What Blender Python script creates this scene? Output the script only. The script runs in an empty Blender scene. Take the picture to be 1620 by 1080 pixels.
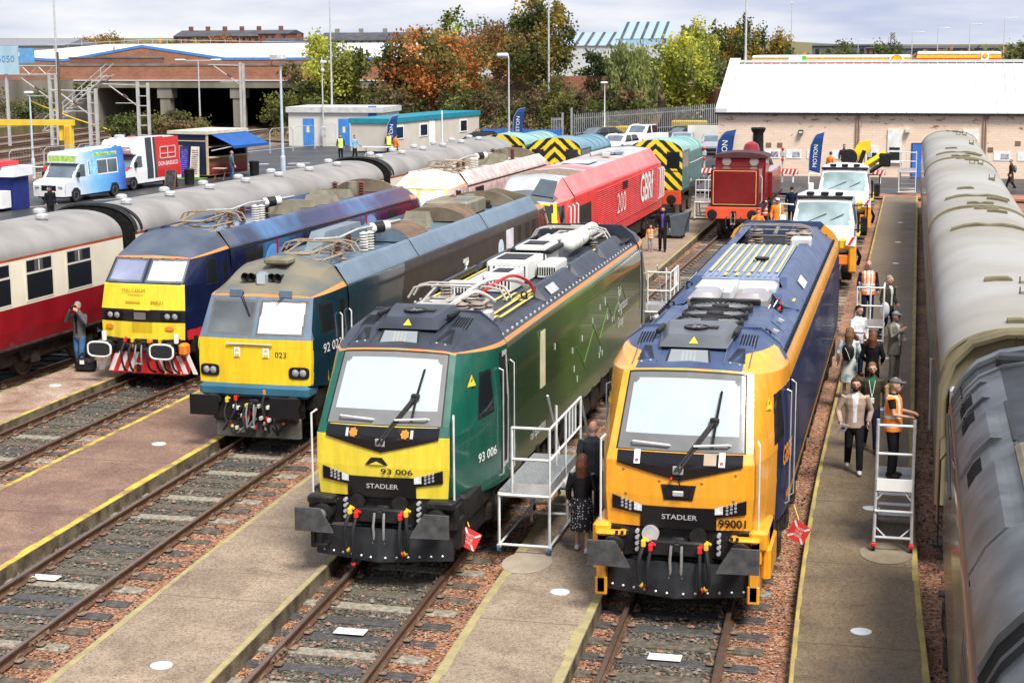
import bpy,math,random
import numpy as np
from math import sin,cos,pi,radians,sqrt,atan2
from mathutils import Vector,Matrix
random.seed(7)
S=bpy.context.scene
COL=S.collection
cam_d=bpy.data.cameras.new('camera');cam=bpy.data.objects.new('camera',cam_d);COL.objects.link(cam)
cam_d.sensor_width=36.0;cam_d.lens=36.0*2684/1620;cam_d.clip_end=6000;cam_d.clip_start=0.3
PITCH,YAW,ROLL=radians(9.93),radians(13.39),radians(-0.27)
fw=Vector((-sin(YAW)*cos(PITCH),cos(YAW)*cos(PITCH),-sin(PITCH)))
rt=Vector((cos(YAW),sin(YAW),0));up=rt.cross(fw)
rt2=rt*cos(ROLL)+up*sin(ROLL);up2=up*cos(ROLL)-rt*sin(ROLL)
M=Matrix((rt2,up2,-fw)).transposed().to_4x4();M.translation=Vector((0,0,8.25))
cam.matrix_world=M
S.camera=cam
SUN_EL,SUN_AZ=radians(57),radians(138)
W=bpy.data.worlds.new('World');S.world=W;W.use_nodes=True
nt=W.node_tree;nt.nodes.clear()
def N(t,nt=nt,**k):
 n=nt.nodes.new(t)
 for a,b in k.items():setattr(n,a,b)
 return n
wo=N('ShaderNodeOutputWorld');sky=N('ShaderNodeTexSky')
sky.sky_type='NISHITA';sky.sun_disc=False;sky.sun_elevation=SUN_EL;sky.sun_rotation=SUN_AZ;sky.dust_density=2.0
b1=N('ShaderNodeBackground');b1.inputs[1].default_value=0.10
nt.links.new(sky.outputs[0],b1.inputs[0])
tc=N('ShaderNodeTexCoord');mp=N('ShaderNodeMapping');mp.inputs['Scale'].default_value=(1.6,1.6,9)
nz=N('ShaderNodeTexNoise');nz.inputs['Scale'].default_value=2.2;nz.inputs['Detail'].default_value=6;nz.inputs['Roughness'].default_value=.55
cr=N('ShaderNodeValToRGB');cr.color_ramp.elements[0].position=.40;cr.color_ramp.elements[1].position=.64
cr.color_ramp.elements[0].color=(.46,.53,.76,1);cr.color_ramp.elements[1].color=(1.0,1.0,1.0,1)
b2=N('ShaderNodeBackground');b2.inputs[1].default_value=0.72
ms=N('ShaderNodeMixShader');ms.inputs[0].default_value=0.88
nt.links.new(tc.outputs['Generated'],mp.inputs[0]);nt.links.new(mp.outputs[0],nz.inputs[0])
nt.links.new(nz.outputs[0],cr.inputs[0]);nt.links.new(cr.outputs[0],b2.inputs[0])
nt.links.new(b1.outputs[0],ms.inputs[1]);nt.links.new(b2.outputs[0],ms.inputs[2]);nt.links.new(ms.outputs[0],wo.inputs[0])
sl=bpy.data.lights.new('sun','SUN');sl.energy=4.0;sl.angle=radians(20);sl.color=(1,.95,.88)
so=bpy.data.objects.new('sun',sl);COL.objects.link(so)
sd=Vector((sin(SUN_AZ)*cos(SUN_EL),cos(SUN_AZ)*cos(SUN_EL),sin(SUN_EL)))
so.rotation_euler=sd.to_track_quat('Z','Y').to_euler();so.location=(20,-20,60)
S.view_settings.view_transform='Standard';S.view_settings.look='None';S.view_settings.exposure=0.66;S.view_settings.gamma=1
S.render.film_transparent=False
try:
 S.cycles.max_bounces=6;S.cycles.diffuse_bounces=3;S.cycles.glossy_bounces=3;S.cycles.transmission_bounces=4;S.cycles.transparent_max_bounces=6
except Exception:pass
MATS={}
def mat(name,col,rough=.5,metal=0.0,var=0.12,scale=3.0,spec=None,bump=0.0,bscale=40.0,col2=None,streak=0.0,coat=0.0,detail=5.0,lo=.35,hi=.65,grime=0.0):
 """procedural paint: colour broken by object-space noise, optional dirt streaks and bump"""
 if name in MATS:return MATS[name]
 m=bpy.data.materials.new(name);m.use_nodes=True;t=m.node_tree;b=t.nodes['Principled BSDF']
 c=(*col,1)if len(col)==3 else col
 if spec is None:spec=.5 if rough<.3 or metal>.2 else(.28 if rough<.52 else.14)
 tcn=N('ShaderNodeTexCoord',t);n1=N('ShaderNodeTexNoise',t);n1.inputs['Scale'].default_value=scale;n1.inputs['Detail'].default_value=detail
 if streak:
  mpn=N('ShaderNodeMapping',t);mpn.inputs['Scale'].default_value=(1,1,1/(1+streak*8));t.links.new(tcn.outputs['Object'],mpn.inputs[0]);t.links.new(mpn.outputs[0],n1.inputs[0])
 else:t.links.new(tcn.outputs['Object'],n1.inputs[0])
 r=N('ShaderNodeValToRGB',t)
 r.color_ramp.elements[0].position=lo;r.color_ramp.elements[1].position=hi
 if col2 is None:
  r.color_ramp.elements[0].color=tuple(x*(1-var)for x in c[:3])+(1,);r.color_ramp.elements[1].color=tuple(min(1,x*(1+var))for x in c[:3])+(1,)
 else:
  r.color_ramp.elements[0].color=c;r.color_ramp.elements[1].color=(*col2,1)
 t.links.new(n1.outputs[0],r.inputs[0]);t.links.new(r.outputs[0],b.inputs['Base Color'])
 if grime:
  mg=N('ShaderNodeMapping',t);mg.inputs['Scale'].default_value=(5,5,.55);ng=N('ShaderNodeTexNoise',t);ng.inputs['Scale'].default_value=1.6;ng.inputs['Detail'].default_value=8;ng.inputs['Roughness'].default_value=.7;t.links.new(tcn.outputs['Object'],mg.inputs[0]);t.links.new(mg.outputs[0],ng.inputs[0])
  rg=N('ShaderNodeValToRGB',t);rg.color_ramp.elements[0].position=.42;rg.color_ramp.elements[0].color=(1,1,1,1);rg.color_ramp.elements[1].position=.72;rg.color_ramp.elements[1].color=(1-grime,1-grime*1.05,1-grime*1.1,1);t.links.new(ng.outputs[0],rg.inputs[0])
  mxg=N('ShaderNodeMix',t);mxg.data_type='RGBA';mxg.blend_type='MULTIPLY';mxg.inputs[0].default_value=1;t.links.new(r.outputs[0],mxg.inputs[6]);t.links.new(rg.outputs[0],mxg.inputs[7]);t.links.new(mxg.outputs[2],b.inputs['Base Color'])
 mr=N('ShaderNodeMapRange',t);mr.inputs[3].default_value=max(.03,rough-.08);mr.inputs[4].default_value=min(1,rough+.1)
 n2=N('ShaderNodeTexNoise',t);n2.inputs['Scale'].default_value=scale*2.3;t.links.new(tcn.outputs['Object'],n2.inputs[0]);t.links.new(n2.outputs[0],mr.inputs[0]);t.links.new(mr.outputs[0],b.inputs['Roughness'])
 b.inputs['Metallic'].default_value=metal;b.inputs['Specular IOR Level'].default_value=spec
 if coat:b.inputs['Coat Weight'].default_value=coat;b.inputs['Coat Roughness'].default_value=.06
 if bump:
  n3=N('ShaderNodeTexNoise',t);n3.inputs['Scale'].default_value=bscale;n3.inputs['Detail'].default_value=4;t.links.new(tcn.outputs['Object'],n3.inputs[0])
  bp=N('ShaderNodeBump',t);bp.inputs['Strength'].default_value=bump;bp.inputs['Distance'].default_value=.03;t.links.new(n3.outputs[0],bp.inputs['Height']);t.links.new(bp.outputs[0],b.inputs['Normal'])
 MATS[name]=m;return m
def emat(name,col,s):
 if name in MATS:return MATS[name]
 m=bpy.data.materials.new(name);m.use_nodes=True;b=m.node_tree.nodes['Principled BSDF']
 b.inputs['Base Color'].default_value=(*col,1);b.inputs['Emission Color'].default_value=(*col,1);b.inputs['Emission Strength'].default_value=s
 MATS[name]=m;return m
def brick(name,c1,c2,mo,scale=1.0,bw=.225,bh=.075,ms=.01,stain=None):
 if name in MATS:return MATS[name]
 m=bpy.data.materials.new(name);m.use_nodes=True;t=m.node_tree;b=t.nodes['Principled BSDF']
 tcn=N('ShaderNodeTexCoord',t);sx=N('ShaderNodeSeparateXYZ',t);cx=N('ShaderNodeCombineXYZ',t);ad=N('ShaderNodeMath',t);ad.operation='ADD'
 t.links.new(tcn.outputs['Object'],sx.inputs[0]);t.links.new(sx.outputs[0],ad.inputs[0]);t.links.new(sx.outputs[1],ad.inputs[1]);t.links.new(ad.outputs[0],cx.inputs[0]);t.links.new(sx.outputs[2],cx.inputs[1])
 k=N('ShaderNodeTexBrick',t);k.inputs['Color1'].default_value=(*c1,1);k.inputs['Color2'].default_value=(*c2,1);k.inputs['Mortar'].default_value=(*mo,1)
 k.inputs['Scale'].default_value=scale;k.inputs['Mortar Size'].default_value=ms;k.inputs['Brick Width'].default_value=bw;k.inputs['Row Height'].default_value=bh
 t.links.new(cx.outputs[0],k.inputs[0]);out=k.outputs[0]
 n=N('ShaderNodeTexNoise',t);n.inputs['Scale'].default_value=.6;n.inputs['Detail'].default_value=8;t.links.new(tcn.outputs['Object'],n.inputs[0])
 mx=N('ShaderNodeMix',t);mx.data_type='RGBA';mx.blend_type='MULTIPLY';mx.inputs[0].default_value=.6
 r=N('ShaderNodeValToRGB',t);r.color_ramp.elements[0].position=.3;r.color_ramp.elements[0].color=(.5,.5,.5,1);r.color_ramp.elements[1].position=.7
 t.links.new(n.outputs[0],r.inputs[0]);t.links.new(out,mx.inputs[6]);t.links.new(r.outputs[0],mx.inputs[7]);out=mx.outputs[2]
 t.links.new(out,b.inputs['Base Color']);b.inputs['Roughness'].default_value=.9
 MATS[name]=m;return m
SPLIT=set('window windscreen windscreen_grey cab_window cab_door side_grille roof_grille roof_hatch front_mask headlight_pod insulator lifting_eye roof_vent horn bolt underfloor_box window_frame lamp_bracket wiper_box front_band side_door radiator_grille handrail wheelset equipment_box roof_cover air_tank vent_louvres marker_light gangway pier louvre poster leg wheel canopy_post hatch door awning_arm mirror light roof_box chimney walkway_stripe livery_fleck livery_lines buffer roof_end_band roof_bulkhead end_wall livery_panel fan_rail cable_tray side_artwork valance_stripe side_rib nameplate_edge rivet wheel_arch stripe grille crane_drum exhaust_cowl serving_window vent_grille post downpipe front_step roof_rib flight arm roof_seam trunk_ lattice_ busbar panel_ coupling_ vent lamp emblem_ pane notice badge counter_ frame_ antenna roof_band lining bunker_rail hood_rib'.split())
class MB:
 def __init__(s):s.v=[];s.f=[];s.m=[];s.mats=[];s.key={}
 def mi(s,m):
  if m not in s.mats:s.mats.append(m)
  return s.mats.index(m)
 def wv(s,p):
  k=(round(p[0]*1500),round(p[1]*1500),round(p[2]*1500));i=s.key.get(k)
  if i is None:i=len(s.v);s.v.append((p[0],p[1],p[2]));s.key[k]=i
  return i
 def face(s,pts,m,weld=False):
  if weld:
   idx=[]
   for p in pts:
    i=s.wv(p)
    if i not in idx:idx.append(i)
   if len(idx)<3:return
  else:
   idx=list(range(len(s.v),len(s.v)+len(pts)));s.v.extend(tuple(p)for p in pts)
  s.f.append(idx);s.m.append(s.mi(m))
 def raw(s,vs,fs,m):
  o=len(s.v);s.v.extend(tuple(v)for v in vs);k=s.mi(m)
  for f in fs:s.f.append([o+i for i in f]);s.m.append(k)
 def box(s,c,d,m,R=None,taper=1.0):
  x,y,z=d[0]/2,d[1]/2,d[2]/2;vs=[]
  for k in(-1,1):
   q=taper if k==1 else 1.0
   for a,b in((-1,-1),(1,-1),(1,1),(-1,1)):
    p=Vector((a*x*q,b*y*q,k*z))
    if R is not None:p=R@p
    vs.append((p[0]+c[0],p[1]+c[1],p[2]+c[2]))
  s.raw(vs,[(3,2,1,0),(4,5,6,7),(0,1,5,4),(1,2,6,5),(2,3,7,6),(3,0,4,7)],m);return s
 def bx(s,x0,x1,y0,y1,z0,z1,m):return s.box(((x0+x1)/2,(y0+y1)/2,(z0+z1)/2),(abs(x1-x0),abs(y1-y0),abs(z1-z0)),m)
 def bbox(s,x0,x1,y0,y1,z0,z1,m,b=.02):
  """box with chamfered edges"""
  X=(x0+x1)/2;Y=(y0+y1)/2;Z=(z0+z1)/2;hx,hy,hz=(x1-x0)/2,(y1-y0)/2,(z1-z0)/2;b=min(b,hx*.9,hy*.9,hz*.9)
  ring=[(-hx+b,-hy),(hx-b,-hy),(hx,-hy+b),(hx,hy-b),(hx-b,hy),(-hx+b,hy),(-hx,hy-b),(-hx,-hy+b)]
  def sc(r,q,z):
   return[(X+a*(hx-q)/hx,Y+c*(hy-q)/hy,Z+z)for a,c in r]
  L=sc(ring,b,-hz)+sc(ring,0,-hz+b)+sc(ring,0,hz-b)+sc(ring,b,hz);fs=[tuple(range(7,-1,-1)),tuple(range(24,32))]
  for k in range(3):
   for i in range(8):j=(i+1)%8;fs.append((k*8+i,k*8+j,k*8+8+j,k*8+8+i))
  s.raw(L,fs,m);return s
 def frame(s,d):
  d=Vector(d).normalized();a=Vector((0,0,1))if abs(d.z)<.9 else Vector((1,0,0));u=d.cross(a).normalized();return u,d.cross(u)
 def cyl(s,p0,p1,r0,m,r1=None,n=12,cap=True):
  r1=r0 if r1 is None else r1;p0=Vector(p0);p1=Vector(p1);u,w=s.frame(p1-p0);vs=[]
  for p,r in((p0,r0),(p1,r1)):
   for i in range(n):a=2*pi*i/n;vs.append(p+u*(r*cos(a))+w*(r*sin(a)))
  fs=[(i,(i+1)%n,n+(i+1)%n,n+i)for i in range(n)]
  if cap:fs+=[tuple(range(n-1,-1,-1)),tuple(range(n,2*n))]
  s.raw(vs,fs,m);return s
 def tube(s,pts,r,m,n=6,cap=True):
  pts=[Vector(p)for p in pts];vs=[];K=len(pts);rr=r if isinstance(r,(list,tuple))else[r]*K
  u=None
  for i,p in enumerate(pts):
   d=(pts[min(i+1,K-1)]-pts[max(i-1,0)]).normalized()
   if u is None:u,w=s.frame(d)
   else:
    u=(u-d*u.dot(d)).normalized();w=d.cross(u)
   for j in range(n):a=2*pi*j/n;vs.append(p+u*(rr[i]*cos(a))+w*(rr[i]*sin(a)))
  fs=[(i*n+j,i*n+(j+1)%n,(i+1)*n+(j+1)%n,(i+1)*n+j)for i in range(K-1)for j in range(n)]
  if cap:fs+=[tuple(range(n-1,-1,-1)),tuple((K-1)*n+j for j in range(n))]
  s.raw(vs,fs,m);return s
 def lathe(s,prof,m,c=(0,0,0),axis='z',n=16):
  vs=[]
  for r,h in prof:
   for i in range(n):
    a=2*pi*i/n;x,y=r*cos(a),r*sin(a)
    p=(x,y,h)if axis=='z' else((x,h,y)if axis=='y' else(h,x,y));vs.append((p[0]+c[0],p[1]+c[1],p[2]+c[2]))
  K=len(prof);fs=[(i*n+j,i*n+(j+1)%n,(i+1)*n+(j+1)%n,(i+1)*n+j)for i in range(K-1)for j in range(n)]
  fs+=[tuple(range(n-1,-1,-1)),tuple((K-1)*n+j for j in range(n))]
  s.raw(vs,fs,m);return s
 def sph(s,c,r,m,n=12,k=8,sq=(1,1,1)):
  prof=[(max(1e-3,r*sin(pi*i/k)),-r*cos(pi*i/k))for i in range(k+1)];o=len(s.v);s.lathe(prof,m,n=n)
  for i in range(o,len(s.v)):p=s.v[i];s.v[i]=(p[0]*sq[0]+c[0],p[1]*sq[1]+c[1],p[2]*sq[2]+c[2])
  return s
 def prism(s,poly,m,axis,a,b):
  """polygon in the plane normal to axis, extruded from a to b"""
  def P(q,h):return(h,q[0],q[1])if axis=='x' else((q[0],h,q[1])if axis=='y' else(q[0],q[1],h))
  n=len(poly);s.raw([P(q,a)for q in poly]+[P(q,b)for q in poly],[tuple(range(n-1,-1,-1)),tuple(range(n,2*n))]+[(i,(i+1)%n,n+(i+1)%n,n+i)for i in range(n)],m);return s
 def add(s,o,T=None):
  off=len(s.v);s.v.extend(tuple(T@Vector(v))if T is not None else v for v in o.v);mm=[s.mi(x)for x in o.mats]
  for f,k in zip(o.f,o.m):s.f.append([i+off for i in f]);s.m.append(mm[k])
  return s
 def pieces(s):
  par=list(range(len(s.v)))
  def fd(a):
   while par[a]!=a:par[a]=par[par[a]];a=par[a]
   return a
  for f in s.f:
   for i in f[1:]:par[fd(i)]=fd(f[0])
  gr={}
  for k,f in enumerate(s.f):gr.setdefault(fd(f[0]),[]).append(k)
  L=[]
  for fs in gr.values():
   vs=[s.v[i]for k in fs for i in s.f[k]];L.append([[min(v[c]for v in vs)-.006 for c in range(3)],[max(v[c]for v in vs)+.006 for c in range(3)],fs])
  if len(L)<900:
   ch=True
   while ch:
    ch=False;out=[]
    for p in L:
     for q in out:
      if all(p[0][c]<=q[1][c]and q[0][c]<=p[1][c]for c in range(3)):
       q[0]=[min(a,b)for a,b in zip(p[0],q[0])];q[1]=[max(a,b)for a,b in zip(p[1],q[1])];q[2]=q[2]+p[2];ch=True;break
     else:out.append(p)
    L=out
  return[p[2]for p in L]
 def build(s,name,parent=None,smooth=35,loc=None,rz=0):
  if parent is not None and name in SPLIT and s.f:
   P=s.pieces()
   if 1<len(P)<=90:
    o=None
    for fs in P:
     b=MB();mp_={}
     for k in fs:
      idx=[]
      for i in s.f[k]:
       if i not in mp_:mp_[i]=len(b.v);b.v.append(s.v[i])
       idx.append(mp_[i])
      b.f.append(idx);b.m.append(b.mi(s.mats[s.m[k]]))
     q=b.build_one(name,parent,smooth,loc,rz);o=o or q
    return o
  return s.build_one(name,parent,smooth,loc,rz)
 def build_one(s,name,parent=None,smooth=35,loc=None,rz=0):
  me=bpy.data.meshes.new(name);me.from_pydata(s.v,[],s.f);me.update()
  for m in s.mats:me.materials.append(m)
  me.polygons.foreach_set('material_index',s.m)
  if smooth:
   me.shade_smooth();me.set_sharp_from_angle(angle=radians(smooth))
  o=bpy.data.objects.new(name,me);COL.objects.link(o)
  if parent is not None:o.parent=parent
  if loc is not None:o.location=loc
  if rz:o.rotation_euler.z=rz
  return o
def tag(o,label=None,cat=None,group=None,kind=None):
 if label:o['label']=label
 if cat:o['category']=cat
 if group:o['group']=group
 if kind:o['kind']=kind
 return o
def thing(name,label,cat,loc=(0,0,0),rz=0,group=None):
 o=bpy.data.objects.new(name,None);COL.objects.link(o);o.location=loc;o.rotation_euler=(0,0,rz);o.empty_display_size=.1
 return tag(o,label,cat,group)
def struct(o):o['kind']='structure';return o
def copy_tree(o,parent=None):
 c=o.copy();COL.objects.link(c)
 if parent is not None:c.parent=parent
 for ch in list(o.children):copy_tree(ch,c)
 return c
def text_mb(txt,h,m,ox=(1,0,0),oy=(0,0,1),org=(0,0,0),width=None,align='CENTER',bold=0.0,ext=.002,squash=1.0):
 """lettering as a thin mesh laid in the plane spanned by ox, oy"""
 cu=bpy.data.curves.new('t','FONT');cu.body=txt;cu.size=1;cu.align_x=align;cu.align_y='CENTER';cu.offset=bold;cu.extrude=0.0;cu.resolution_u=3
 ob=bpy.data.objects.new('t',cu);COL.objects.link(ob);dg=bpy.context.evaluated_depsgraph_get();dg.update()
 me=bpy.data.meshes.new_from_object(ob.evaluated_get(dg));k=h/.72
 mb=MB();X=Vector(ox).normalized();Y=Vector(oy).normalized();O=Vector(org)
 xs=[v.co.x for v in me.vertices]or[0];w=(max(xs)-min(xs))*k;kx=k*squash if width is None else k*width/max(w,1e-6)
 Z=X.cross(Y)
 vs=[O+X*(v.co.x*kx)+Y*(v.co.y*k)+Z*ext for v in me.vertices]
 mb.raw(vs,[tuple(p.vertices)for p in me.polygons],m)
 bpy.data.objects.remove(ob);bpy.data.curves.remove(cu);bpy.data.meshes.remove(me)
 return mb
def surf(parts,P,us,vs,cls):
 """grid over a surface; cls(u, v, point) -> (part name, material) or None for a hole"""
 pts=[[P(u,v)for v in vs]for u in us]
 for i in range(len(us)-1):
  for j in range(len(vs)-1):
   u=(us[i]+us[i+1])/2;v=(vs[j]+vs[j+1])/2;q=[pts[i][j],pts[i+1][j],pts[i+1][j+1],pts[i][j+1]]
   c=tuple(sum(p[k]for p in q)/4 for k in range(3));r=cls(u,v,c)
   if r is None:continue
   parts.setdefault(r[0],MB()).face(q,r[1],weld=True)
def lin(a,b,n):return[a+(b-a)*i/n for i in range(n+1)]
def inpoly(x,y,P):
 c=False;n=len(P);j=n-1
 for i in range(n):
  if(P[i][1]>y)!=(P[j][1]>y)and x<(P[j][0]-P[i][0])*(y-P[i][1])/(P[j][1]-P[i][1])+P[i][0]:c=not c
  j=i
 return c
def curve_x(y):return.001539*max(34.7-y,0)**2
def sub(pts,d):
 """resample a polyline so no piece is longer than d"""
 out=[pts[0]]
 for a,b in zip(pts,pts[1:]):
  L=sqrt(sum((p-q)**2 for p,q in zip(a,b)));n=max(1,int(math.ceil(L/d)))
  for i in range(1,n+1):out.append(tuple(p+(q-p)*i/n for p,q in zip(a,b)))
 return out
def ballast_mat(name,ca,cb,cc,scale):
 m=bpy.data.materials.new(name);m.use_nodes=True;t=m.node_tree;b=t.nodes['Principled BSDF']
 tcn=N('ShaderNodeTexCoord',t);v=N('ShaderNodeTexVoronoi',t);v.inputs['Scale'].default_value=scale;t.links.new(tcn.outputs['Object'],v.inputs[0])
 sp=N('ShaderNodeSeparateColor',t);t.links.new(v.outputs['Color'],sp.inputs[0])
 r=N('ShaderNodeValToRGB',t);e=r.color_ramp.elements;e[0].color=(*ca,1);e[1].color=(*cc,1);e[1].position=.95;x=e.new(.5);x.color=(*cb,1)
 n=N('ShaderNodeTexNoise',t);n.inputs['Scale'].default_value=.7;n.inputs['Detail'].default_value=6;t.links.new(tcn.outputs['Object'],n.inputs[0])
 r2=N('ShaderNodeValToRGB',t);r2.color_ramp.elements[0].position=.35;r2.color_ramp.elements[0].color=(.42,.4,.38,1);r2.color_ramp.elements[1].position=.65;r2.color_ramp.elements[1].color=(1,1,1,1);t.links.new(n.outputs[0],r2.inputs[0])
 mx=N('ShaderNodeMix',t);mx.data_type='RGBA';mx.blend_type='MULTIPLY';mx.inputs[0].default_value=.8
 t.links.new(sp.outputs[0],r.inputs[0]);t.links.new(r.outputs[0],mx.inputs[6]);t.links.new(r2.outputs[0],mx.inputs[7]);t.links.new(mx.outputs[2],b.inputs['Base Color'])
 bp=N('ShaderNodeBump',t);bp.inputs['Strength'].default_value=1;bp.inputs['Distance'].default_value=.03;t.links.new(v.outputs['Distance'],bp.inputs['Height']);t.links.new(bp.outputs[0],b.inputs['Normal'])
 b.inputs['Roughness'].default_value=.8;MATS[name]=m;return m
m_bal_r=ballast_mat('ballast_red',(.12,.055,.033),(.34,.14,.072),(.46,.30,.18),24)
m_bal_g=ballast_mat('ballast_grey',(.045,.039,.03),(.11,.095,.072),(.25,.21,.155),22)
def asphalt(name,c,wet):
 m=mat(name,c,.45 if wet else.85,var=.0,scale=.25,col2=tuple(x*1.9 for x in c),bump=.25,bscale=60,detail=8);return m
m_asph=asphalt('wet_asphalt',(.030,.031,.032),True)
m_grass=mat('rough_grass',(.09,.10,.04),.95,scale=.8,col2=(.19,.15,.08),bump=.6,bscale=12)
m_rail=mat('rusty_rail',(.10,.058,.040),.55,.3,scale=9,col2=(.16,.085,.05),spec=.4)
m_railtop=mat('rail_head',(.20,.165,.145),.35,.75,scale=6,col2=(.30,.20,.14),streak=1)
m_sl=[mat('sleeper_dark',(.045,.043,.045),.5,scale=8,col2=(.09,.085,.08),bump=.5,bscale=25),mat('sleeper_grey',(.15,.135,.105),.85,scale=9,col2=(.33,.30,.24),bump=.6,bscale=25),mat('sleeper_brown',(.07,.055,.042),.8,scale=8,col2=(.14,.125,.10),bump=.6,bscale=25)]
m_chair=mat('rusty_chair',(.13,.075,.05),.8,.2,scale=14,col2=(.26,.19,.13))
def plat_mat(name,c1,c2,rough):
 m=bpy.data.materials.new(name);m.use_nodes=True;t=m.node_tree;b=t.nodes['Principled BSDF']
 tcn=N('ShaderNodeTexCoord',t)
 n=N('ShaderNodeTexNoise',t);n.inputs['Scale'].default_value=.9;n.inputs['Detail'].default_value=9;n.inputs['Roughness'].default_value=.65;n.inputs['Distortion'].default_value=.6;t.links.new(tcn.outputs['Object'],n.inputs[0])
 r=N('ShaderNodeValToRGB',t);r.color_ramp.elements[0].position=.34;r.color_ramp.elements[0].color=(*c1,1);r.color_ramp.elements[1].position=.68;r.color_ramp.elements[1].color=(*c2,1);t.links.new(n.outputs[0],r.inputs[0])
 s=N('ShaderNodeTexVoronoi',t);s.inputs['Scale'].default_value=38;t.links.new(tcn.outputs['Object'],s.inputs[0]);sp=N('ShaderNodeSeparateColor',t);t.links.new(s.outputs['Color'],sp.inputs[0])
 r2=N('ShaderNodeValToRGB',t);r2.color_ramp.elements[0].color=(.5,.48,.46,1);r2.color_ramp.elements[1].color=(1.15,1.12,1.1,1);r2.color_ramp.elements[0].position=.05;r2.color_ramp.elements[1].position=.6;t.links.new(sp.outputs[0],r2.inputs[0])
 mx=N('ShaderNodeMix',t);mx.data_type='RGBA';mx.blend_type='MULTIPLY';mx.inputs[0].default_value=.75;t.links.new(r.outputs[0],mx.inputs[6]);t.links.new(r2.outputs[0],mx.inputs[7])
 sx=N('ShaderNodeSeparateXYZ',t);t.links.new(tcn.outputs['Object'],sx.inputs[0]);w=N('ShaderNodeMath',t);w.operation='PINGPONG';w.inputs[1].default_value=1.9;t.links.new(sx.outputs[1],w.inputs[0])
 lt=N('ShaderNodeMath',t);lt.operation='LESS_THAN';lt.inputs[1].default_value=.018;t.links.new(w.outputs[0],lt.inputs[0])
 nw=N('ShaderNodeTexNoise',t);nw.inputs['Scale'].default_value=1.4;nw.inputs['Detail'].default_value=5;t.links.new(tcn.outputs['Object'],nw.inputs[0]);mw=N('ShaderNodeMix',t);mw.data_type='RGBA';mw.blend_type='ADD';mw.inputs[0].default_value=.5;t.links.new(tcn.outputs['Object'],mw.inputs[6]);t.links.new(nw.outputs['Color'],mw.inputs[7])
 cv=N('ShaderNodeTexVoronoi',t);cv.feature='DISTANCE_TO_EDGE';cv.inputs['Scale'].default_value=.42;t.links.new(mw.outputs[2],cv.inputs[0]);cl=N('ShaderNodeMath',t);cl.operation='LESS_THAN';cl.inputs[1].default_value=.0016;t.links.new(cv.outputs['Distance'],cl.inputs[0])
 ns=N('ShaderNodeTexNoise',t);ns.inputs['Scale'].default_value=.55;ns.inputs['Detail'].default_value=10;ns.inputs['Roughness'].default_value=.7;ns.inputs['Distortion'].default_value=1.2;t.links.new(tcn.outputs['Object'],ns.inputs[0]);rs=N('ShaderNodeValToRGB',t);rs.color_ramp.elements[0].position=.55;rs.color_ramp.elements[0].color=(1,1,1,1);rs.color_ramp.elements[1].position=.70;rs.color_ramp.elements[1].color=(.70,.66,.63,1);t.links.new(ns.outputs[0],rs.inputs[0])
 m3=N('ShaderNodeMix',t);m3.data_type='RGBA';m3.blend_type='MULTIPLY';m3.inputs[0].default_value=1;t.links.new(mx.outputs[2],m3.inputs[6]);t.links.new(rs.outputs[0],m3.inputs[7]);m4=N('ShaderNodeMix',t);m4.data_type='RGBA';m4.inputs[7].default_value=tuple(x*.8 for x in c1)+(1,);t.links.new(cl.outputs[0],m4.inputs[0]);t.links.new(m3.outputs[2],m4.inputs[6]);mx=m4
 m2=N('ShaderNodeMix',t);m2.data_type='RGBA';t.links.new(lt.outputs[0],m2.inputs[0]);t.links.new(mx.outputs[2],m2.inputs[6]);m2.inputs[7].default_value=tuple(x*.75 for x in c1)+(1,)
 t.links.new(m2.outputs[2],b.inputs['Base Color'])
 mr=N('ShaderNodeMapRange',t);mr.inputs[1].default_value=.35;mr.inputs[2].default_value=.65;mr.inputs[3].default_value=rough;mr.inputs[4].default_value=min(1,rough+.3);t.links.new(n.outputs[0],mr.inputs[0]);t.links.new(mr.outputs[0],b.inputs['Roughness'])
 bp=N('ShaderNodeBump',t);bp.inputs['Strength'].default_value=.35;bp.inputs['Distance'].default_value=.01;t.links.new(s.outputs['Distance'],bp.inputs['Height']);t.links.new(bp.outputs[0],b.inputs['Normal'])
 MATS[name]=m;return m
m_p={'AB':plat_mat('slab_pale_red',(.20,.10,.065),(.42,.34,.27),.6),'BC':plat_mat('slab_red_brown',(.145,.08,.055),(.255,.16,.112),.5),'CD':plat_mat('slab_buff',(.20,.15,.105),(.32,.25,.18),.75),'DE':plat_mat('slab_buff2',(.20,.152,.108),(.32,.255,.185),.8),'EF':plat_mat('slab_wet_brown',(.115,.082,.046),(.20,.152,.092),.55)}
m_pside=mat('slab_side',(.07,.055,.04),.9,scale=3,col2=(.20,.17,.11),bump=.5)
m_yel=mat('worn_yellow_line',(.56,.42,.06),.75,scale=2.6,col2=(.25,.18,.08),detail=11,lo=.42,hi=.62)
m_yelf=mat('faded_yellow_line',(.36,.31,.14),.8,scale=5,col2=(.27,.23,.13),detail=9)
m_yelw=mat('worn_edge_line',(.46,.36,.09),.8,scale=1.6,col2=(.24,.185,.09),detail=10,lo=.3,hi=.7)
m_white=mat('white_paint',(.80,.80,.78),.5,scale=3,var=.05)
g=MB();g.face([(-3000,-60,-.27),(3000,-60,-.27),(3000,4500,-.27),(-3000,4500,-.27)],m_grass);struct(g.build('ground',smooth=0))
g=MB();g.face([(-27,-30,-.19),(9,-30,-.19),(9,104,-.19),(-27,104,-.19)],m_bal_r);struct(g.build('trackbed',smooth=0))
g=MB();g.face([(-180,40,-.23),(-27,40,-.23),(-49,180,-.23),(-180,180,-.23)],mat('main_line_ballast',(.12,.095,.075),.95,scale=.9,col2=(.24,.17,.12),bump=.8,bscale=14));struct(g.build('main_line_trackbed',smooth=0))
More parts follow.
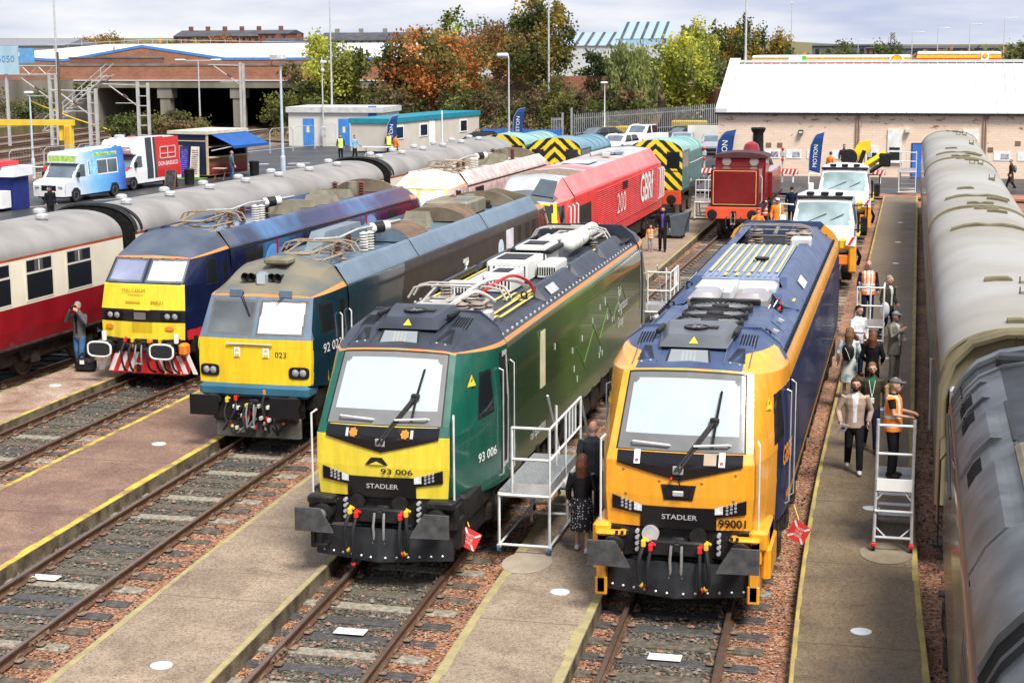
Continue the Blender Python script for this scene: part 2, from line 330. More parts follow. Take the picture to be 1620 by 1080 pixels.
yard=[(-52,45),(-24.6,45),(-23.6,88),(-15,93),(-14,96),(26,96),(26,108.4),(-13,108.4),(-13,132),(-13,170),(-36,162),(-46,150),(-52,137.5),(-53,95)]
g=MB();g.face([(x,y,-.02)for x,y in yard],m_asph);struct(g.build('car_park',smooth=0))
g=MB();g.prism([(-2.2,94.5),(8.5,93.5),(8.5,96.8),(-2.2,96.2)],mat('red_ash',(.30,.12,.08),.95,scale=1.2,col2=(.38,.2,.14),bump=.6),'z',-.1,.012);struct(g.build('red_ash_bank',smooth=0))
m_mark=mat('road_paint',(.62,.62,.6),.7,scale=4,col2=(.45,.45,.44))
def marks():
 g=MB()
 def bar(x0,y0,x1,y1,w):
  d=Vector((x1-x0,y1-y0,0));n=Vector((-d.y,d.x,0)).normalized()*w/2
  g.face([(x0+n.x,y0+n.y,-.014),(x0-n.x,y0-n.y,-.014),(x1-n.x,y1-n.y,-.014),(x1+n.x,y1+n.y,-.014)],m_mark)
 for i in range(7):bar(-46+i*2.6,112.5+i*1.4,-44.6+i*2.6,113.2+i*1.4,.55)
 for i in range(6):bar(-45+i*2.4,109+i*1.3,-43.9+i*2.4,109.6+i*1.3,.25)
 bar(-43.5,84.5,-40.3,89.0,.16);bar(-46,79,-44.5,81.2,.16);bar(-39.5,92,-36.8,96.5,.14)
 for i in range(5):bar(-31+i*2.5,128,-31+i*2.5,133,.12)
 return g
struct(marks().build('road_markings',smooth=0))
kb=MB();mk2=mat('kerb_black',(.06,.06,.06),.8);mk1=mat('kerb_yellow',(.65,.42,.08),.7)
for i in range(16):x=-51.2+i*.85;kb.bbox(x,x+.84,137.6+i*.28,137.9+i*.28,-.1,.13,mk1 if i%2 else mk2,.03)
tag(kb.build('painted_kerb'),'low kerb of alternating yellow and dark stones along the far car park edge','kerb')
def platform(key,xl,xr,y0,y1,edges,label,taper=0.0,group='low concrete walkways between the tracks'):
 """slab between two tracks; follows the gentle bend of the tracks near the bridge"""
 ys=sorted(set(lin(y0,min(40,y1),16)+lin(min(40,y1),y1,8)));Z=.06;b=MB();ex=MB()
 L=lambda y:xl+curve_x(y)+taper*max(0,y-36);R=lambda y:xr+curve_x(y)+.6*taper*max(0,y-36)
 for a,c in zip(ys,ys[1:]):
  b.face([(L(a),a,Z),(R(a),a,Z),(R(c),c,Z),(L(c),c,Z)],m_p[key],weld=True)
  for X,s in((L,1),(R,-1)):b.face([(X(a),a,-.26),(X(a),a,Z),(X(c),c,Z),(X(c),c,-.26)],m_pside,weld=True)
 b.face([(L(y1),y1,-.26),(R(y1),y1,-.26),(R(y1),y1,Z),(L(y1),y1,Z)],m_pside)
 o=b.build('walkway',smooth=0);struct(o)
 g=MB()
 for side,mm,w in edges:
  X=L if side<0 else R
  for a,c in zip(ys,ys[1:]):
   n=max(1,int((c-a)/.5));
   for i in range(n):
    p=a+(c-a)*i/n;q=a+(c-a)*(i+1)/n;wa=w*random.uniform(.8,1.15);s=-side
    xa,xb=X(p)+s*.01,X(q)+s*.01
    g.face([(xa,p,Z+.004),(xa+s*wa,p,Z+.004),(xb+s*wa,q,Z+.004),(xb,q,Z+.004)],mm)
 if edges:struct(g.build('walkway_edge_line',smooth=0))
platform('AB',-21.25,-19.4,20,60,[(1,m_yel,.10),(-1,m_yelf,.07)],'',.028)
platform('BC',-16.68,-14.12,18,66,[(1,m_yel,.15),(-1,m_yel,.12)],'')
platform('CD',-11.25,-9.08,14,90,[(1,m_yelf,.10),(-1,m_yelf,.10)],'')
platform('DE',-6.28,-4.54,14,84,[(1,m_yelf,.14),(-1,m_yelf,.14)],'')
platform('EF',-1.66,.16,14,94,[(1,m_yelw,.09),(-1,m_yelw,.06)],'')
sl_mesh=[]
for k in range(9):
 b=MB();b.bbox(-1.3,1.3,-.125,.125,-.125,0,m_sl[(0,1,2,0,2,1,2,0,2)[k]],.012);o=b.build('sleeper');sl_mesh.append(o.data);bpy.data.objects.remove(o)
def track(label,X,y0,y1,vis,slope=0.0,bend=True,y_s=36,z=0.0,simple=False):
 fx=lambda y:X+(curve_x(y)if bend else 0)+slope*max(0,y-y_s)
 t=thing('railway_track',label,'track',(0,0,z),0,'railway tracks of the depot' if not simple else 'main line tracks beyond the car park')
 ys=sorted(set(lin(y0,min(y1,36),16 if bend else 1)+lin(36,y1,2)))if y0<36 else lin(y0,y1,2)
 prof=[(-.07,-.16),(-.07,-.145),(-.012,-.12),(-.012,-.045),(-.035,-.035),(-.035,-.004),(-.028,0),(.028,0),(.035,-.004),(.035,-.035),(.012,-.045),(.012,-.12),(.07,-.145),(.07,-.16)]
 for s in(-.7525,.7525):
  b=MB()
  for a,c in zip(ys,ys[1:]):
   for(p,q)in zip(prof,prof[1:]):
    top=p[1]>-.01 and q[1]>-.01
    b.face([(fx(a)+s+p[0],a,p[1]),(fx(a)+s+q[0],a,q[1]),(fx(c)+s+q[0],c,q[1]),(fx(c)+s+p[0],c,p[1])][::-1],m_railtop if top else m_rail,weld=True)
  b.build('rail',t,25)
 if simple:
  b=MB()
  for i in range(int((y1-y0)/.7)):b.box((fx(y0+i*.7),y0+i*.7,-.19),(2.5,.24,.06),m_sl[2])
  tag(b.build('sleeper_row',t,0),kind='stuff');return t
 bed=MB()
 for a,c in zip(ys,ys[1:]):bed.face([(fx(a)-.68,a,-.186),(fx(a)+.68,a,-.186),(fx(c)+.68,c,-.186),(fx(c)-.68,c,-.186)],m_bal_g,weld=True)
 struct(bed.build('ballast',smooth=0))
 rest=MB();ch=MB();y=y0+.3;k=0;n=0
 while y<y1:
  seen=any(a<=y<=b for a,b in vis)
  if seen and n<100:
   o=bpy.data.objects.new('sleeper',random.choice(sl_mesh));COL.objects.link(o);o.parent=t;o.location=(fx(y)+random.uniform(-.04,.04),y+random.uniform(-.03,.03),-.152+random.uniform(-.012,.006));o.rotation_euler=(0,random.uniform(-.006,.006),random.uniform(-.02,.02));n+=1
   for s in(-.7525,.7525):
    for q in(-1,1):
     x=fx(y)+s+q*.115;ch.bbox(x-.06,x+.06,y-.09,y+.09,-.155,-.10,m_chair,.03)
     if y<42:ch.tube([(x-q*.02,y-.05,-.09),(x,y-.03,-.045),(x+q*.01,y+.02,-.04),(x+q*.02,y+.06,-.08)],.013,m_chair,5)
  else:rest.box((fx(y),y,-.2),(2.6,.25,.1),m_sl[k%3])
  y+=.66;k+=1
 if rest.v:tag(rest.build('sleeper_row',t,0),kind='stuff')
 if ch.v:tag(ch.build('rail_chairs',t),kind='stuff')
 for s in(-.7525,.7525):
  yj=vis[0][0]+(3.0 if s>0 else 4.1);b=MB()
  for q in(-1,1):b.bbox(fx(yj)+s+q*.03-.012,fx(yj)+s+q*.03+.012,yj-.3,yj+.3,-.12,-.05,m_chair,.008)
  for i in range(4):
   for q in(-1,1):b.cyl((fx(yj)+s+q*.03,yj-.22+i*.145,-.085),(fx(yj)+s+q*.075,yj-.22+i*.145,-.085),.022,m_chair,n=6)
  b.build('fishplate',t)
 return t
track('rusty track under the maroon and cream coaches at the left',-22.92,20,98,[(33,38)],.052)
track('empty rusty track in front of the yellow fronted blue locomotive at left',-18.4,20,98,[(26,41)],.039)
track('bare rusty track with grey ballast ahead of the grey roofed two window locomotive',-13.05,14,98,[(18,36)],.02)
track('rusty track running under the dark green locomotive to the red steam engine',-7.95,14,100,[(17,80)],.011)
track('rusty track ahead of the orange and navy locomotive',-3.38,14,102,[(17,28),(45,68)])
track('track hidden beneath the grey roofed coaches at the right edge',1.8,10,96,[(12,40)])
for i,x in enumerate((-57,-61.5,-66,-71,-76,-81)):track('main line track leading under the brick bridge',x,60,176,[],-.06,False,60,-.02,True)
def stones(name,n,xr,yr,mats,zr,smin,smax,skip=None,s0=None):
 vs=[];fs=[];mi=[];b=MB()
 base=[(1,0,0),(-.9,.2,0),(.1,1,0),(0,-1,.1),(.1,.1,.8),(0,0,-.8)];F=[(0,2,4),(2,1,4),(1,3,4),(3,0,4),(2,0,5),(1,2,5),(3,1,5),(0,3,5)]
 for i in range(n):
  y=yr[0]+(yr[1]-yr[0])*random.random()**1.3;x=random.uniform(*xr)+curve_x(y)
  if s0 and abs((y-s0+.33)%.66-.33)<.14 and random.random()<.88:continue
  r=random.uniform(smin,smax);a=random.uniform(0,6.3);ca,sa=cos(a),sin(a);q=random.uniform(.6,1.1);z=random.uniform(*zr);o=len(b.v)
  for p in base:
   px,py=p[0]*r+random.uniform(-.2,.2)*r,p[1]*r*q+random.uniform(-.2,.2)*r;b.v.append((x+px*ca-py*sa,y+px*sa+py*ca,z+p[2]*r*.7))
  k=b.mi(random.choice(mats))
  for f in F:b.f.append([o+j for j in f]);b.m.append(k)
 tag(b.build(name,smooth=0),kind='stuff')
ms_g=[mat('stone_grey',(.095,.085,.068),.8,scale=5),mat('stone_dark',(.055,.049,.04),.7,scale=5),mat('stone_olive',(.125,.112,.086),.85,scale=5),mat('stone_light',(.21,.19,.165),.85,scale=5),mat('stone_red',(.30,.155,.11),.85,scale=5)]
ms_r=[mat('stone_red',(.34,.155,.09)),mat('stone_brown',(.24,.105,.06),.9,scale=5),mat('stone_rust',(.38,.155,.075),.9,scale=5),mat('stone_dark',(.045,.044,.04)),mat('stone_buff',(.36,.26,.18),.9,scale=5)]
for X,ya,yb,k,s0 in((-18.4,27,42,6500,20.3),(-13.05,20,36,8000,14.3),(-7.95,18,28,8000,14.3),(-3.38,18,29,8000,14.3)):
 stones('ballast_stones',k,(X-.68,X+.68),(ya,yb),ms_g[:1]*6+ms_g[1:2]*6+ms_g[2:3]*8+ms_g[3:],(-.19,-.165),.018,.042,s0=s0)
 stones('ballast_stones',170,(X-.6,X+.6),(ya,yb),ms_g[3:],(-.165,-.14),.03,.055,s0=s0)
for xa,xb,ya,yb,k in((-19.35,-19.22,28,40,600),(-17.6,-16.7,26,40,1700),(-14.1,-13.85,20,34,1200),(-12.25,-11.3,18,36,2600),(-9.02,-8.75,18,26,1200),(-7.15,-6.32,18,30,2600),(-4.5,-4.16,18,27,1200),(-2.6,-1.7,18,36,3200),(.2,.9,16,40,2200)):
 stones('ballast_stones',k,(xa,xb),(ya,yb),ms_r,(-.195,-.165),.014,.034)
m_disc=mat('milky_lens',(.62,.68,.68),.3,var=.05)
for px,py,lab in((-9.95,20.0,'round white light set in the buff walkway, nearest the bottom edge'),(-10.2,27.6,'round white light set in the buff walkway level with the green locomotive buffers'),(-15.2,31.9,'round white light set in the red brown walkway'),(-20.35,37.1,'round white light in the left walkway in front of the black bag'),(-5.2,24.2,'round white light in the walkway ahead of the silver step platform'),(-.72,23.4,'round white light in the brown walkway, nearest the camera'),(-.6,30.0,'round white light in the brown walkway beside the ladder of wheeled steps')):
 b=MB();b.lathe([(.15,0),(.15,.012),(.12,.016),(.001,.016)],m_disc,n=18);o=b.build('ground_light',loc=(px+curve_x(py),py,.062));tag(o,lab,'ground light','round lights set in the walkways')
for i,y in enumerate((38.5,45,52,58.5,65,72,80)):
 b=MB();b.lathe([(.13,0),(.13,.012),(.10,.016),(.001,.016)],m_disc,n=12);o=b.build('ground_light',loc=(-.62,y,.062));tag(o,'small round white light along the middle of the brown walkway, number %d in the row going away beyond the wheeled steps'%(i+1)if False else 'small white walkway light in the row going away past the standing people','ground light','far lights along the brown walkway')
for(x,y,lab)in((-13.35,23.7,'white card lying on the sleepers of the bare left track'),(-7.75,22.35,'white card lying on a sleeper ahead of the green locomotive'),(-3.15,22.3,'white card lying between the rails ahead of the orange locomotive'),(-7.95,54.5,'small white card on the track beside the far grey platform')):
 b=MB();b.box((0,0,0),(.46,.24,.006),m_white);tag(b.build('white_card',loc=(x,y,-.125),smooth=0),lab,'card')
b=MB();b.lathe([(.40,0),(.40,.002),(.001,.003)],mat('pale_spill',(.36,.31,.245),.8,scale=3,col2=(.29,.24,.18)),n=22);o=b.build('pale_stain',loc=(-5.85,25.55,.066));o.scale=(1,1.5,1);struct(o)
b=MB();b.lathe([(.5,0),(.5,.004),(.001,.005)],mat('pale_spill2',(.25,.21,.15),.8,scale=3,col2=(.20,.165,.115)),n=22);o=b.build('pale_stain',loc=(-.25,27.3,.066));o.scale=(.85,1.2,1);struct(o)
def resample(keys,d):
 out=[keys[0]];seg=[]
 for a,b in zip(keys,keys[1:]):
  L=max(.001,sqrt(sum((p-q)**2 for p,q in zip(a,b))));seg.append(max(1,int(round(L/d))))
 return seg
def interp(keys,seg):
 out=[tuple(keys[0])]
 for(a,b),n in zip(zip(keys,keys[1:]),seg):
  for i in range(1,n+1):out.append(tuple(p+(q-p)*i/n for p,q in zip(a,b)))
 return out
def cab(parts,F,Q,kc,cabL,clsS,clsF,d=.035,power=2.2,bulge=.1,Y=lambda y:y,zpow=1.6,front=True,uv=False):
 """F: front outline (x,y,z) from sill to top centre, kc = index of the top corner; Q: full section (x,z) with the same keys.
    clsS(x,y,z,t) and clsF(x,z) name the part and the paint of every facet."""
 seg=resample(F,d*.55 if d<.04 else d);Fi=interp(F,seg);Qi=interp(Q,[max(1,s)for s in seg]);nt_=len(Fi)-1
 kidx=sum(seg[:kc]);ns=max(6,int(cabL/d));sv=[i/ns for i in range(ns+1)]
 for sgn in(1,-1):
  def P(j,s):
   j=int(j);f=Fi[j];q=Qi[j];e=1-(1-s)**power;ez=1-(1-s)**zpow
   return(sgn*(f[0]+(q[0]-f[0])*e),Y(f[1]+(cabL-f[1])*s),f[2]+(q[1]-f[2])*ez)
  def C(u,v,c):return clsS(c[0],abs(c[1]-Y(0))if True else 0,c[2],u/kidx if u<kidx else 1+(u-kidx)/max(1,nt_-kidx))
  js=list(range(nt_+1));surf(parts,P,js if sgn*(1 if Y(1)>Y(0)else-1)<0 else js[::-1],sv,C)
 if not front:return
 top=Fi[kidx:];xc=Fi[kidx][0];nu=max(8,int(2*max(f[0]for f in F)/d));nu+=nu%2;us=[-1+2*i/nu for i in range(nu+1)]
 def topd(u):
  x=abs(u)*xc
  for a,b in zip(F[kc:],F[kc+1:]):
   if b[0]<=x<=a[0]:
    k=(a[0]-x)/max(1e-6,a[0]-b[0]);return a[1]+(b[1]-a[1])*k-F[kc][1],a[2]+(b[2]-a[2])*k-F[kc][2]
  return F[-1][1]-F[kc][1],F[-1][2]-F[kc][2]
 def PF(u,j):
  j=int(j);f=Fi[j];r=j/kidx;w=r**3;dy,dz=topd(u)
  return(u*f[0],Y(f[1]+dy*w-bulge*(1-u*u)*(1-r**4)),f[2]+dz*w)
 rows=list(range(kidx+1));surf(parts,PF,us if Y(1)>Y(0)else us[::-1],rows,lambda u,v,c:clsF(c[0],c[2],u,(Fi[int(v)][2]+Fi[int(v)+1][2])/2)if uv else clsF(c[0],c[2]))
 def at(x,z):
  """point and outward normal on the front at x, z"""
  j=min(range(kidx+1),key=lambda j:abs(Fi[j][2]-z));j=max(1,min(kidx-1,j));a,b=Fi[j-1],Fi[j+1];u=x/Fi[j][0]
  k=(z-a[2])/max(1e-6,b[2]-a[2]);y=a[1]+(b[1]-a[1])*k;r=j/kidx;dy,dz=topd(u)
  y+=dy*r**3-bulge*(1-u*u)*(1-r**4);return Y(y),(b[1]-a[1])/max(1e-6,b[2]-a[2])
 return at
def roofz(F,Q,cabL,power,zpow):
 seg=resample(F,.05);Fi=interp(F,seg);Qi=interp(Q,seg)
 def f(x,y):
  L=[]
  for a,q in zip(Fi,Qi):
   if y<a[1]:continue
   s=(y-a[1])/(cabL-a[1]);L.append((a[0]+(q[0]-a[0])*(1-(1-s)**power),a[2]+(q[1]-a[2])*(1-(1-s)**zpow)))
  L=[p for p in L if p[1]>3.3]or[(2,3.4),(0,3.4)]
  for p,q in zip(L,L[1:]):
   if q[0]<=abs(x)<=p[0]:return q[1]+(p[1]-q[1])*(abs(x)-q[0])/max(1e-6,p[0]-q[0])
  return L[-1][1]
 return f
def body(parts,Q,y0,y1,cls,d=.06,dx=.12):
 seg=resample(Q,dx);Qi=interp(Q,seg);ys=lin(y0,y1,max(2,int((y1-y0)/d)))
 for sgn in(1,-1):
  js=list(range(len(Qi)))
  surf(parts,lambda j,y:(sgn*Qi[int(j)][0],y,Qi[int(j)][1]),js if sgn<0 else js[::-1],ys,lambda u,v,c:cls(c[0],c[1],c[2]))
def front_poly(at,pts,m,off=.028,mb=None):
 """a flat sign or lamp face lying on the front, given by x,z corners"""
 mb=mb or MB();vs=[]
 for x,z in pts:y,k=at(x,z);vs.append((x,y-off,z))
 mb.raw(vs,[tuple(range(len(vs)))],m);return mb
def strip(at,x0,x1,lo,hi,m,off,n=36,k=5):
 b=MB();xs=lin(min(x0,x1),max(x0,x1),n)
 P=lambda x,t:(lambda z:(x,at(x,z)[0]-off,z))(lo(x)+(hi(x)-lo(x))*t)
 for a,c in zip(xs,xs[1:]):
  for i in range(k):b.face([P(a,i/k),P(c,i/k),P(c,(i+1)/k),P(a,(i+1)/k)],m,weld=True)
 return b
m_blk=mat('black_gear',(.008,.008,.009),.5,scale=6,col2=(.02,.019,.018))
m_dirt=mat('dirty_underframe',(.018,.015,.012),.85,scale=4,col2=(.05,.038,.028),bump=.4,bscale=18)
m_wheel=mat('wheel_steel',(.09,.075,.06),.5,.6,scale=5,col2=(.16,.13,.10))
m_steel=mat('bright_steel',(.45,.45,.44),.35,.7,scale=8)
m_galv=mat('galvanised',(.52,.53,.53),.5,.5,scale=5,col2=(.66,.67,.66))
m_rub=mat('rubber',(.022,.022,.023),.6)
m_redc=mat('red_cock',(.62,.03,.03),.4)
m_yelc=mat('yellow_cock',(.75,.50,.03),.4)
m_orgc=mat('orange_cover',(.75,.22,.03),.5)
m_glass=mat('dark_glass',(.012,.015,.018),.06,var=0,spec=.8)
m_ins_b=mat('brown_insulator',(.12,.045,.03),.3)
m_ins_w=mat('pale_insulator',(.62,.60,.54),.35)
m_ins_g=mat('taupe_insulator',(.27,.22,.18),.4)
m_rail_w=mat('handrail_paint',(.62,.62,.60),.4)
def bogie(root,y,wb=2.7,n=2,half=1.2,r=.53,low=.18):
 b=MB()
 for s in(-1,1):
  b.bbox(s*half-.10,s*half+.10,y-wb/2-.55,y+wb/2+.55,.42,.78,m_dirt,.06)
  for k in range(n):
   yy=y-wb/2+wb*k/max(1,n-1);b.bbox(s*half-.16,s*half+.14,yy-.2,yy+.2,.32,.72,m_dirt,.05)
   for q in(-.34,.34):b.cyl((s*half+.02*s,yy+q,.5),(s*half+.02*s,yy+q,.98),.11,m_blk,n=10)
  b.cyl((s*(half+.1),y-.6,.9),(s*(half+.1),y+.6,.8),.06,m_dirt,n=8)
 b.bx(-half,half,y-.2,y+.2,.55,.75,m_dirt)
 o=b.build('bogie',root)
 for k in range(n):
  w=MB();yy=y-wb/2+wb*k/max(1,n-1)
  for s in(-1,1):w.lathe([(r*.3,s*.66),(r,s*.68),(r,s*.80),(r*.86,s*.815),(r*.8,s*.79),(r*.3,s*.80)],m_wheel,c=(0,yy,r),axis='x',n=20)
  w.cyl((-.7,yy,r),(.7,yy,r),.09,m_wheel);w.build('wheelset',o)
def buffer_rect(root,x,z,y,m,w=.58,h=.38,cut=.0,rim=None):
 s=1 if x>0 else-1;b=MB();hw,hh=w/2,h/2
 pol=[(x-s*hw,z+hh),(x+s*hw,z+hh),(x+s*hw,z-hh),(x-s*(hw-0),z-hh)]if not cut else[(x+s*hw,z+hh),(x+s*hw,z-hh),(x-s*(hw),z-hh*.9),(x-s*(hw-cut),z+hh)]
 if cut:pol=[(x+s*hw,z+hh),(x+s*hw,z-hh*.95),(x-s*hw,z-hh),(x-s*(hw-cut*.3),z-hh*.3),(x-s*(hw-cut),z+hh)]
 b.prism(pol,m,'y',y-.045,y);b.cyl((x,y,z),(x,y+.34,z),.095,m_steel,n=14);b.cyl((x,y+.28,z),(x,y+.62,z),.16,m_blk,n=14);b.bbox(x-.2,x+.2,y+.58,y+.64,z-.2,z+.2,m_blk)
 o=b.build('buffer',root,30)
 if rim:
  q=MB();pts=[(x+s*(w/2+.0)*cos(a)if False else x+(hw+.01)*math.copysign(abs(cos(a))**.6,cos(a)),y-.03,z+(hh+.01)*math.copysign(abs(sin(a))**.6,sin(a)))for a in lin(0,2*pi,28)]
  q.tube(pts,.028,rim,6);q.build('buffer_rim',o)
 return o
def hose(root,pts,m=None,cock=None,r=.028,cm=None):
 b=MB();P=[Vector(p)for p in pts];out=[]
 for i in range(len(P)-1):
  p0,p1,p2,p3=P[max(0,i-1)],P[i],P[i+1],P[min(len(P)-1,i+2)]
  for k in range(6):
   t=k/6;out.append(.5*((2*p1)+(p2-p0)*t+(2*p0-5*p1+4*p2-p3)*t*t+(3*p1-p0-3*p2+p3)*t**3))
 out.append(P[-1]);b.tube(out,r,m or m_rub,7)
 if cm:
  p=P[0];b.bbox(p.x-.033,p.x+.033,p.y-.05,p.y+.05,p.z-.02,p.z+.09,cm,.012);b.box((p.x+.035,p.y,p.z+.09),(.09,.025,.03),cm,Matrix.Rotation(.5,3,'Y'))
  q=P[-1];b.sph(q,.036,cm,8,6,(1,1,1.3))
 return b.build('brake_hose',root)
def hook(root,y,z,m=None):
 m=m or m_blk;b=MB();b.bbox(-.11,.11,y-.04,y+.3,z-.13,z+.13,m,.03);b.bbox(-.05,.05,y-.22,y,z-.05,z+.09,m,.02)
 for s in(-1,1):b.tube([(s*.075,y-.18,z+.05),(s*.085,y-.24,z-.15),(s*.075,y-.22,z-.42)],.022,m_steel,6)
 b.cyl((-.1,y-.22,z-.42),(.1,y-.22,z-.42),.03,m_steel,n=8);b.bbox(-.05,.05,y-.26,y-.18,z-.62,z-.40,m,.02)
 return b.build('coupling_hook',root)
def handrail(root,pts,m=None,r=.017):
 b=MB();b.tube(pts,r,m or m_rail_w,6);return b.build('handrail',root)
def insulator(mb,x,y,z0,h,m,r=.1,n=6):
 prof=[]
 for i in range(n):z=z0+h*i/n;prof+=[(r*.5,z),(r,z+h*.25/n),(r*.95,z+h*.5/n),(r*.5,z+h*.7/n)]
 mb.lathe(prof+[(r*.3,z0+h)],m,c=(x,y,0),n=12);return mb
def panto(root,y,z,m,w=1.55,up=.14,base=.1,dirn=1):
 """folded single-arm pantograph lying on the roof"""
 b=MB()
 for s in(-1,1):
  b.tube([(s*.55,y-.7,z+base),(s*.55,y+.7,z+base)],.03,m,6)
  for yy in(-.6,.6):insulator(b,s*.55,y+yy,z-.12,.22,m_ins_g,.1,4)
 for yy in(-.65,.65):b.tube([(-.6,y+yy,z+base),(.6,y+yy,z+base)],.03,m,6)
 b.tube([(0,y+.6*dirn,z+base+.03),(0,y-.75*dirn,z+base+up)],.045,m,6);b.tube([(-.3,y-.75*dirn,z+base+up),(-.42,y+.55*dirn,z+base+up+.1)],.022,m,6);b.tube([(.3,y-.75*dirn,z+base+up),(.42,y+.55*dirn,z+base+up+.1)],.022,m,6);b.cyl((-.3,y-.75*dirn,z+base+up),(.3,y-.75*dirn,z+base+up),.035,m,n=8)
 for q in(.48,.8):
  yy=y+q*dirn;zt=z+base+up+.14;b.tube([(-w/2-.12,yy,zt-.24),(-w/2,yy,zt-.05),(-w/2+.2,yy,zt),(w/2-.2,yy,zt),(w/2,yy,zt-.05),(w/2+.12,yy,zt-.24)],.022,m,6)
 for s in(-1,1):b.tube([(s*.45,y+.42*dirn,zt-.02),(s*.45,y+.86*dirn,zt-.02)],.02,m,5)
 return b.build('pantograph',root)
def eye(mb,x,y,z,m):mb.bbox(x-.07,x+.07,y-.05,y+.05,z,z+.05,m,.015);mb.tube([(x+.055*cos(a),y,z+.10+.055*sin(a))for a in lin(-.9,pi+.9,9)],.02,m,5)
def warn_triangle(root,at,x,z,s=.17,side=None):
 m1=mat('sign_yellow',(.80,.62,.04),.5,var=.03)
 b=MB();
 if side is None:
  front_poly(at,[(x-s/2,z-s*.43),(x+s/2,z-s*.43),(x,z+s*.43)],m1,.012,b);front_poly(at,[(x-.012,z-.03),(x+.022,z+.005),(x+.004,z+.005),(x+.022,z+.045),(x-.018,z+.0),(x+.002,z+.0)],m_blk,.016,b)
 else:
  px,py,ux,uy=side;n=Vector((uy,-ux,0))if True else 0;n=n*(-1 if n.dot(Vector((px,-1,0)))<0 else 1)
  P=lambda a,c,o:(px+ux*a+n.x*o,py+uy*a+n.y*o,z+c)
  b.raw([P(-s/2,-s*.43,.012),P(s/2,-s*.43,.012),P(0,s*.43,.012)],[(0,1,2)],m1);b.raw([P(-.012,-.03,.016),P(.022,.005,.016),P(.022,.045,.016),P(-.018,0,.016)],[(0,1,2,3)],m_blk)
 return b.build('warning_triangle',root,0)
def paint(name,c,rough=.28,var=.05,**k):return mat(name,c,rough,var=var,scale=k.pop('scale',2.0),coat=k.pop('coat',.3),grime=k.pop('grime',.22),**k)
def modern_loco(name,label,X,y0,L,pal,num,orange):
 root=thing(name,label,'locomotive',(X,y0,0))
 F=[(1.05,.02,1.27),(1.085,0,1.75),(1.085,.02,2.24),(1.06,.11,2.40),(.975,.86,3.42),(.80,.845,3.455),(.5,.82,3.475),(0,.80,3.49)]
 Q=[(1.395,1.0),(1.41,1.75),(1.41,2.24),(1.41,2.40),(1.37,3.30),(1.22,3.58),(.92,3.80),(0,3.86)]
 top=pal['roof'];C=pal
 def clsS(x,y,z,t):
  if t>1.0:
   if t<1.045:return('body',C['line'])
   if orange and abs(x)>.80 and y<2.35 and t<1.5 and z<3.62:return('body',C['side'])
   return('roof',top)
  if.98<y<1.72 and 2.32<z<3.04 and y>.98+.42*(z-2.32):
   e=min(y-.98-.42*(z-2.32),1.72-y,z-2.32,3.04-z)
   return('cab_window',m_glass)if e>.05 else('cab_window',m_blk)
  if not orange and 2.12<y<2.6 and 1.25<z<3.22:
   e=min(y-2.12,2.6-y,z-1.25,3.22-z);return('cab_door',m_galv if e<.09 and y>2.3 else m_blk)  # shade of the open doorway recess painted flat in black
  if orange and y>1.15-.0*z and z<3.05 and y>1.15+.35*(z-2.2):
   if y>2.5 or(2.0<y<2.03):return('body',m_blk if y<2.1 else C['side2'])
   return('body',C['side2'])
  return('body',C['side'])
 V=lambda x:1.99+.24*abs(x)
 def clsF(x,z,u,zr):
  a=abs(x);z=zr
  if z>3.395:return('body',C['line'])
  if z>2.38:
   if abs(u)<.902:
    e=min(.93*(.902-abs(u)),z-2.38,3.395-z)
    if e<.025:return('windscreen',m_blk)
    if e<.09+(.045 if z>3.24 and a>.72 else 0):return('windscreen',C['band'])
    if z<2.60:return('windscreen',C['band'])
    return('windscreen',C['blind'])
   return('body',C['side'])
  if a>.88 and z>2.24 and not orange:return('body',C['side'])
  if.885<a<.893 and 1.7<z<2.3:return('body',m_blk)
  return('body',C['front'])
 parts={}
 at=cab(parts,F,Q,4,2.65,clsS,clsF,.027,2.3,.10,uv=True);zr_=roofz(F,Q,2.65,2.3,1.6)
 Qb=[(1.37,.95),(1.405,1.3),(1.405,2.9),(1.37,3.22),(1.30,3.36),(1.13,3.46),(0,3.50)]
 def clsB(x,y,z):
  if z>3.335:return('roof',top)
  if z>3.27:return('body',C['line'])
  if orange and z>3.02:return('body',C['side'])
  if orange and z<1.12:return('body',C['side'])
  if orange and abs(y-int(y/1.45)*1.45)<.025 and 1.2<z<3.0:return('body',m_blk)
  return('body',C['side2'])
 body(parts,Qb,2.65,L-2.65,clsB,.07,.08)
 cab(parts,F,Q,4,2.65,clsS,clsF,.07,2.3,.10,Y=lambda y:L-y,uv=True)
 for ya in(2.65,L-2.65):
  w=MB();w.prism([(-1.37,3.2),(1.37,3.2),(1.37,3.30),(1.22,3.60),(.92,3.84),(-.92,3.84),(-1.22,3.6),(-1.37,3.3)],top,'y',ya-.04 if ya<5 else ya,ya if ya<5 else ya+.04);w.build('roof_bulkhead',root,0)
 if orange:
  for s in(-1,1):w=MB();w.prism([(s*1.37,3.2),(s*1.37,3.30),(s*1.22,3.60),(s*1.02,3.77),(s*.92,3.62),(s*1.12,3.45)],C['side'],'y',L-2.70,L-2.66);w.build('bulkhead_edge',root,0)
 for k,mb in parts.items():mb.build(k,root,40)
 strip(at,-.92,.92,V,lambda x:2.385,m_gloss,.022).build('front_mask',root,0);strip(at,-.56,.56,lambda x:1.27,lambda x:1.60,m_gloss,.02).build('lower_mask',root,0)
 for s in(-1,1):strip(at,s*.54,s*.985,lambda x:1.45+.14*(abs(x)-.5),lambda x:1.585+.30*(abs(x)-.5),m_gloss,.022).build('headlight_pod',root,0)
 b=MB();b.bbox(-1.3,1.3,.25,L-.25,.82,1.28,m_blk,.05);b.build('underframe',root)
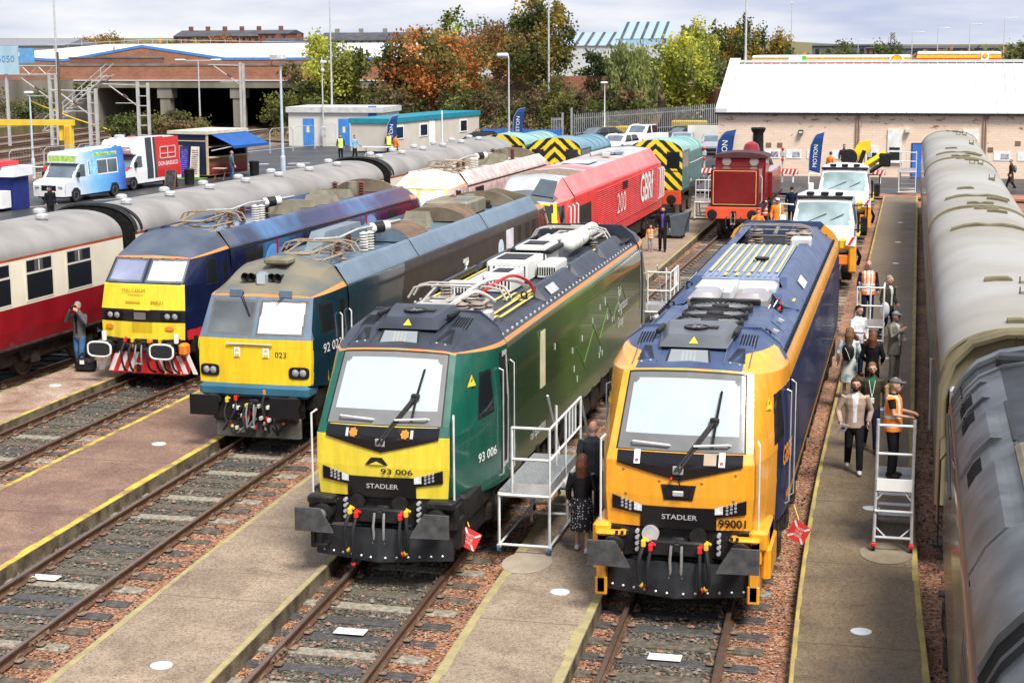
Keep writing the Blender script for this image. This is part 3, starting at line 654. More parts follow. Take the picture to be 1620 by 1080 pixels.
 b=MB();b.raw([(-.52,1.38,3.70),(.52,1.38,3.70),(.62,2.45,3.84),(-.62,2.45,3.84),(-.40,1.56,3.87),(.40,1.56,3.87),(.50,2.45,3.95),(-.50,2.45,3.95)],[(0,1,5,4),(1,2,6,5),(2,3,7,6),(3,0,4,7),(4,5,6,7)],C['hood'])
 for s in(-1,1):b.bbox(s*.60-.04,s*.60+.04,1.8,2.4,3.82,3.90,m_blk,.02)
 o=b.build('roof_hood',root);b=MB();b.lathe([(.2,0),(.2,.02),(.16,.025),(.15,.005),(.04,.005),(.001,.012)],m_blk,c=(-.02,1.98,3.912),n=18)
 for a in range(6):b.box((-.02+.09*cos(a*1.05),1.98+.09*sin(a*1.05),3.925),(.16,.02,.01),m_steel,Matrix.Rotation(a*1.05,3,'Z'))
 b.box((.25,2.0,3.915),(.13,.16,.03),m_blk);b.build('fan',o)
 warn=MB();warn.raw([(-.07,1.42,3.755),(.07,1.42,3.755),(0,1.49,3.85)],[(0,1,2)],mat('sign_yellow',(.80,.62,.04),.5,var=.03));warn.build('warning_triangle',o,0)
 b=MB();b.raw([(-.38,.985,3.51),(.32,.985,3.51),(.28,1.2,3.70),(-.34,1.2,3.70)],[(0,1,2,3)],m_blk);b.raw([(-.34,1.0,3.532),(.28,1.0,3.532),(.245,1.185,3.70),(-.305,1.185,3.70)],[(0,1,2,3)],mat('display_pane',(.22,.25,.26),.15,var=.03))
 for r in range(5):
  for cc in range(4):b.box((-.12+cc*.06,1.035+r*.03,3.565+r*.0265),(.035,.006,.012),mat('display_cells',(.70,.62,.50),.4))
 b.build('destination_display',root,0)
 b=MB()
 for s in(-1,1):
  for i in range(9):
   yy=1.12+i*.052;xa,xb=.56+.012*i,.82-.006*i;b.raw([(s*xa,yy,zr_(xa,yy)+.012),(s*xb,yy+.03,zr_(xb,yy+.03)+.012),(s*xb,yy+.055,zr_(xb,yy+.055)+.012),(s*xa,yy+.025,zr_(xa,yy+.025)+.012)],[(0,1,2,3)if s>0 else(3,2,1,0)],m_blk)
  for i in range(10):
   for k in range(6):xx,yy=.68+.045*k,1.75+i*.05;b.box((s*xx,yy,zr_(xx,yy)+.008),(.022,.026,.01),m_blk)
  for q in(.50,.88):b.tube([(s*q,1.02+.1*k,zr_(q,1.02+.1*k)+.004)for k in range(13)],.012,C['hood'],4)
  for(xx,yy)in((.60,1.04),(.74,1.05)):b.sph((s*xx,yy,zr_(xx,yy)+.01),.018,m_galv,6,4)
 b.build('vent_grille',root,0)
 for s in(-1,1):
  hl=MB()
  for i in range(3):
   for j in range(3):
    xx=s*(.83-.06*i)if not False else 0;zz=1.60+.052*(j-1)+.02*(1-i)
    y,k=at(xx,zz);hl.cyl((xx,y-.034,zz),(xx,y+.03,zz),.021,mat('led_grey',(.32,.33,.34),.2),n=8)
  front_poly(at,[(s*.65,1.52),(s*.535,1.51),(s*.535,1.61),(s*.65,1.65)][::s],mat('lamp_cells',(.72,.74,.74),.25,scale=30,var=.3),.034,hl);hl.build('headlight',root)
  u=MB();xx=s*.43-.03
  if not orange:
   front_poly(at,[(xx-.13,2.20),(xx+.13,2.20),(xx+.13,2.37),(xx-.13,2.37)],m_blk,.03,u)
   pts=[(xx-s*.01+.075*cos(a)*(1 if i%2 else.78),2.29+.075*sin(a)*(1 if i%2 else.78))for i,a in enumerate(lin(0,2*pi,14)[:-1])];front_poly(at,pts,m_orgc,.042,u)
   front_poly(at,[(xx+s*.075,2.23),(xx+s*.12,2.23),(xx+s*.12,2.35),(xx+s*.075,2.35)],mat('lens_grey',(.5,.5,.48),.2),.038,u)
  else:
   xx=s*.62;front_poly(at,[(xx-.045,2.22),(xx+.045,2.22),(xx+.045,2.41),(xx-.045,2.41)],m_white,.036,u);front_poly(at,[(xx-.025,2.26),(xx+.025,2.26),(xx+.025,2.29),(xx-.025,2.29)],m_redc,.044,u)
  u.build('marker_light',root,0)
  y,k=at(s*.45,2.5);handrail(root,[(s*.16+.02,y+.02,2.44),(s*.18+.02,y-.09,2.49),(s*.70,y-.05,2.52),(s*.74,y+.06,2.48)])
  handrail(root,[(s*1.10,.12,1.20),(s*1.16,-.02,1.22),(s*1.16,-.02,2.55),(s*1.12,.12,2.58)])
  handrail(root,[(s*1.37,2.05,1.15),(s*1.45,2.05,1.2),(s*1.45,2.05,2.95),(s*1.38,2.05,2.98)],m_galv,.012);handrail(root,[(s*1.39,2.75,1.1),(s*1.47,2.75,1.15),(s*1.47,2.75,2.95),(s*1.4,2.75,3.0)],m_galv,.012)
  warn_triangle(root,at,0,2.98,.22,(s*1.19,.95,s*.42,.91))
 b=MB();y,k=at(-.02,2.14);y2,k=at(.5,3.0);y3,k=at(.48,2.62)
 b.bbox(-.10,.08,y-.03,y+.04,2.07,2.22,mat('wiper_base',(.35,.35,.35),.4),.02)
 for q in(-.03,.03):b.tube([(-.02+q,y-.06,2.14),(.47+q*.4,(y+y2)/2+.06,2.83)],.024,m_blk,5)
 b.tube([(.02,y-.05,2.12),(.5,(y+y2)/2+.10,2.80)],.010,m_blk,5)
 b.bbox(.40,.54,(y+y2)/2+.02,(y+y2)/2+.10,2.78,2.87,m_blk,.02)
 ya=at(.44,2.42)[0];yb=at(.53,3.2)[0];b.raw([(.455,at(.45,2.48)[0]-.045,2.48),(.475,at(.45,2.48)[0]-.045,2.48),(.515,(y+y2)/2+.06,2.83),(.485,(y+y2)/2+.06,2.83),(.53,yb-.03,3.2),(.538,yb-.03,3.2)],[(0,1,2,3),(3,2,5,4)],m_blk)
 b.tube([(.465,at(.45,2.48)[0]-.05,2.48),(.50,(y+y2)/2+.03,2.83),(.535,yb-.06,3.2)],.02,m_blk,5);b.build('wiper',root)
 b=MB();sq_=mat('screen_mark',(.50,.56,.55),.3)
 for(xa,xb,za,zb)in((-.62,-.46,2.66,2.675),(-.62,-.46,2.775,2.79),(-.62,-.607,2.66,2.79),(-.473,-.46,2.66,2.79)):front_poly(at,[(xa,za),(xb,za),(xb,zb),(xa,zb)],sq_,.012,b)
 b.build('screen_mark',root,0)
 mk=mat('letter_silver',(.55,.56,.57),.3,.4,var=.03);y,k=at(0,1.44);text_mb('STADLER',.075,mk,(1,0,0),(0,.0,1),(0.02,y-.035,1.45),width=.52,bold=.015).build('lettering',root,0)
 if not orange:
  y,k=at(.26,1.68);text_mb('93 006',.085,m_blk,(1,0,0),(0,0,1),(.26,y-.03,1.69),width=.52,bold=.02).build('lettering',root,0)
  b=MB();front_poly(at,[(-.26,1.79),(.12,1.79),(.02,1.91),(-.16,1.91)],m_blk,.02,b);front_poly(at,[(-.19,1.795),(.05,1.795),(-.07,1.85)],C['front'],.028,b);b.build('nose_vent',root,0)
  text_mb('93 006',.15,m_white,(.16,.99,0),(0,0,1),(1.36,1.22,1.72),width=.74,bold=.01,ext=.03).build('lettering',root,0)
 else:
  y,k=at(.80,1.36);text_mb('99001',.12,m_blk,(1,.1,0),(0,0,1),(.80,y-.03,1.37),width=.40,bold=.03).build('lettering',root,0)
  b=MB();front_poly(at,[(-.26,1.93),(.26,1.93),(.21,1.70),(-.21,1.70)],m_blk,.012,b);front_poly(at,[(-.2,1.88),(.2,1.88),(.16,1.74),(-.16,1.74)],m_gloss,.02,b);b.bbox(-.08,.08,-.16,-.13,1.77,1.85,m_galv,.01);b.tube([(-.12,-.12,2.02),(0,-.2,2.06),(.03,-.17,1.94),(.05,-.13,1.86)],.012,m_blk,5);b.sph((-.1,-.13,2.02),.03,m_redc,6,4);b.build('nose_socket',root,0)
  b=MB();front_poly(at,[(.36,2.24),(.54,2.24),(.54,2.40),(.36,2.40)],mat('cardboard',(.42,.34,.24),.8),.04,b);b.build('crest_plate',root,0)
  for(x,z)in((-.82,2.12),(-.28,1.98),(.34,1.97),(.82,2.1),(-.78,1.76),(.80,1.72)):
   yy,k=at(x,z);b=MB();b.sph((x,yy-.004,z),.022,mat('bolt_brown',(.35,.17,.06),.5),8,5,(1,.5,1));b.build('bolt',root)
  text_mb('GBRf',.30,mat('letter_orange',(.75,.26,.03),.5),(.08,1,0),(0,0,1),(1.40,1.75,2.05),width=.85,bold=.02,ext=.03).build('lettering',root,0)
  text_mb('99001',.16,mat('letter_orange',(.75,.26,.03),.5),(.04,1,0),(0,0,1),(1.405,2.05,1.35),width=.6,bold=.02,ext=.03).build('lettering',root,0)
 b=MB();b.bbox(-1.12,1.12,-.02,.5,.80,1.27,m_blk,.03);b.bbox(-.42,.42,-.18,.1,.86,1.10,m_blk,.03);b.bbox(-.5,.5,-.1,.3,.55,.85,m_gloss,.03)
 for s in(-1,1):
  b.bbox(s*.98-.22,s*.98+.22,-.22,.45,1.13,1.27 if not orange else 1.2,m_blk if not orange else C['front'],.03);b.bbox(s*1.02-.2,s*1.02+.2,-.1,.4,.78,1.2,m_blk if not orange else C['front'],.03)
  for i in range(4):b.cyl((s*.60,-.12,1.20-.09*i),(s*.60,.02,1.20-.09*i),.03,m_galv,n=8)
  b.cyl((s*.35-.05,-.15,1.18),(s*.35-.05,-.05,1.18),.125,m_blk if not(orange and s<0)else m_galv,n=18)
  if not orange:b.bbox(s*.35-.12,s*.35+.06,-.06,-.03,.93,1.06,m_galv,.005)
  for i in range(3):b.box((s*(.72+.08*i),-.24,1.205),(.045,.02,.05),m_rub)
 b.build('headstock',root)
 for s in(-1,1):buffer_rect(root,s*.93,1.0,-.62,mat('buffer_pad',(.045,.045,.045),.55,scale=5,col2=(.10,.10,.10)),.62,.38,.22)
 pl=MB();n=12;mp_=mat('plough_grey',(.013,.014,.016),.45,scale=3,col2=(.026,.028,.031))
 for sgn in(-1,1):
  pl.raw([(0,-.38,.30),(sgn*1.12,-.02,.28),(sgn*1.15,.02,.72),(0,-.28,.80),(0,-.32,.26),(sgn*1.12,.06,.26),(sgn*1.15,.10,.72),(0,-.2,.80)],[(0,1,2,3),(4,5,6,7),(0,1,5,4),(1,2,6,5),(2,3,7,6)],mp_)
  for i in range(6):x=.12+.17*i;pl.sph((sgn*x,-.375+.36*x/1.12,.36),.025,m_steel,8,5)
 pl.build('snow_plough',root,0)
 hook(root,-.05,1.0)
 for s in(-1,1):
  hose(root,[(s*.46-.03,-.2,1.02),(s*.50-.03,-.32,.85),(s*.52-.03,-.32,.6),(s*.47-.03,-.3,.45)],cm=m_yelc,r=.03);hose(root,[(s*.36-.02,-.22,.97),(s*.38-.02,-.36,.75),(s*.38-.02,-.36,.45),(s*.40-.02,-.30,.22 if not orange and s<0 else.42)],cm=m_redc,r=.026)
 if orange:
  for s in(-1,1):
   b=MB();b.bbox(s*1.12-.07,s*1.12+.07,-.2,.5,.25,.8,C['front'],.02);b.bbox(s*1.12-.09,s*1.12+.09,-.2,-.16,.22,.5,C['front'],.02);b.bbox(s*1.15-.12,s*1.15+.15,-.1,1.0,.98,1.3,C['front'],.05);b.bbox(s*1.25-.05,s*1.25+.09,.1,1.2,.5,1.0,C['front'],.04);b.build('front_step',root)
 else:
  b=MB();b.bbox(-1.12,-1.05,-.3,-.22,.45,.82,m_blk,.01);b.bbox(-1.0,-.93,-.3,-.22,.5,.82,m_blk,.01);b.bbox(-1.1,-.85,-.32,-.05,.46,.52,m_blk,.01);b.bbox(.95,1.25,0,1.6,.45,1.0,m_blk,.05);b.build('front_step',root)
 for i in range(5):pass
 bogie(root,3.6,2.7 if not orange else 3.2,2 if not orange else 3);bogie(root,L-3.6,2.7 if not orange else 3.2,2 if not orange else 3)
 b=MB()
 for s in(-1,1):
  for i,(ya,yb,zz,x1)in enumerate(((6.0,8.2,.45,1.30),(8.4,9.6,.55,1.28),(9.8,L-6.2,.42,1.30))):b.bbox(min(s*.6,s*x1),max(s*.6,s*x1),ya,yb,zz,1.0,m_dirt,.05)
  for i in range(int((L-5)/1.1)):b.bbox(s*1.36-.03,s*1.36+.03,2.7+i*1.1,2.9+i*1.1,.8,1.0,m_blk,.01)
 b.build('underfloor_box',root)
 return root,at
m_gloss=mat('gloss_black',(.008,.008,.010),.15,var=.02,spec=.4)
def fade(name,stops,axis=1,span=(0,18),rough=.25):
 """livery colours fading along the body; the green stops include painted sheen"""
 m=bpy.data.materials.new(name);m.use_nodes=True;t=m.node_tree;b=t.nodes['Principled BSDF']
 tcn=N('ShaderNodeTexCoord',t);sx=N('ShaderNodeSeparateXYZ',t);t.links.new(tcn.outputs['Object'],sx.inputs[0])
 n=N('ShaderNodeTexNoise',t);n.inputs['Scale'].default_value=.9;n.inputs['Detail'].default_value=6;t.links.new(tcn.outputs['Object'],n.inputs[0])
 mr=N('ShaderNodeMapRange',t);mr.inputs[1].default_value=span[0];mr.inputs[2].default_value=span[1];t.links.new(sx.outputs[axis],mr.inputs[0])
 ad=N('ShaderNodeMath',t);ad.operation='MULTIPLY_ADD';ad.inputs[1].default_value=.35;t.links.new(n.outputs[0],ad.inputs[0]);sb=N('ShaderNodeMath',t);sb.operation='SUBTRACT';sb.inputs[1].default_value=.17;t.links.new(mr.outputs[0],sb.inputs[0]);t.links.new(sb.outputs[0],ad.inputs[2])
 r=N('ShaderNodeValToRGB',t);e=r.color_ramp.elements
 e[0].position,e[0].color=stops[0][0],(*stops[0][1],1);e[1].position,e[1].color=stops[-1][0],(*stops[-1][1],1)
 for p,c in stops[1:-1]:x=e.new(p);x.color=(*c,1)
 t.links.new(ad.outputs[0],r.inputs[0]);t.links.new(r.outputs[0],b.inputs['Base Color']);b.inputs['Roughness'].default_value=rough;b.inputs['Coat Weight'].default_value=.5;b.inputs['Coat Roughness'].default_value=.05
 MATS[name]=m;return m
m_orange_line=mat('orange_line',(.70,.24,.06),.4,var=.04)
pal93=dict(front=paint('loco_yellow',(.76,.60,.045)),side=paint('deep_green',(.006,.095,.062)),side2=fade('green_livery_sheen',[(.0,(.005,.055,.035)),(.2,(.018,.05,.018)),(.36,(.04,.075,.016)),(.5,(.085,.165,.022)),(.72,(.045,.095,.035)),(1,(.03,.05,.026))]),line=m_orange_line,roof=mat('roof_slate',(.022,.028,.040),.4,scale=2,col2=(.04,.048,.064)),hood=mat('hood_slate',(.026,.032,.045),.4,scale=2,col2=(.045,.052,.068)),band=mat('screen_band',(.17,.172,.17),.15,var=.08),blind=mat('drawn_blind',(.42,.50,.49),.12,scale=.6,var=.03,coat=.1))  # green side fade, its middle stops brightened to paint in glossy reflection
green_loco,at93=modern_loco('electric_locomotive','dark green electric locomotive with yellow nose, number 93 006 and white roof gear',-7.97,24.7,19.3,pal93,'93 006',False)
pal99=dict(front=paint('loco_orange',(.86,.37,.022)),side=paint('loco_orange_side',(.84,.36,.03)),side2=mat('navy_livery',(.014,.022,.075),.38,scale=1.5,var=.2,coat=.1),line=paint('orange_edge',(.80,.36,.03)),roof=mat('roof_navy',(.034,.056,.125),.36,scale=2,col2=(.06,.09,.17)),hood=mat('hood_grey',(.10,.11,.125),.35,scale=2),band=mat('screen_band2',(.15,.152,.152),.15,var=.08),blind=mat('drawn_blind2',(.40,.475,.49),.12,scale=3,var=.03,coat=.1,streak=1))
orange_loco,at99=modern_loco('electric_locomotive','orange fronted locomotive with navy sides and roof, number 99001',-3.20,23.95,21.7,pal99,'99001',True)
def roof93(root,L):
 zr=3.50;ys=mat('walkway_yellow',(.62,.50,.13),.6);wb=mat('equipment_white',(.60,.61,.58),.5,scale=3,col2=(.72,.72,.68));sl=pal93['roof']
 b=MB()
 for yy in(7.6,7.85,8.1,8.35,10.6,10.9,11.2,13.2,13.5,13.8):pass
 for s in(-1,1):
  for q in(.72,.92):b.box((s*q,L/2+.6,zr+.012),(.06,L-6.6,.008),ys)
 for yy in(3.6,6.2):
  for i in range(4):b.box((.35+.16*i,yy,zr+.014),(.06,.9,.008),ys)
 b.build('walkway_stripe',root,0)
 b=MB()
 for s in(-1,1):
  for(ya,yb)in((6.2,9.1),(9.3,11.9),(12.2,14.6)):
   b.raw([(s*1.0,ya,zr),(s*1.24,ya,zr-.08),(s*1.24,yb,zr-.08),(s*1.0,yb,zr),(s*.98,ya+.15,zr+.19),(s*.90,ya+.15,zr+.19),(s*.90,yb-.1,zr+.19),(s*.98,yb-.1,zr+.19)],[(1,2,7,4),(0,1,4,5),(2,3,6,7),(4,7,6,5),(0,5,6,3)],sl)
  for i in range(int((L-5.4)/.33)):b.bbox(s*1.25-.02,s*1.25+.02,2.8+i*.33,2.86+i*.33,3.38,3.43,m_galv,.008)
 b.raw([(1.07,6.7,3.63),(1.20,6.7,3.49),(1.20,7.4,3.49),(1.07,7.4,3.63)],[(0,1,2,3)],m_galv);b.build('roof_hatch',root,0)
 panto(root,3.9,zr+.05,mat('panto_grey',(.40,.37,.33),.5),1.6,.12,.16)
 b=MB()
 for(x,y)in((.35,3.45),(.62,3.55),(.05,5.2),(-.5,5.4)):insulator(b,x,y,zr,.34,m_ins_g,.13,6)
 b.build('insulator',root)
 for(pts,m)in(([(.3,3.5,3.9),(.5,4.6,4.05),(.75,5.6,3.9),(.85,6.2,3.7)],mat('cable_white',(.75,.73,.70),.4)),([(.45,4.3,3.85),(.75,5.2,4.05),(.9,6.0,3.85),(.95,6.3,3.6)],m_redc),([(.1,3.4,3.75),(.55,3.6,4.0),(.75,4.2,3.75)],mat('cable_white',(.75,.73,.70),.4))):
  hose(root,pts,m,r=.03).name='roof_cable'
 for(x0,x1,ya,yb,h,grille)in((-.15,.42,6.6,7.7,.36,1),(-.45,.4,8.0,9.4,.42,1),(.45,.85,8.6,9.7,.30,0),(-.4,.3,10.1,11.3,.46,1),(-.75,-.25,5.9,6.5,.25,0)):
  b=MB();b.bbox(x0,x1,ya,yb,zr,zr+h,wb,.03);o=b.build('equipment_box',root)
  g=MB();
  if grille:g.bbox(x0+.12,x1-.12,ya+.3,yb-.3,zr+h,zr+h+.02,m_blk,.005)
  for i in range(8):g.box((x0+(x1-x0)*(i+.5)/8,ya-.003,zr+h*.5),(.03,.008,h*.55),m_blk)
  g.build('grille',o,0)
 b=MB();b.bbox(-.5,.4,10.1,11.4,zr+.30,zr+.40,m_blk,.02);b.bbox(-.75,-.45,3.0,9.0,zr,zr+.08,m_galv,.02);b.bbox(.5,.72,2.75,3.4,zr+.02,zr+.13,wb,.03);b.bbox(.75,.9,3.3,3.6,zr,zr+.2,m_galv,.02);b.build('cable_tray',root)
 b=MB();b.tube([(-.3,11.5,3.72),(-.3,13.1,3.75),(.1,13.3,3.8),(.2,14.6,3.8)],.10,wb,10);b.tube([(-.6,11.2,3.65),(-.6,14.2,3.68)],.07,wb,10)
 b.cyl((.36,12.0,3.78),(.36,13.4,3.78),.19,wb,n=16);b.sph((.36,12.0,3.78),.19,wb,14,8);b.cyl((.32,13.6,3.8),(.32,14.9,3.8),.17,wb,n=14);b.cyl((.36,12.7,3.78),(.36,12.78,3.78),.205,m_galv,n=16);b.build('air_tank',root)
 b=MB()
 for(x,y)in((-.95,6.5),(.86,7.8),(-.95,9.8),(.86,11.0),(.86,5.9),(-.95,13)):eye(b,x,y,zr,m_blk)
 b.build('lifting_eye',root)
 for i in range(5):b=MB();b.lathe([(.12,0),(.14,.05),(.10,.1),(.001,.1)],m_blk,c=(-.35+.2*(i%2),5.3+i*.28,zr),n=10);b.build('roof_vent',root)
 mw=mat('letter_pale',(.62,.70,.60),.5);lx=1.41
 for i,tx in enumerate(('Rail','Operations','Group')):text_mb(tx,.24,m_white,(0,1,0),(0,0,1),(lx,12.5,2.62-.36*i),bold=.0,ext=.006,align='LEFT',squash=.8).build('lettering',root,0)
 text_mb('rail operations',.18,m_white,(0,1,0),(0,0,1),(lx,4.7,1.32),ext=.006,squash=.8).build('lettering',root,0)
 b=MB();rnd=random.Random(3)
 for i in range(16):y=6+rnd.random()*7;z=1.5+rnd.random()*1.3;b.box((lx+.004,y,z),(.006,.05,.12),mw)
 b.build('livery_fleck',root,0)
 b=MB();b.box((lx+.002,5.1,2.55),(.01,.35,1.05),mat('pale_panel',(.70,.66,.42),.4,scale=2));b.build('livery_panel',root,0)
 b=MB();mw2=mat('livery_line',(.16,.33,.07),.4)
 for i in range(7):b.box((lx+.002,8.5+i*.8,1.9+.1*i),(.006,1.1,.012),mw2,Matrix.Rotation(.5 if i%2 else-.6,3,'X'))
 b.build('livery_lines',root,0)
 b=MB();b.bbox(-1.2,1.2,L-4.0,L-2.7,zr,zr+.05,m_blk,.02);b.build('roof_bay',root);panto(root,L-3.6,zr+.02,mat('panto_grey',(.40,.37,.33),.5),1.6,.12,.16,-1)
_old=set(green_loco.children);roof93(green_loco,18.2)
for _o in green_loco.children:
 if _o not in _old:_o.scale.y=1.086;_o.location.y=2.7*(1-1.086)
def roof99(root,L):
 zr=3.5;ys=mat('walkway_yellow',(.62,.50,.13),.6);sl=pal99['roof'];sil=mat('silver_cowl',(.50,.47,.46),.35,.6,scale=2)
 b=MB()
 for s in(-1,1):
  for(ya,yb,h)in((2.9,5.6,.2),(7.1,8.2,.2),(8.3,13.8,.34),(14.0,18.3,.30)):
   b.raw([(s*.9,ya,zr),(s*1.22,ya,zr-.06),(s*1.22,yb,zr-.06),(s*.9,yb,zr),(s*.88,ya+.2,zr+h),(s*.7,ya+.2,zr+h),(s*.7,yb-.1,zr+h),(s*.88,yb-.1,zr+h)],[(1,2,7,4),(0,1,4,5),(2,3,6,7),(4,7,6,5)],sl)
   if ya<4:
    for yy in(3.5,4.6):b.raw([(s*(.94),yy-.3,zr+.17),(s*1.15,yy-.3,zr+.0),(s*1.15,yy+.45,zr+.0),(s*.94,yy+.45,zr+.17)],[(0,1,2,3)],mat('hatch_navy',(.055,.08,.16),.3));b.cyl((s*1.06,yy+.05,zr+.11),(s*1.08,yy+.05,zr+.15),.06,m_galv,n=8)
  for i in range(int((L-5.6)/.24)):b.bbox(s*1.27-.025,s*1.27+.025,2.8+i*.24,2.87+i*.24,3.37,3.44,m_blk,.008)
  b.box((s*1.1,9.6,zr+.12),(.2,.9,.01),mat('pale_grille',(.5,.52,.55),.5,scale=30,var=.3),Matrix.Rotation(s*.86,3,'Y'))
 b.build('roof_hatch',root,0)
 b=MB();b.bbox(-.72,.72,2.9,5.8,zr,zr+.2,sl,.03);b.build('fan_deck',root)
 for i in range(3):
  b=MB();c=(0,3.45+i*.80,zr+.2);b.lathe([(.56,0),(.56,.10),(.52,.12),(.50,.05),(.16,.05),(.14,.11),(.001,.12)],m_blk,c=c,n=28)
  for k in range(28):a=k*2*pi/28;b.box((c[0]+.31*cos(a),c[1]+.31*sin(a),c[2]+.075),(.36,.03,.01),m_steel,Matrix.Rotation(a,3,'Z'))
  b.cyl((c[0],c[1],c[2]+.051),(c[0],c[1],c[2]+.056),.49,m_blk,n=24);b.build('cooling_fan',root)
 b=MB();b.bbox(-.62,.62,5.75,5.9,zr+.18,zr+.3,m_blk,.02);b.build('fan_rail',root)
 for s in(-1,1):
  b=MB();b.bbox(s*.42-.30,s*.42+.30,6.0,7.0,zr,zr+.36,sil,.12);b.bbox(s*.42-.22,s*.42+.22,7.0,7.35,zr,zr+.30,m_galv,.05);b.build('exhaust_cowl',root)
 b=MB();b.bbox(-.08,.08,5.9,7.5,zr,zr+.42,m_galv,.02);b.bbox(-.75,.75,7.4,8.2,zr,zr+.32,mat('pale_cowl',(.56,.56,.55),.4,.3,scale=3),.06);b.cyl((-.6,5.95,zr+.1),(-.6,5.6,zr+.1),.1,mat('pipe_buff',(.42,.36,.27),.5),n=10);b.cyl((.55,5.95,zr+.1),(.55,5.6,zr+.1),.1,mat('pipe_buff',(.42,.36,.27),.5),n=10);b.build('exhaust_box',root)
 b=MB()
 for k in range(14):x=random.Random(k).uniform(.6,.95);y=6.0+k*.09;b.tube([(x,y,zr+.02),(x+.06,y+.1,zr+.13),(x+.02,y+.25,zr+.03)],.014,(m_redc if k%6==0 else(m_galv if k%3==0 else m_blk)),5)
 b.build('roof_cable',root)
 b=MB();mr_=mat('ribbed_navy',(.20,.245,.36),.4,scale=2)
 b.bbox(-.74,.74,8.3,13.8,zr,zr+.34,mr_,.02)
 for i in range(13):x=-.69+i*.115;b.bbox(x-.018,x+.018,8.4,13.75,zr+.34,zr+.365,mr_,.005)
 b.build('radiator_roof',root,20)
 b=MB()
 for i in range(9):b.box((-.64+i*.16,11.3,zr+.372),(.055,4.6,.008),mat('pale_stripe',(.52,.45,.20),.6))
 for i in range(3):b.box((-.3+i*.22,8.6,zr+.372),(.06,.35,.008),ys);b.box((1.06,8.6+i*.12-1.2,zr+.06),(.1,.07,.01),ys)
 for s in(-1,1):b.box((s*.98,16.3,zr+.012),(.07,4.0,.008),ys);b.box((s*1.12,16.3,zr-.0),(.05,4.0,.008),ys)
 b.build('walkway_stripe',root,0)
 panto(root,17.0,zr+.06,mat('panto_dark',(.20,.18,.16),.5),1.6,.12,.2,-1)
 b=MB()
 for(x,y)in((.45,15.9),(.72,16.0),(-.45,16.6),(.6,17.4)):insulator(b,x,y,zr,.42,m_ins_g,.17,6)
 b.build('insulator',root)
 b=MB()
 for(x,y)in((-.98,2.95),(.95,5.7),(-.95,5.7),(.62,8.1),(-.95,8.2),(.9,13.1),(-.9,13.1),(.98,2.95)):eye(b,x,y,zr+.1,m_blk)
 b.lathe([(.12,0),(.16,.06),(.001,.08)],m_blk,c=(.2,10.8,zr+.37),n=12);b.build('lifting_eye',root)
 b=MB();b.bbox(-1.1,1.1,14.1,L-2.7,zr,zr+.03,m_blk,.01);b.build('roof_bay',root)
 b=MB();rg=mat('mesh_galv',(.55,.55,.52),.5)
 b.bbox(.5,.95,14.6,15.2,zr,zr+.4,rg,.03);b.bbox(-.2,.4,14.1,14.5,zr,zr+.25,rg,.03);b.build('equipment_box',root)
roof99(orange_loco,21.7)
def classic_loco(label,X,y0,L,slope,F,Q,kc,cabL,clsF,clsS,Qb,clsB,group=None,d=.03,power=2.6,bulge=.08,rear_d=.08,bog=2):
 root=thing('locomotive',label,'locomotive',(X,y0,0),-math.atan(slope),group)
 parts={}
 at=cab(parts,F,Q,kc,cabL,clsS,clsF,d,power,bulge)
 p2={}
 cab(p2,F,Q,kc,cabL,clsS,clsF,rear_d,power,bulge,Y=lambda y:L-y)
 body(parts,Qb,cabL,L-cabL,clsB,.08,.07)
 for k,mb in parts.items():mb.build(k,root,40)
 for k,mb in p2.items():mb.build(k,root,40)
 b=MB();b.bbox(-1.22,1.22,.3,L-.3,.75,1.22,m_blk,.05);b.build('underframe',root)
 bogie(root,3.3,3.0 if bog==3 else 2.8,bog);bogie(root,L-3.3,3.0 if bog==3 else 2.8,bog)
 b=MB()
 for s in(-1,1):
  for(ya,yb,zz)in((6.2,8.6,.4),(8.8,11.2,.5),(11.4,L-6.0,.42)):b.bbox(min(s*.5,s*1.25),max(s*.5,s*1.25),ya,yb,zz,1.0,m_dirt,.06)
 b.build('underfloor_box',root)
 for ya in(cabL,L-cabL):
  w=MB();half=[(q[0],q[1])for q in Q if q[1]>2.9];w.prism([(q[0],q[1])for q in half]+[(-q[0],q[1])for q in half[::-1]],MATS.get('roof_tan',m_dirt),'y',ya-.03,ya+.03);w.build('roof_bulkhead',root,0)
 return root,at
def headlamp(root,at,x,z,w=.42,h=.2,n=2,m=None):
 b=MB();pts=[(x+w/2*math.copysign(abs(cos(a))**.5,cos(a)),z+h/2*math.copysign(abs(sin(a))**.5,sin(a)))for a in lin(0,2*pi,20)[:-1]]
 front_poly(at,pts,m_gloss,.02,b)
 for i in range(n):
  xx=x+(i-(n-1)/2)*w*.36;y,k=at(xx,z);b.lathe([(.075,.05),(.075,-.02),(.06,-.03),(.001,-.035)],mat('lamp_lens',(.30,.31,.32),.12,scale=20,var=.3),c=(xx,y,z),axis='y',n=14)
 return b.build('headlight',root)
def wiper(root,p0,p1,blade=None):
 b=MB();P0=Vector(p0);P1=Vector(p1);
 for q in(0,.05):b.tube([P0+Vector((q,0,0)),P1+Vector((q*.4,0,0))],.011,m_blk,5)
 if blade:b.tube(blade,.014,m_blk,5)
 b.bbox(P0.x-.05,P0.x+.09,P0.y-.03,P0.y+.03,P0.z-.05,P0.z+.05,m_blk,.015);return b.build('wiper',root)
m_tan=mat('roof_tan',(.125,.10,.068),.85,scale=1.6,col2=(.22,.185,.125),detail=8)
m_tan2=mat('roof_khaki',(.16,.142,.10),.8,scale=2,col2=(.25,.225,.17))
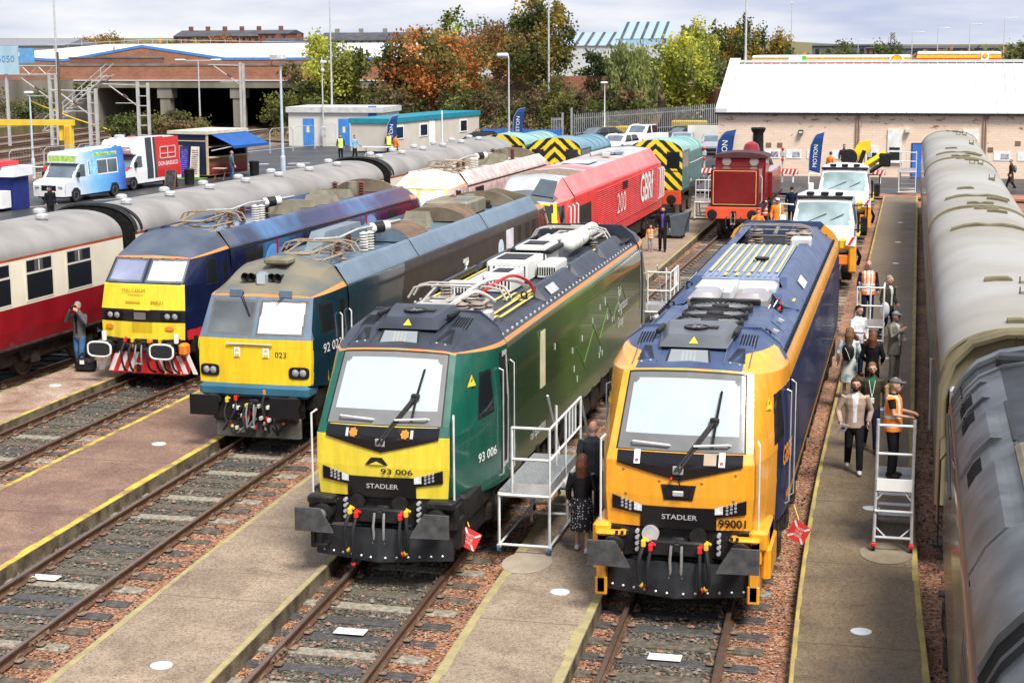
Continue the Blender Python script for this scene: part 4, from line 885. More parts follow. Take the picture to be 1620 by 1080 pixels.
def roof_gear(root,L,ya,yb,zr,seed,gm,im,arch=True):
 """dusty roof well of an electric locomotive: pantograph, insulators, boxes, conduits, curved end hoods"""
 rnd=random.Random(seed)
 panto(root,ya+1.1,zr+.0,mat('panto_rust',(.30,.23,.16),.6),1.55,.14,.18)
 y=ya+2.6
 for(dy,x,h,m,r)in((0,.1,.36,im,.12),(1.0,.0,.46,im,.11),(1.1,.35,.46,m_ins_w,.11),(1.45,.38,.44,m_ins_w,.11),(2.4,.1,.42,im,.12)):
  b=MB();insulator(b,x,y+dy,zr,h,m,r,7);b.build('insulator',root)
 b=MB();b.cyl((.15,y+2.1,zr+.42),(.5,y+2.5,zr+.46),.13,m_ins_w,n=14);b.cyl((.22,y+2.2,zr+.43),(.4,y+2.38,zr+.45),.142,m_blk,n=14);b.build('circuit_breaker',root)
 b=MB();b.tube([(-.1,ya+1.6,zr+.5),(.1,y+.1,zr+.42),(.2,y+1.1,zr+.52),(.25,y+2.2,zr+.48),(.3,y+4,zr+.45)],.028,m_galv,6)
 for k in range(5):b.tube([(rnd.uniform(-.6,.6),ya+.5+k*.5,zr+.05),(rnd.uniform(-.6,.6),ya+1.2+k*.6,zr+.35),(rnd.uniform(-.4,.6),ya+2+k*.7,zr+.1)],.018,gm or m_tan2,5)
 b.build('busbar',root)
 for k in range(6):
  yy=y+3.0+k*(yb-y-5)/6;b=MB();h=rnd.uniform(.22,.42);x0=rnd.uniform(-.75,-.3);x1=x0+rnd.uniform(.7,1.2)
  b.raw([(x0,yy,zr),(x1,yy,zr),(x1,yy+.7,zr),(x0,yy+.7,zr),(x0+.08,yy+.12,zr+h),(x1-.1,yy+.12,zr+h),(x1-.1,yy+.62,zr+h*.85),(x0+.08,yy+.62,zr+h*.85)],[(0,1,5,4),(1,2,6,5),(2,3,7,6),(3,0,4,7),(4,5,6,7)],gm or m_tan2);b.build('roof_box',root,0)
 if arch:
  b=MB();pr=[(1.05*cos(a),zr+.02+.42*sin(a))for a in lin(0,pi,14)]
  b.prism(pr,m_tan,'y',yb-.6,yb-.5);b.cyl((-.1,yb-1.6,zr),(-.1,yb-1.6,zr+.42),.18,m_tan2,n=14);b.build('roof_end_hood',root,30)
 b=MB();insulator(b,.45,yb-2.2,zr,.5,im,.13,6);insulator(b,-.3,yb-2.6,zr,.5,im,.13,6);b.build('insulator',root)
p_yel=paint('signal_yellow',(.82,.56,.02),.32);p_bg=paint('blue_grey',(.125,.18,.235),.42,scale=1.2,var=.12);p_teal=mat('dark_teal_side',(.004,.026,.044),.2,scale=1.1,col2=(.008,.03,.043),coat=.5)
p_brown=mat('brown_reflection_side',(.016,.017,.018),.34,scale=1.0,col2=(.03,.022,.016),coat=.12,spec=.3)  # brown reflections on the teal side, put into the colour
m_gr=mat('grey_glass',(.10,.115,.12),.07,scale=.9,var=.35,spec=.7);m_bw=mat('white_blind',(.68,.67,.72),.12,var=.02,coat=.5)
m_dome=mat('soiled_roof',(.10,.115,.112),.7,scale=1.1,col2=(.20,.175,.125),detail=8)
def F92(x,z):
 a=abs(x)
 if z>3.095:return('body',m_orange_line)
 if z>2.27:
  for lo,hi,g in((-1.07,-.05,m_gr),(.03,1.06,m_bw)):
   if lo<x<hi and 2.34<z<3.04:
    e=min(x-lo,hi-x,z-2.34,3.04-z);return('windscreen_grey' if lo<0 else 'windscreen',mat('screen_seal',(.12,.12,.12),.5)if e<.05 else g)
  return('body',p_bg)
 if z<1.42:return('body',p_yel if a<1.1+.5*(z-1.36)else p_yel)
 return('body',p_yel)
def S92(x,y,z,t):
 if t>1.0:return('body',m_orange_line)if t<1.05 else('roof',m_dome)
 if y<.16 and z>2.27:return('body',p_bg)
 if y<.12:return('body',p_yel if z>1.36 else p_bg)
 if z>2.2 and.55<y<1.25 and 2.3<z<2.95:return('cab_window',m_glass if min(y-.55,1.25-y,z-2.3,2.95-z)>.05 else m_blk)
 if y>1.5 and abs(y-1.75)<.25 and 1.2<z<3.0:
  return('cab_door',m_glass if abs(y-1.75)<.15 and 2.25<z<2.9 else(m_blk if abs(abs(y-1.75)-.25)<.03 else p_teal))
 return('body',p_teal)
def B92(x,y,z):
 if z>3.56:return('roof',m_tan)
 if z>3.2:return('body',m_blk if abs(y-7.2)<.03 or abs(y-13.6)<.03 else p_bg)
 if z>3.14:return('body',m_orange_line)
 if y>16.3 and z>2.0 and z<2.9 and(int(y*2.2)%2):return('side_grille',m_blk)
 return('body',p_teal if y<5.6+.4*(z-2)else p_brown)
l92,at92=classic_loco('dark teal locomotive with a yellow nose numbered 023, grey surrounds and one white screen',-13.2,32.4,21.6,.02,[(1.225,0,1.34),(1.25,.02,1.8),(1.24,.05,2.27),(1.14,.50,3.10),(.9,.48,3.13),(0,.45,3.15)],[(1.33,1.1),(1.34,1.8),(1.34,2.27),(1.30,3.14),(.98,3.58),(0,3.80)],3,2.1,F92,S92,[(1.32,1.05),(1.34,1.5),(1.34,2.9),(1.31,3.17),(1.06,3.55),(1.0,3.57),(.96,3.40),(0,3.42)],B92,d=.024,power=3.0,bog=3)
roof_gear(l92,21,2.2,18.2,3.42,5,None,m_ins_b)
b=MB();b.raw([(-.98,5.4,3.42),(-.55,5.4,3.42),(-.55,8.4,3.42),(-.98,8.4,3.42),(-.98,5.9,3.85),(-.62,5.9,3.85),(-.62,8.4,3.85),(-.98,8.4,3.85)],[(0,1,5,4),(1,2,6,5),(2,3,7,6),(3,0,4,7),(4,5,6,7)],mat('slate_box',(.16,.20,.22),.5,scale=2));b.build('roof_box',l92,0)
def hoodarch(root,y0,y1,zr,m1,m2,r=.95):
 b=MB();A=lin(.25,pi-.5,8);P=[(r*cos(a),zr+.38*sin(a))for a in A]
 b.prism([(P[0][0],zr)]+P+[(P[-1][0],zr)],m2,'y',y0,y1)
 for(p,q)in zip(P[:4],P[1:5]):b.raw([(p[0]+.003,y0-.003,p[1]+.006),(q[0]+.003,y0-.003,q[1]+.006),(q[0]+.003,y1+.003,q[1]+.006),(p[0]+.003,y1+.003,p[1]+.006)],[(3,2,1,0)],m1)
 b.build('roof_hood',root,30)
m_rustp=mat('rust_patch',(.13,.085,.06),.7,scale=3,col2=(.19,.13,.09))
hoodarch(l92,7.6,9.2,3.45,m_rustp,p_bg);hoodarch(l92,12.6,13.8,3.45,m_rustp,m_tan)
b=MB();b.bbox(-.7,.6,14.0,16.0,3.42,3.86,m_tan2,.06);b.bbox(.05,.5,14.4,15.2,3.86,3.88,mat('hatch_slate',(.12,.14,.16),.5),.01);b.build('roof_box',l92,20)
b=MB()
for k in range(40):rr=random.Random(k);a=rr.uniform(0,6.3);r_=rr.uniform(0,.5);b.bbox(-.1+r_*cos(a),.05+r_*cos(a),17+r_*sin(a),17.15+r_*sin(a),3.42,3.5+rr.uniform(0,.12),m_dirt if k%2 else m_blk,.02)
b.build('resistor_bank',l92)
for s in(-1,1):headlamp(l92,at92,s*.99,1.60,.44,.25,2)
b=MB()
for x in(-.50,-.36,.10,.23):b.lathe([(.04,.35),(.05,.12),(.10,0),(.095,-.01),(.03,.1)],m_blk,c=(x,.80,3.44),axis='y',n=14)
b.build('horn',l92)
b=MB();b.bbox(-.24,.02,.72,.95,3.26,3.56,mat('lamp_box',(.20,.23,.26),.5),.05);b.box((-.11,.715,3.42),(.18,.02,.2),mat('lamp_glass',(.45,.50,.53),.1));b.build('headlight',l92)
b=MB();b.bbox(-.25,.3,1.2,1.7,3.66,3.80,m_tan2,.04);b.build('roof_box',l92)
y,k=at92(0,2.6);wiper(l92,(-.48,.46,3.14),(-.18,.2,2.72),[(-.20,.2,2.48),(-.18,.32,2.72),(-.18,.35,2.9)]);wiper(l92,(.50,.46,3.14),(.16,.2,2.66),[(.14,.18,2.44),(.16,.26,2.7),(.18,.36,2.9)])
b=MB()
for s in(-1,1):y,k=at92(s*.55,3.1);b.bbox(s*.55-.14,s*.55+.14,.42,.48,3.08,3.24,p_bg,.01)
b.build('wiper_box',l92)
y,k=at92(.62,2.0);text_mb('023',.12,m_blk,(1,0,0),(0,0,1),(.60,y-.012,1.96),width=.25,ext=.004).build('lettering',l92,0)
text_mb('92 023',.20,m_white,(.05,1,0),(0,0,1),(1.345,1.0,2.02),width=.95,ext=.012).build('lettering',l92,0)
b=MB();b.tube([(-.6,at92(-.6,2.2)[0]-.04,2.17),(.42,at92(.4,2.2)[0]-.04,2.17)],.018,m_galv,6);b.build('handrail',l92)
for x in(-.36,.28):
 b=MB();front_poly(at92,[(x-.07,1.90),(x+.07,1.90),(x+.07,2.10),(x-.07,2.10)],m_white,.02,b);front_poly(at92,[(x-.05,2.02),(x+.05,2.02),(x,2.09)],p_yel,.026,b);front_poly(at92,[(x-.05,1.91),(x+.05,1.91),(x+.05,1.97),(x-.05,1.97)],p_yel,.026,b);b.build('warning_sign',l92,0)
b=MB();b.bbox(-1.22,1.22,-.14,.5,1.06,1.34,mat('bumper_blue',(.035,.12,.18),.35,scale=2),.07);b.build('bumper',l92)
b=MB();b.bbox(-.95,.95,-.05,.4,.55,1.06,m_blk,.03);b.bbox(-.92,.98,.0,.1,.18,.62,mat('skirt_grey',(.07,.065,.055),.8,scale=3,col2=(.12,.115,.10)),.02);b.build('headstock',l92)
for s in(-1,1):buffer_rect(l92,s*.88,.98,-.60,mat('buffer_black',(.010,.010,.011),.35),.62,.42)
hook(l92,-.1,.9)
for k,(x0,x1,z0,m)in enumerate(((-.6,-.45,.95,m_yelc),(-.4,-.5,1.0,m_redc),(-.2,-.25,.9,None),(-.1,-.15,.8,None),(.25,.3,1.15,m_orgc),(.05,.1,.9,None),(.5,.45,.9,None),(.85,.7,.95,m_orgc))):
 hose(l92,[(x0,-.1,z0),(x0+.02,-.3,z0-.25),((x0+x1)/2+.15*(-1)**k,-.34,.35+.05*(k%3)),(x1,-.22,.45+.1*(k%3))],mat('grey_hose',(.12,.12,.115),.5)if k in(3,5)else None,cm=m,r=.022)
b=MB()
for k in range(26):rr=random.Random(90+k);x,z=rr.uniform(-.45,.35),rr.uniform(.3,.95);b.bbox(x-.03,x+.03,-.18,-.06,z-.04,z+.04,rr.choice([m_galv,m_blk,m_blk,m_yelc,m_redc,m_ins_w]),.012)
b.build('brake_fitting',l92)
for q in(1.48,2.05):handrail(l92,[(1.34,q,1.1),(1.40,q,1.15),(1.40,q,2.6),(1.35,q,2.65)])
b=MB();b.box((1.345,15.9,2.55),(.012,.8,.72),mat('white_panel',(.72,.70,.74),.4));b.build('livery_panel',l92,0)
b=MB();b.lathe([(.30,0),(.30,.006),(.27,.007)],mat('crest_rim',(.55,.66,.75),.4),c=(1.342,14.9,2.42),axis='x',n=24);b.lathe([(.26,.004),(.001,.008)],mat('crest_blue',(.05,.22,.42),.4),c=(1.342,14.9,2.42),axis='x',n=24);b.box((1.352,14.9,2.42),(.004,.08,.34),mat('crest_rim',(.55,.66,.75),.4));b.box((1.352,14.9,2.36),(.004,.3,.07),mat('crest_rim',(.55,.66,.75),.4));b.build('crest',l92,30)
b=MB();G=lambda a,c:(1.352,11.2+a,c)
b.tube([G(-.1,1.7),G(-.05,2.1),G(-.12,2.3),G(.05,2.38),G(.06,2.0),G(.2,1.8)],.016,m_white,4)
for a in(-.2,-.1,0,.1,.2):b.tube([G(a*.5,2.42),G(a*1.1,2.52),G(a*1.0,2.62)],.013,m_white,4)
b.build('stag_emblem',l92,0)
p_navy=mat('navy_blue',(.007,.012,.045),.22,scale=1.4,var=.25,coat=.5)
m_art=fade('side_art',[(.0,(0.007,0.017,0.066)),(.18,(0.007,0.011,0.044)),(.3,(0.050,0.143,0.303)),(.42,(0.008,0.011,0.050)),(.56,(0.033,0.017,0.088)),(.68,(0.061,0.138,0.275)),(.8,(0.028,0.011,0.066)),(.92,(0.088,0.011,0.028)),(1,(0.055,0.011,0.028))],1,(0,18),.25)
m_lil=mat('lilac_glass',(.24,.26,.37),.10,scale=.8,var=.25);m_blw=mat('pale_blind',(.46,.56,.61),.12,scale=1,var=.06,coat=.5)
def mkF90(pf,pb,w1,w2,seal):
 def f(x,z):
  a=abs(x)
  if z>3.045:return('body',m_orange_line)
  if z>2.46:
   lim=1.03-.05*(z-2.46)
   for lo,hi,g,nm in((-lim,-.05,w1,'windscreen_grey'),(.03,lim,w2,'windscreen')):
    if lo<x<hi and 2.50<z<3.03:
     e=min(x-lo,hi-x,z-2.50,3.03-z);return(nm,seal if e<.045 else g)
   return('body',pb)
  if 1.54<z<1.84:return('front_band',m_blk)
  if z<1.54 and z>1.26 and abs(x)<.28:return('body',paint('yellow_recess',(.62,.42,.015),.5))
  return('body',pf)
 return f
def mkS90(pb,art,stripe):
 def f(x,y,z,t):
  if t>1:return('body',stripe)if t<1.05 else('roof',pb[1])
  if y<.10 and z<2.46:return('body',pb[2])
  if.95<y<1.55 and 2.35<z<3.0 and y>.95+.3*(z-2.35):return('cab_window',m_glass if min(y-.95-.3*(z-2.35),1.55-y,z-2.35,3.0-z)>.04 else m_blk)
  if 1.8<y<2.15 and 1.25<z<3.0:return('cab_door',m_glass if abs(y-1.97)<.11 and 2.3<z<2.85 else(m_blk if abs(abs(y-1.97)-.17)<.02 else pb[0]))
  if z<1.35 and len(pb)>3:return('body',pb[3])
  return('body',pb[0])
 return f
def mkB90(pb,art,stripe,ribs=True):
 def f(x,y,z):
  if z>3.56:return('roof',m_tan)
  if z>3.19:return('body',pb[1]if y<3 else art)
  if z>3.155:return('body',stripe)
  if 2.35<z<2.95 and(3.2<y<4.3 or 14.2<y<15.0):return('side_grille',m_blk)
  if ribs and z<3.1 and abs(z-3.08)<.02:return('body',m_blk)
  return('body',art)
 return f
F90=[(1.12,.0,1.12),(1.14,.02,1.8),(1.09,.14,2.44),(1.05,.70,3.05),(.8,.68,3.08),(0,.64,3.11)]
Q90=[(1.33,1.0),(1.35,1.8),(1.35,2.44),(1.31,3.13),(1.0,3.50),(0,3.70)]
Qb90=[(1.32,1.0),(1.35,1.5),(1.35,2.9),(1.32,3.17),(1.06,3.53),(1.0,3.57),(.96,3.40),(0,3.42)]
p_dome90=mat('dome_slate',(.045,.06,.09),.45,scale=1,col2=(.09,.11,.145));p_red=paint('loco_red',(.55,.02,.03),.35)
l90,at90=classic_loco('navy blue locomotive with yellow nose lettered MALCOLM, number 90021 and white rimmed buffers',-18.47,38.2,18.9,.039,F90,Q90,3,2.3,mkF90(paint('lemon_yellow',(.80,.63,.04),.35),p_navy,m_lil,m_blw,m_gr),mkS90((p_navy,p_dome90,p_navy,p_red),m_art,m_orange_line),Qb90,mkB90((p_navy,p_dome90),m_art,m_orange_line),d=.028)
l90b,at90b=classic_loco('cream and mauve locomotive with yellow window surround and white dusty roof',-17.55,58.6,16.2,.039,F90,Q90,3,2.3,mkF90(paint('lemon_yellow',(.80,.63,.04),.35),paint('lemon_yellow',(.80,.63,.04),.35),m_blw,m_blw,m_blw),mkS90((mat('mauve_side',(.36,.29,.29),.5,scale=2,col2=(.52,.44,.42)),mat('dusty_white_dome',(.74,.70,.62),.7,scale=1,col2=(.52,.44,.32)),paint('lemon_yellow',(.8,.63,.04))),None,m_orange_line),Qb90,mkB90((paint('cream_roof_side',(.72,.66,.64),.5),paint('cream_roof_side',(.72,.66,.64),.5)),mat('mauve_side2',(.40,.33,.31),.45,scale=3,col2=(.60,.53,.48)),paint('rose_line',(.75,.35,.30),.5)),d=.05)
roof_gear(l90,18.9,2.4,16.4,3.42,2,None,m_ins_b);roof_gear(l90b,16.2,2.4,13.8,3.42,9,None,m_ins_b)
mb_=mat('letter_brown',(.20,.10,.02),.5);y,k=at90(0,2.25);text_mb('MALCOLM',.085,mb_,(1,0,0),(0,.1,1),(-.24,y-.012,2.30),width=.62,ext=.008).build('lettering',l90,0)
y,k=at90(.3,2.0);text_mb('90021',.085,mb_,(1,0,0),(0,.1,1),(.42,y-.014,2.02),width=.34,ext=.008).build('lettering',l90,0)
b=MB();front_poly(at90,[(-.45,2.0),(-.05,2.0),(-.05,2.05),(-.45,2.05)],paint('yellow_recess',(.62,.42,.015),.5),.02,b);front_poly(at90,[(-.4,2.19),(.02,2.19),(.02,2.2),(-.4,2.2)],mb_,.02,b);b.build('nose_plate',l90,0)
for s in(-1,1):headlamp(l90,at90,s*.78,1.69,.54,.22,2)
b=MB()
for i in range(8):front_poly(at90,[(-.4,1.57+i*.033),(.3,1.57+i*.033),(.3,1.585+i*.033),(-.4,1.585+i*.033)],m_dirt,.02,b)
front_poly(at90,[(-.2,1.6),(.12,1.6),(.12,1.78),(-.2,1.78)],mat('coupler_cover',(.16,.14,.12),.6),.03,b);b.build('nose_grille',l90,0)
for x in(-.9,.74):b=MB();front_poly(at90,[(x+.12*cos(a),1.40+.055*sin(a))for a in lin(0,2*pi,14)[:-1]],m_orgc,.03,b);b.build('jumper_socket',l90,0)
m_chev={}
b=MB();z0,z1=.28,.78;wc=mat('chevron_white',(.75,.73,.72),.5);rc=mat('chevron_red',(.62,.03,.03),.5)
b.bbox(-.95,1.12,-.02,.25,.22,.8,rc,.03);b.build('valance',l90)
b=MB()
for i in range(4):
 for s in(-1,1):
  xa=s*(.22+.26*i)+.1;b.raw([(xa,-.028,z1),(xa+s*.13,-.028,z1),(xa+s*(.13+.22),-.028,z0),(xa+s*.22,-.028,z0)]if s>0 else[(xa-.13,-.028,z1),(xa,-.028,z1),(xa-.22,-.028,z0),(xa-.35,-.028,z0)],[(3,2,1,0)]if s>0 else[(3,2,1,0)],wc)
b.build('valance_stripe',l90,0)
b=MB();b.bbox(-1.05,1.05,-.06,.4,.78,1.15,m_blk,.04)
for k in range(18):rr=random.Random(k+40);x,z=rr.uniform(-.9,.9),rr.uniform(.82,1.1);b.bbox(x-.06,x+.06,-.16,-.04,z-.05,z+.05,rr.choice([m_blk,m_dirt,m_dirt,m_orgc]),.015)
b.build('headstock',l90)
for s in(-1,1):buffer_rect(l90,s*.84-.04,.92,-.62,mat('buffer_mesh',(.03,.03,.032),.7,scale=20),.60,.34,0,m_white)
hook(l90,-.1,.95)
for x,m in((-.45,m_redc),(-.25,m_yelc),(.25,None),(.5,m_yelc),(.7,None),(.92,m_orgc)):hose(l90,[(x,-.12,1.05),(x-.02,-.32,.8),(x+.03,-.32,.45),(x+.05*(1 if x<0 else 3),-.2,.32)],cm=m,r=.028)
for s in(-1,1):b=MB();b.bbox(s*.98-.05,s*.98+.05,-.25,-.15,1.05,1.30,m_white,.02);b.bbox(s*1.12-.12,s*1.12+.1,-.2,.1,.75,1.05,m_orgc if s>0 else m_rustp,.05);b.build('lamp_bracket',l90)
b=MB();b.box((1.362,6.6,2.6),(.02,2.3,.34),m_blk);b.build('nameplate',l90,0);b=MB();
for(yy,zz,dy,dz)in((6.6,2.77,2.3,.02),(6.6,2.43,2.3,.02),(5.45,2.6,.02,.34),(7.75,2.6,.02,.34)):b.box((1.374,yy,zz),(.012,dy,dz),m_galv)
b.build('nameplate_edge',l90,0);text_mb('Donald Malcolm',.16,m_galv,(0,1,0),(0,0,1),(1.375,6.6,2.6),width=1.95,ext=.006).build('lettering',l90,0)
b=MB();b.lathe([(.28,0),(.28,.02),(.001,.022)],mat('roundel_green',(.45,.50,.04),.4),c=(1.33,.55,.95),axis='x',n=20);b.build('roundel',l90,30)
b=MB();b.lathe([(.55,0),(.55,.006),(.001,.007)],mat('art_blue',(.10,.30,.62),.3),c=(1.352,5.0,2.4),axis='x',n=24);b.lathe([(.7,0),(.7,.006),(.001,.007)],mat('art_sky',(.20,.34,.60),.3),c=(1.352,12.6,2.3),axis='x',n=24);b.build('side_artwork',l90,0)
b=MB();
for yy in(5.25,12.2):b.box((1.362,yy,2.4),(.01,.12,1.3),mat('art_red',(.35,.02,.06),.3))
b.build('side_artwork',l90,0)
y,k=at90b(0,2.6)
p_r66=mat('gbrf_red',(.72,.045,.04),.35,scale=1.5,var=.12,coat=.3);p_r66b=mat('red_roof_side',(.76,.15,.15),.45,scale=1.2,col2=(.80,.22,.21));m_lgr=mat('light_grey_roof',(.32,.33,.35),.55,scale=1.2,col2=(.44,.45,.48))
def F66(x,z):
 if z>3.0:return('body',m_lgr)
 if 2.25<z<2.95 and.04<abs(x)<1.0:return('windscreen',m_glass)
 return('body',p_yel)
def S66(x,y,z,t):
 if t>1.0:return('roof',mat('dark_roof_front',(.10,.11,.12),.5))if y<.9 and t>1.12 else('roof',m_lgr if t>1.25 else p_r66b if y>.6 else m_lgr)
 if y<.22:return('body',p_yel)
 if.4<y<.95 and 2.2<z<2.9:return('cab_window',m_glass)
 return('body',p_r66)
def B66(x,y,z):
 if z>3.70:
  if 3.0<y<5.6:return('radiator_grille',mat('rad_brown',(.16,.12,.08),.7,scale=6,col2=(.25,.20,.14)))
  if 6.0<y<7.6:return('roof',p_r66b)
  if 11.6<y<12.8:return('roof',mat('roof_rose',(.42,.30,.26),.6,scale=3))
  return('roof',m_lgr)
 if z>3.15:return('body',p_r66b)
 if 2.7<y<5.0 and 1.4<z<2.7:return('side_door',m_blk)
 return('body',p_r66)
l66,at66=classic_loco('red freight locomotive with ribbed sides, big white letters and pale grey roof',-12.75,55.0,21.6,.02,[(1.15,.0,1.2),(1.22,0,2.0),(1.2,.1,2.3),(1.1,.45,3.0),(.8,.45,3.05),(0,.4,3.1)],[(1.33,1.05),(1.34,2.0),(1.34,2.3),(1.32,3.05),(.9,3.72),(0,3.86)],3,2.2,F66,S66,[(1.33,1.05),(1.34,2.0),(1.33,3.1),(.92,3.72),(0,3.80)],B66,d=.06,bog=3)
b=MB()
for i in range(20):b.bbox(1.335,1.365,6.0,19.0,1.42+i*.078,1.45+i*.078,p_r66,.006)
b.build('side_rib',l66,0)
text_mb('GBRf',1.15,m_white,(0,1,0),(0,0,1),(1.372,16.2,2.25),width=3.0,bold=.02,ext=.004).build('lettering',l66,0)
text_mb('200',.8,mat('letter_rose',(.80,.60,.58),.5),(0,1,0),(0,0,1),(1.372,10.6,2.1),width=1.8,ext=.004).build('lettering',l66,0)
b=MB();b.box((1.37,11.4,2.78),(.02,.9,.3),m_blk);b.build('nameplate',l66,0)
for yy in(1.2,1.8,2.4,19.3,19.8,20.3):handrail(l66,[(1.34,yy,1.5),(1.42,yy,1.6),(1.42,yy,2.8),(1.35,yy,2.85)],r=.03)
b=MB();b.bbox(-.5,.6,8.0,9.8,3.8,3.84,m_galv,.01);b.tube([(-.3,12.6,3.82),(.2,12.9,3.95),(.6,14.5,3.85)],.12,m_lgr,8);b.bbox(.2,.5,13.6,14.6,3.8,3.9,m_blk,.02);b.bbox(.3,.6,11.9,12.2,3.8,3.98,m_galv,.03);b.build('exhaust_cowl',l66)
b=MB();b.raw([(.2,.62,3.28),(.95,.62,3.18),(.9,1.5,3.66),(.3,1.5,3.74)],[(0,1,2,3)],mat('sloped_window',(.06,.08,.09),.1));b.build('roof_window',l66,0)
def shunter(label,X,y0,col,colr,slope=.03):
 root=thing('shunter',label,'shunter',(X,y0,0),-math.atan(slope),'small shunting locomotives with wasp striped cabs')
 mc=mat('shunter_'+col[0],tuple(q*.7 for q in col[1]),.4,scale=1.5,var=.15);mr_=mat('shunter_roof_'+col[0],colr,.45,scale=1.2,col2=tuple(x*1.35 for x in colr));ye=mat('wasp_yellow',(.80,.60,.03),.4);bk=mat('wasp_black',(.02,.02,.02),.5)
 W_=1.28;arch=lambda x:3.28+.52*sqrt(max(0,1-(x/W_)**2))
 parts={}
 def P(u,v):x=u*W_;return(x,0,1.45+(arch(x)-1.45)*v)
 def C(u,v,c):
  x,z=c[0],c[2]
  if.55<abs(x)<1.16 and 2.45<z<3.25:return('window',m_glass)
  if z<2.36 and z>2.30:return('cab',bk)
  return('cab',ye if((z+abs(x)*(.95 if z>2.3 else 1.0))%.52)<.27 else bk)
 surf(parts,P,lin(-1,1,80),lin(0,1,76),C)
 A=[(W_,1.45),(W_,3.28)]+[(x,arch(x))for x in(1.2,1.0,.7,.35,0)]
 def CB(x,y,z):
  if z>3.3:return('roof',mr_)
  if.3<y<1.9 and 2.45<z<3.15 and abs(y-1.1)>.06:return('window',m_glass)
  return('cab',mc)
 body(parts,A,0.001,2.3,CB,.08,.1)
 hw=1.0;hz=lambda x:3.0+.55*sqrt(max(0,1-(x/hw)**2));H=[(hw,1.3),(hw,3.0)]+[(x,hz(x))for x in(.93,.75,.5,.25,0)]
 body(parts,H,2.3,8.2,lambda x,y,z:('hood',mr_ if z>3.02 else(mc if int(y*2.2)%3 else mat('shunter_door_'+col[0],tuple(q*.8 for q in col[1]),.45))),.15,.15)
 for k,mb in parts.items():mb.build(k,root,40)
 b=MB();b.prism([(x,z)for x,z in H]+[(-x,z)for x,z in H[::-1]],mc,'y',8.2,8.24);b.build('hood_end',root,0)
 b=MB()
 for yy in(2.34,3.4,4.5,5.6,6.7,7.8):b.tube([(s,yy,z+.02)for s,z in[(x,z)for x,z in H[1:]]+[(-x,z)for x,z in H[1:-1][::-1]]],.035,mr_,5)
 b.build('hood_rib',root)
 b=MB();b.bbox(-1.28,1.28,-.05,8.3,1.28,1.45,m_blk,.02)
 for s in(-1,1):b.bbox(s*.75-.08,s*.75+.08,.3,8,.6,1.3,m_blk,.03)
 b.build('running_plate',root)
 b=MB();b.bbox(-1.25,1.25,-.14,0,.78,1.42,mat('beam_red',(.62,.07,.03),.45),.02);o=b.build('buffer_beam',root)
 for s in(-1,1):b=MB();b.cyl((s*.86,-.14,1.05),(s*.86,-.5,1.05),.12,m_blk);b.lathe([(.2,0),(.23,-.03),(.21,-.06),(.001,-.07)],m_blk,c=(s*.86,-.5,1.05),axis='y',n=16);b.build('buffer',root)
 hook(root,-.2,1.05)
 w=MB()
 for s in(-1,1):
  for yy in(1.7,3.7,5.7):w.lathe([(.1,s*.68),(.68,s*.68),(.68,s*.8),(.56,s*.81),(.1,s*.8)],m_wheel,c=(0,yy,.68),axis='x',n=20)
 w.build('wheelset',root)
 for s in(-1,1):handrail(root,[(s*1.2,.3,1.5),(s*1.24,.3,2.4)]);handrail(root,[(s*1.1,2.5,2.5),(s*1.15,5,2.5),(s*1.1,8,2.5)])
 return root
shunter('teal shunter at the far left behind the maroon coaches, ribbed arched roof',-20.35,83.2,('teal',(.08,.22,.22)),(.19,.33,.31),.048)
shunter('blue shunter with black and yellow chevrons between the cream and red locomotives',-17.0,80.5,('blue',(.06,.15,.22)),(.12,.22,.27),.039)
shunter('teal shunter with black and yellow chevrons right behind the red locomotive',-11.95,79.5,('teal',(.08,.22,.22)),(.17,.29,.27),.02)
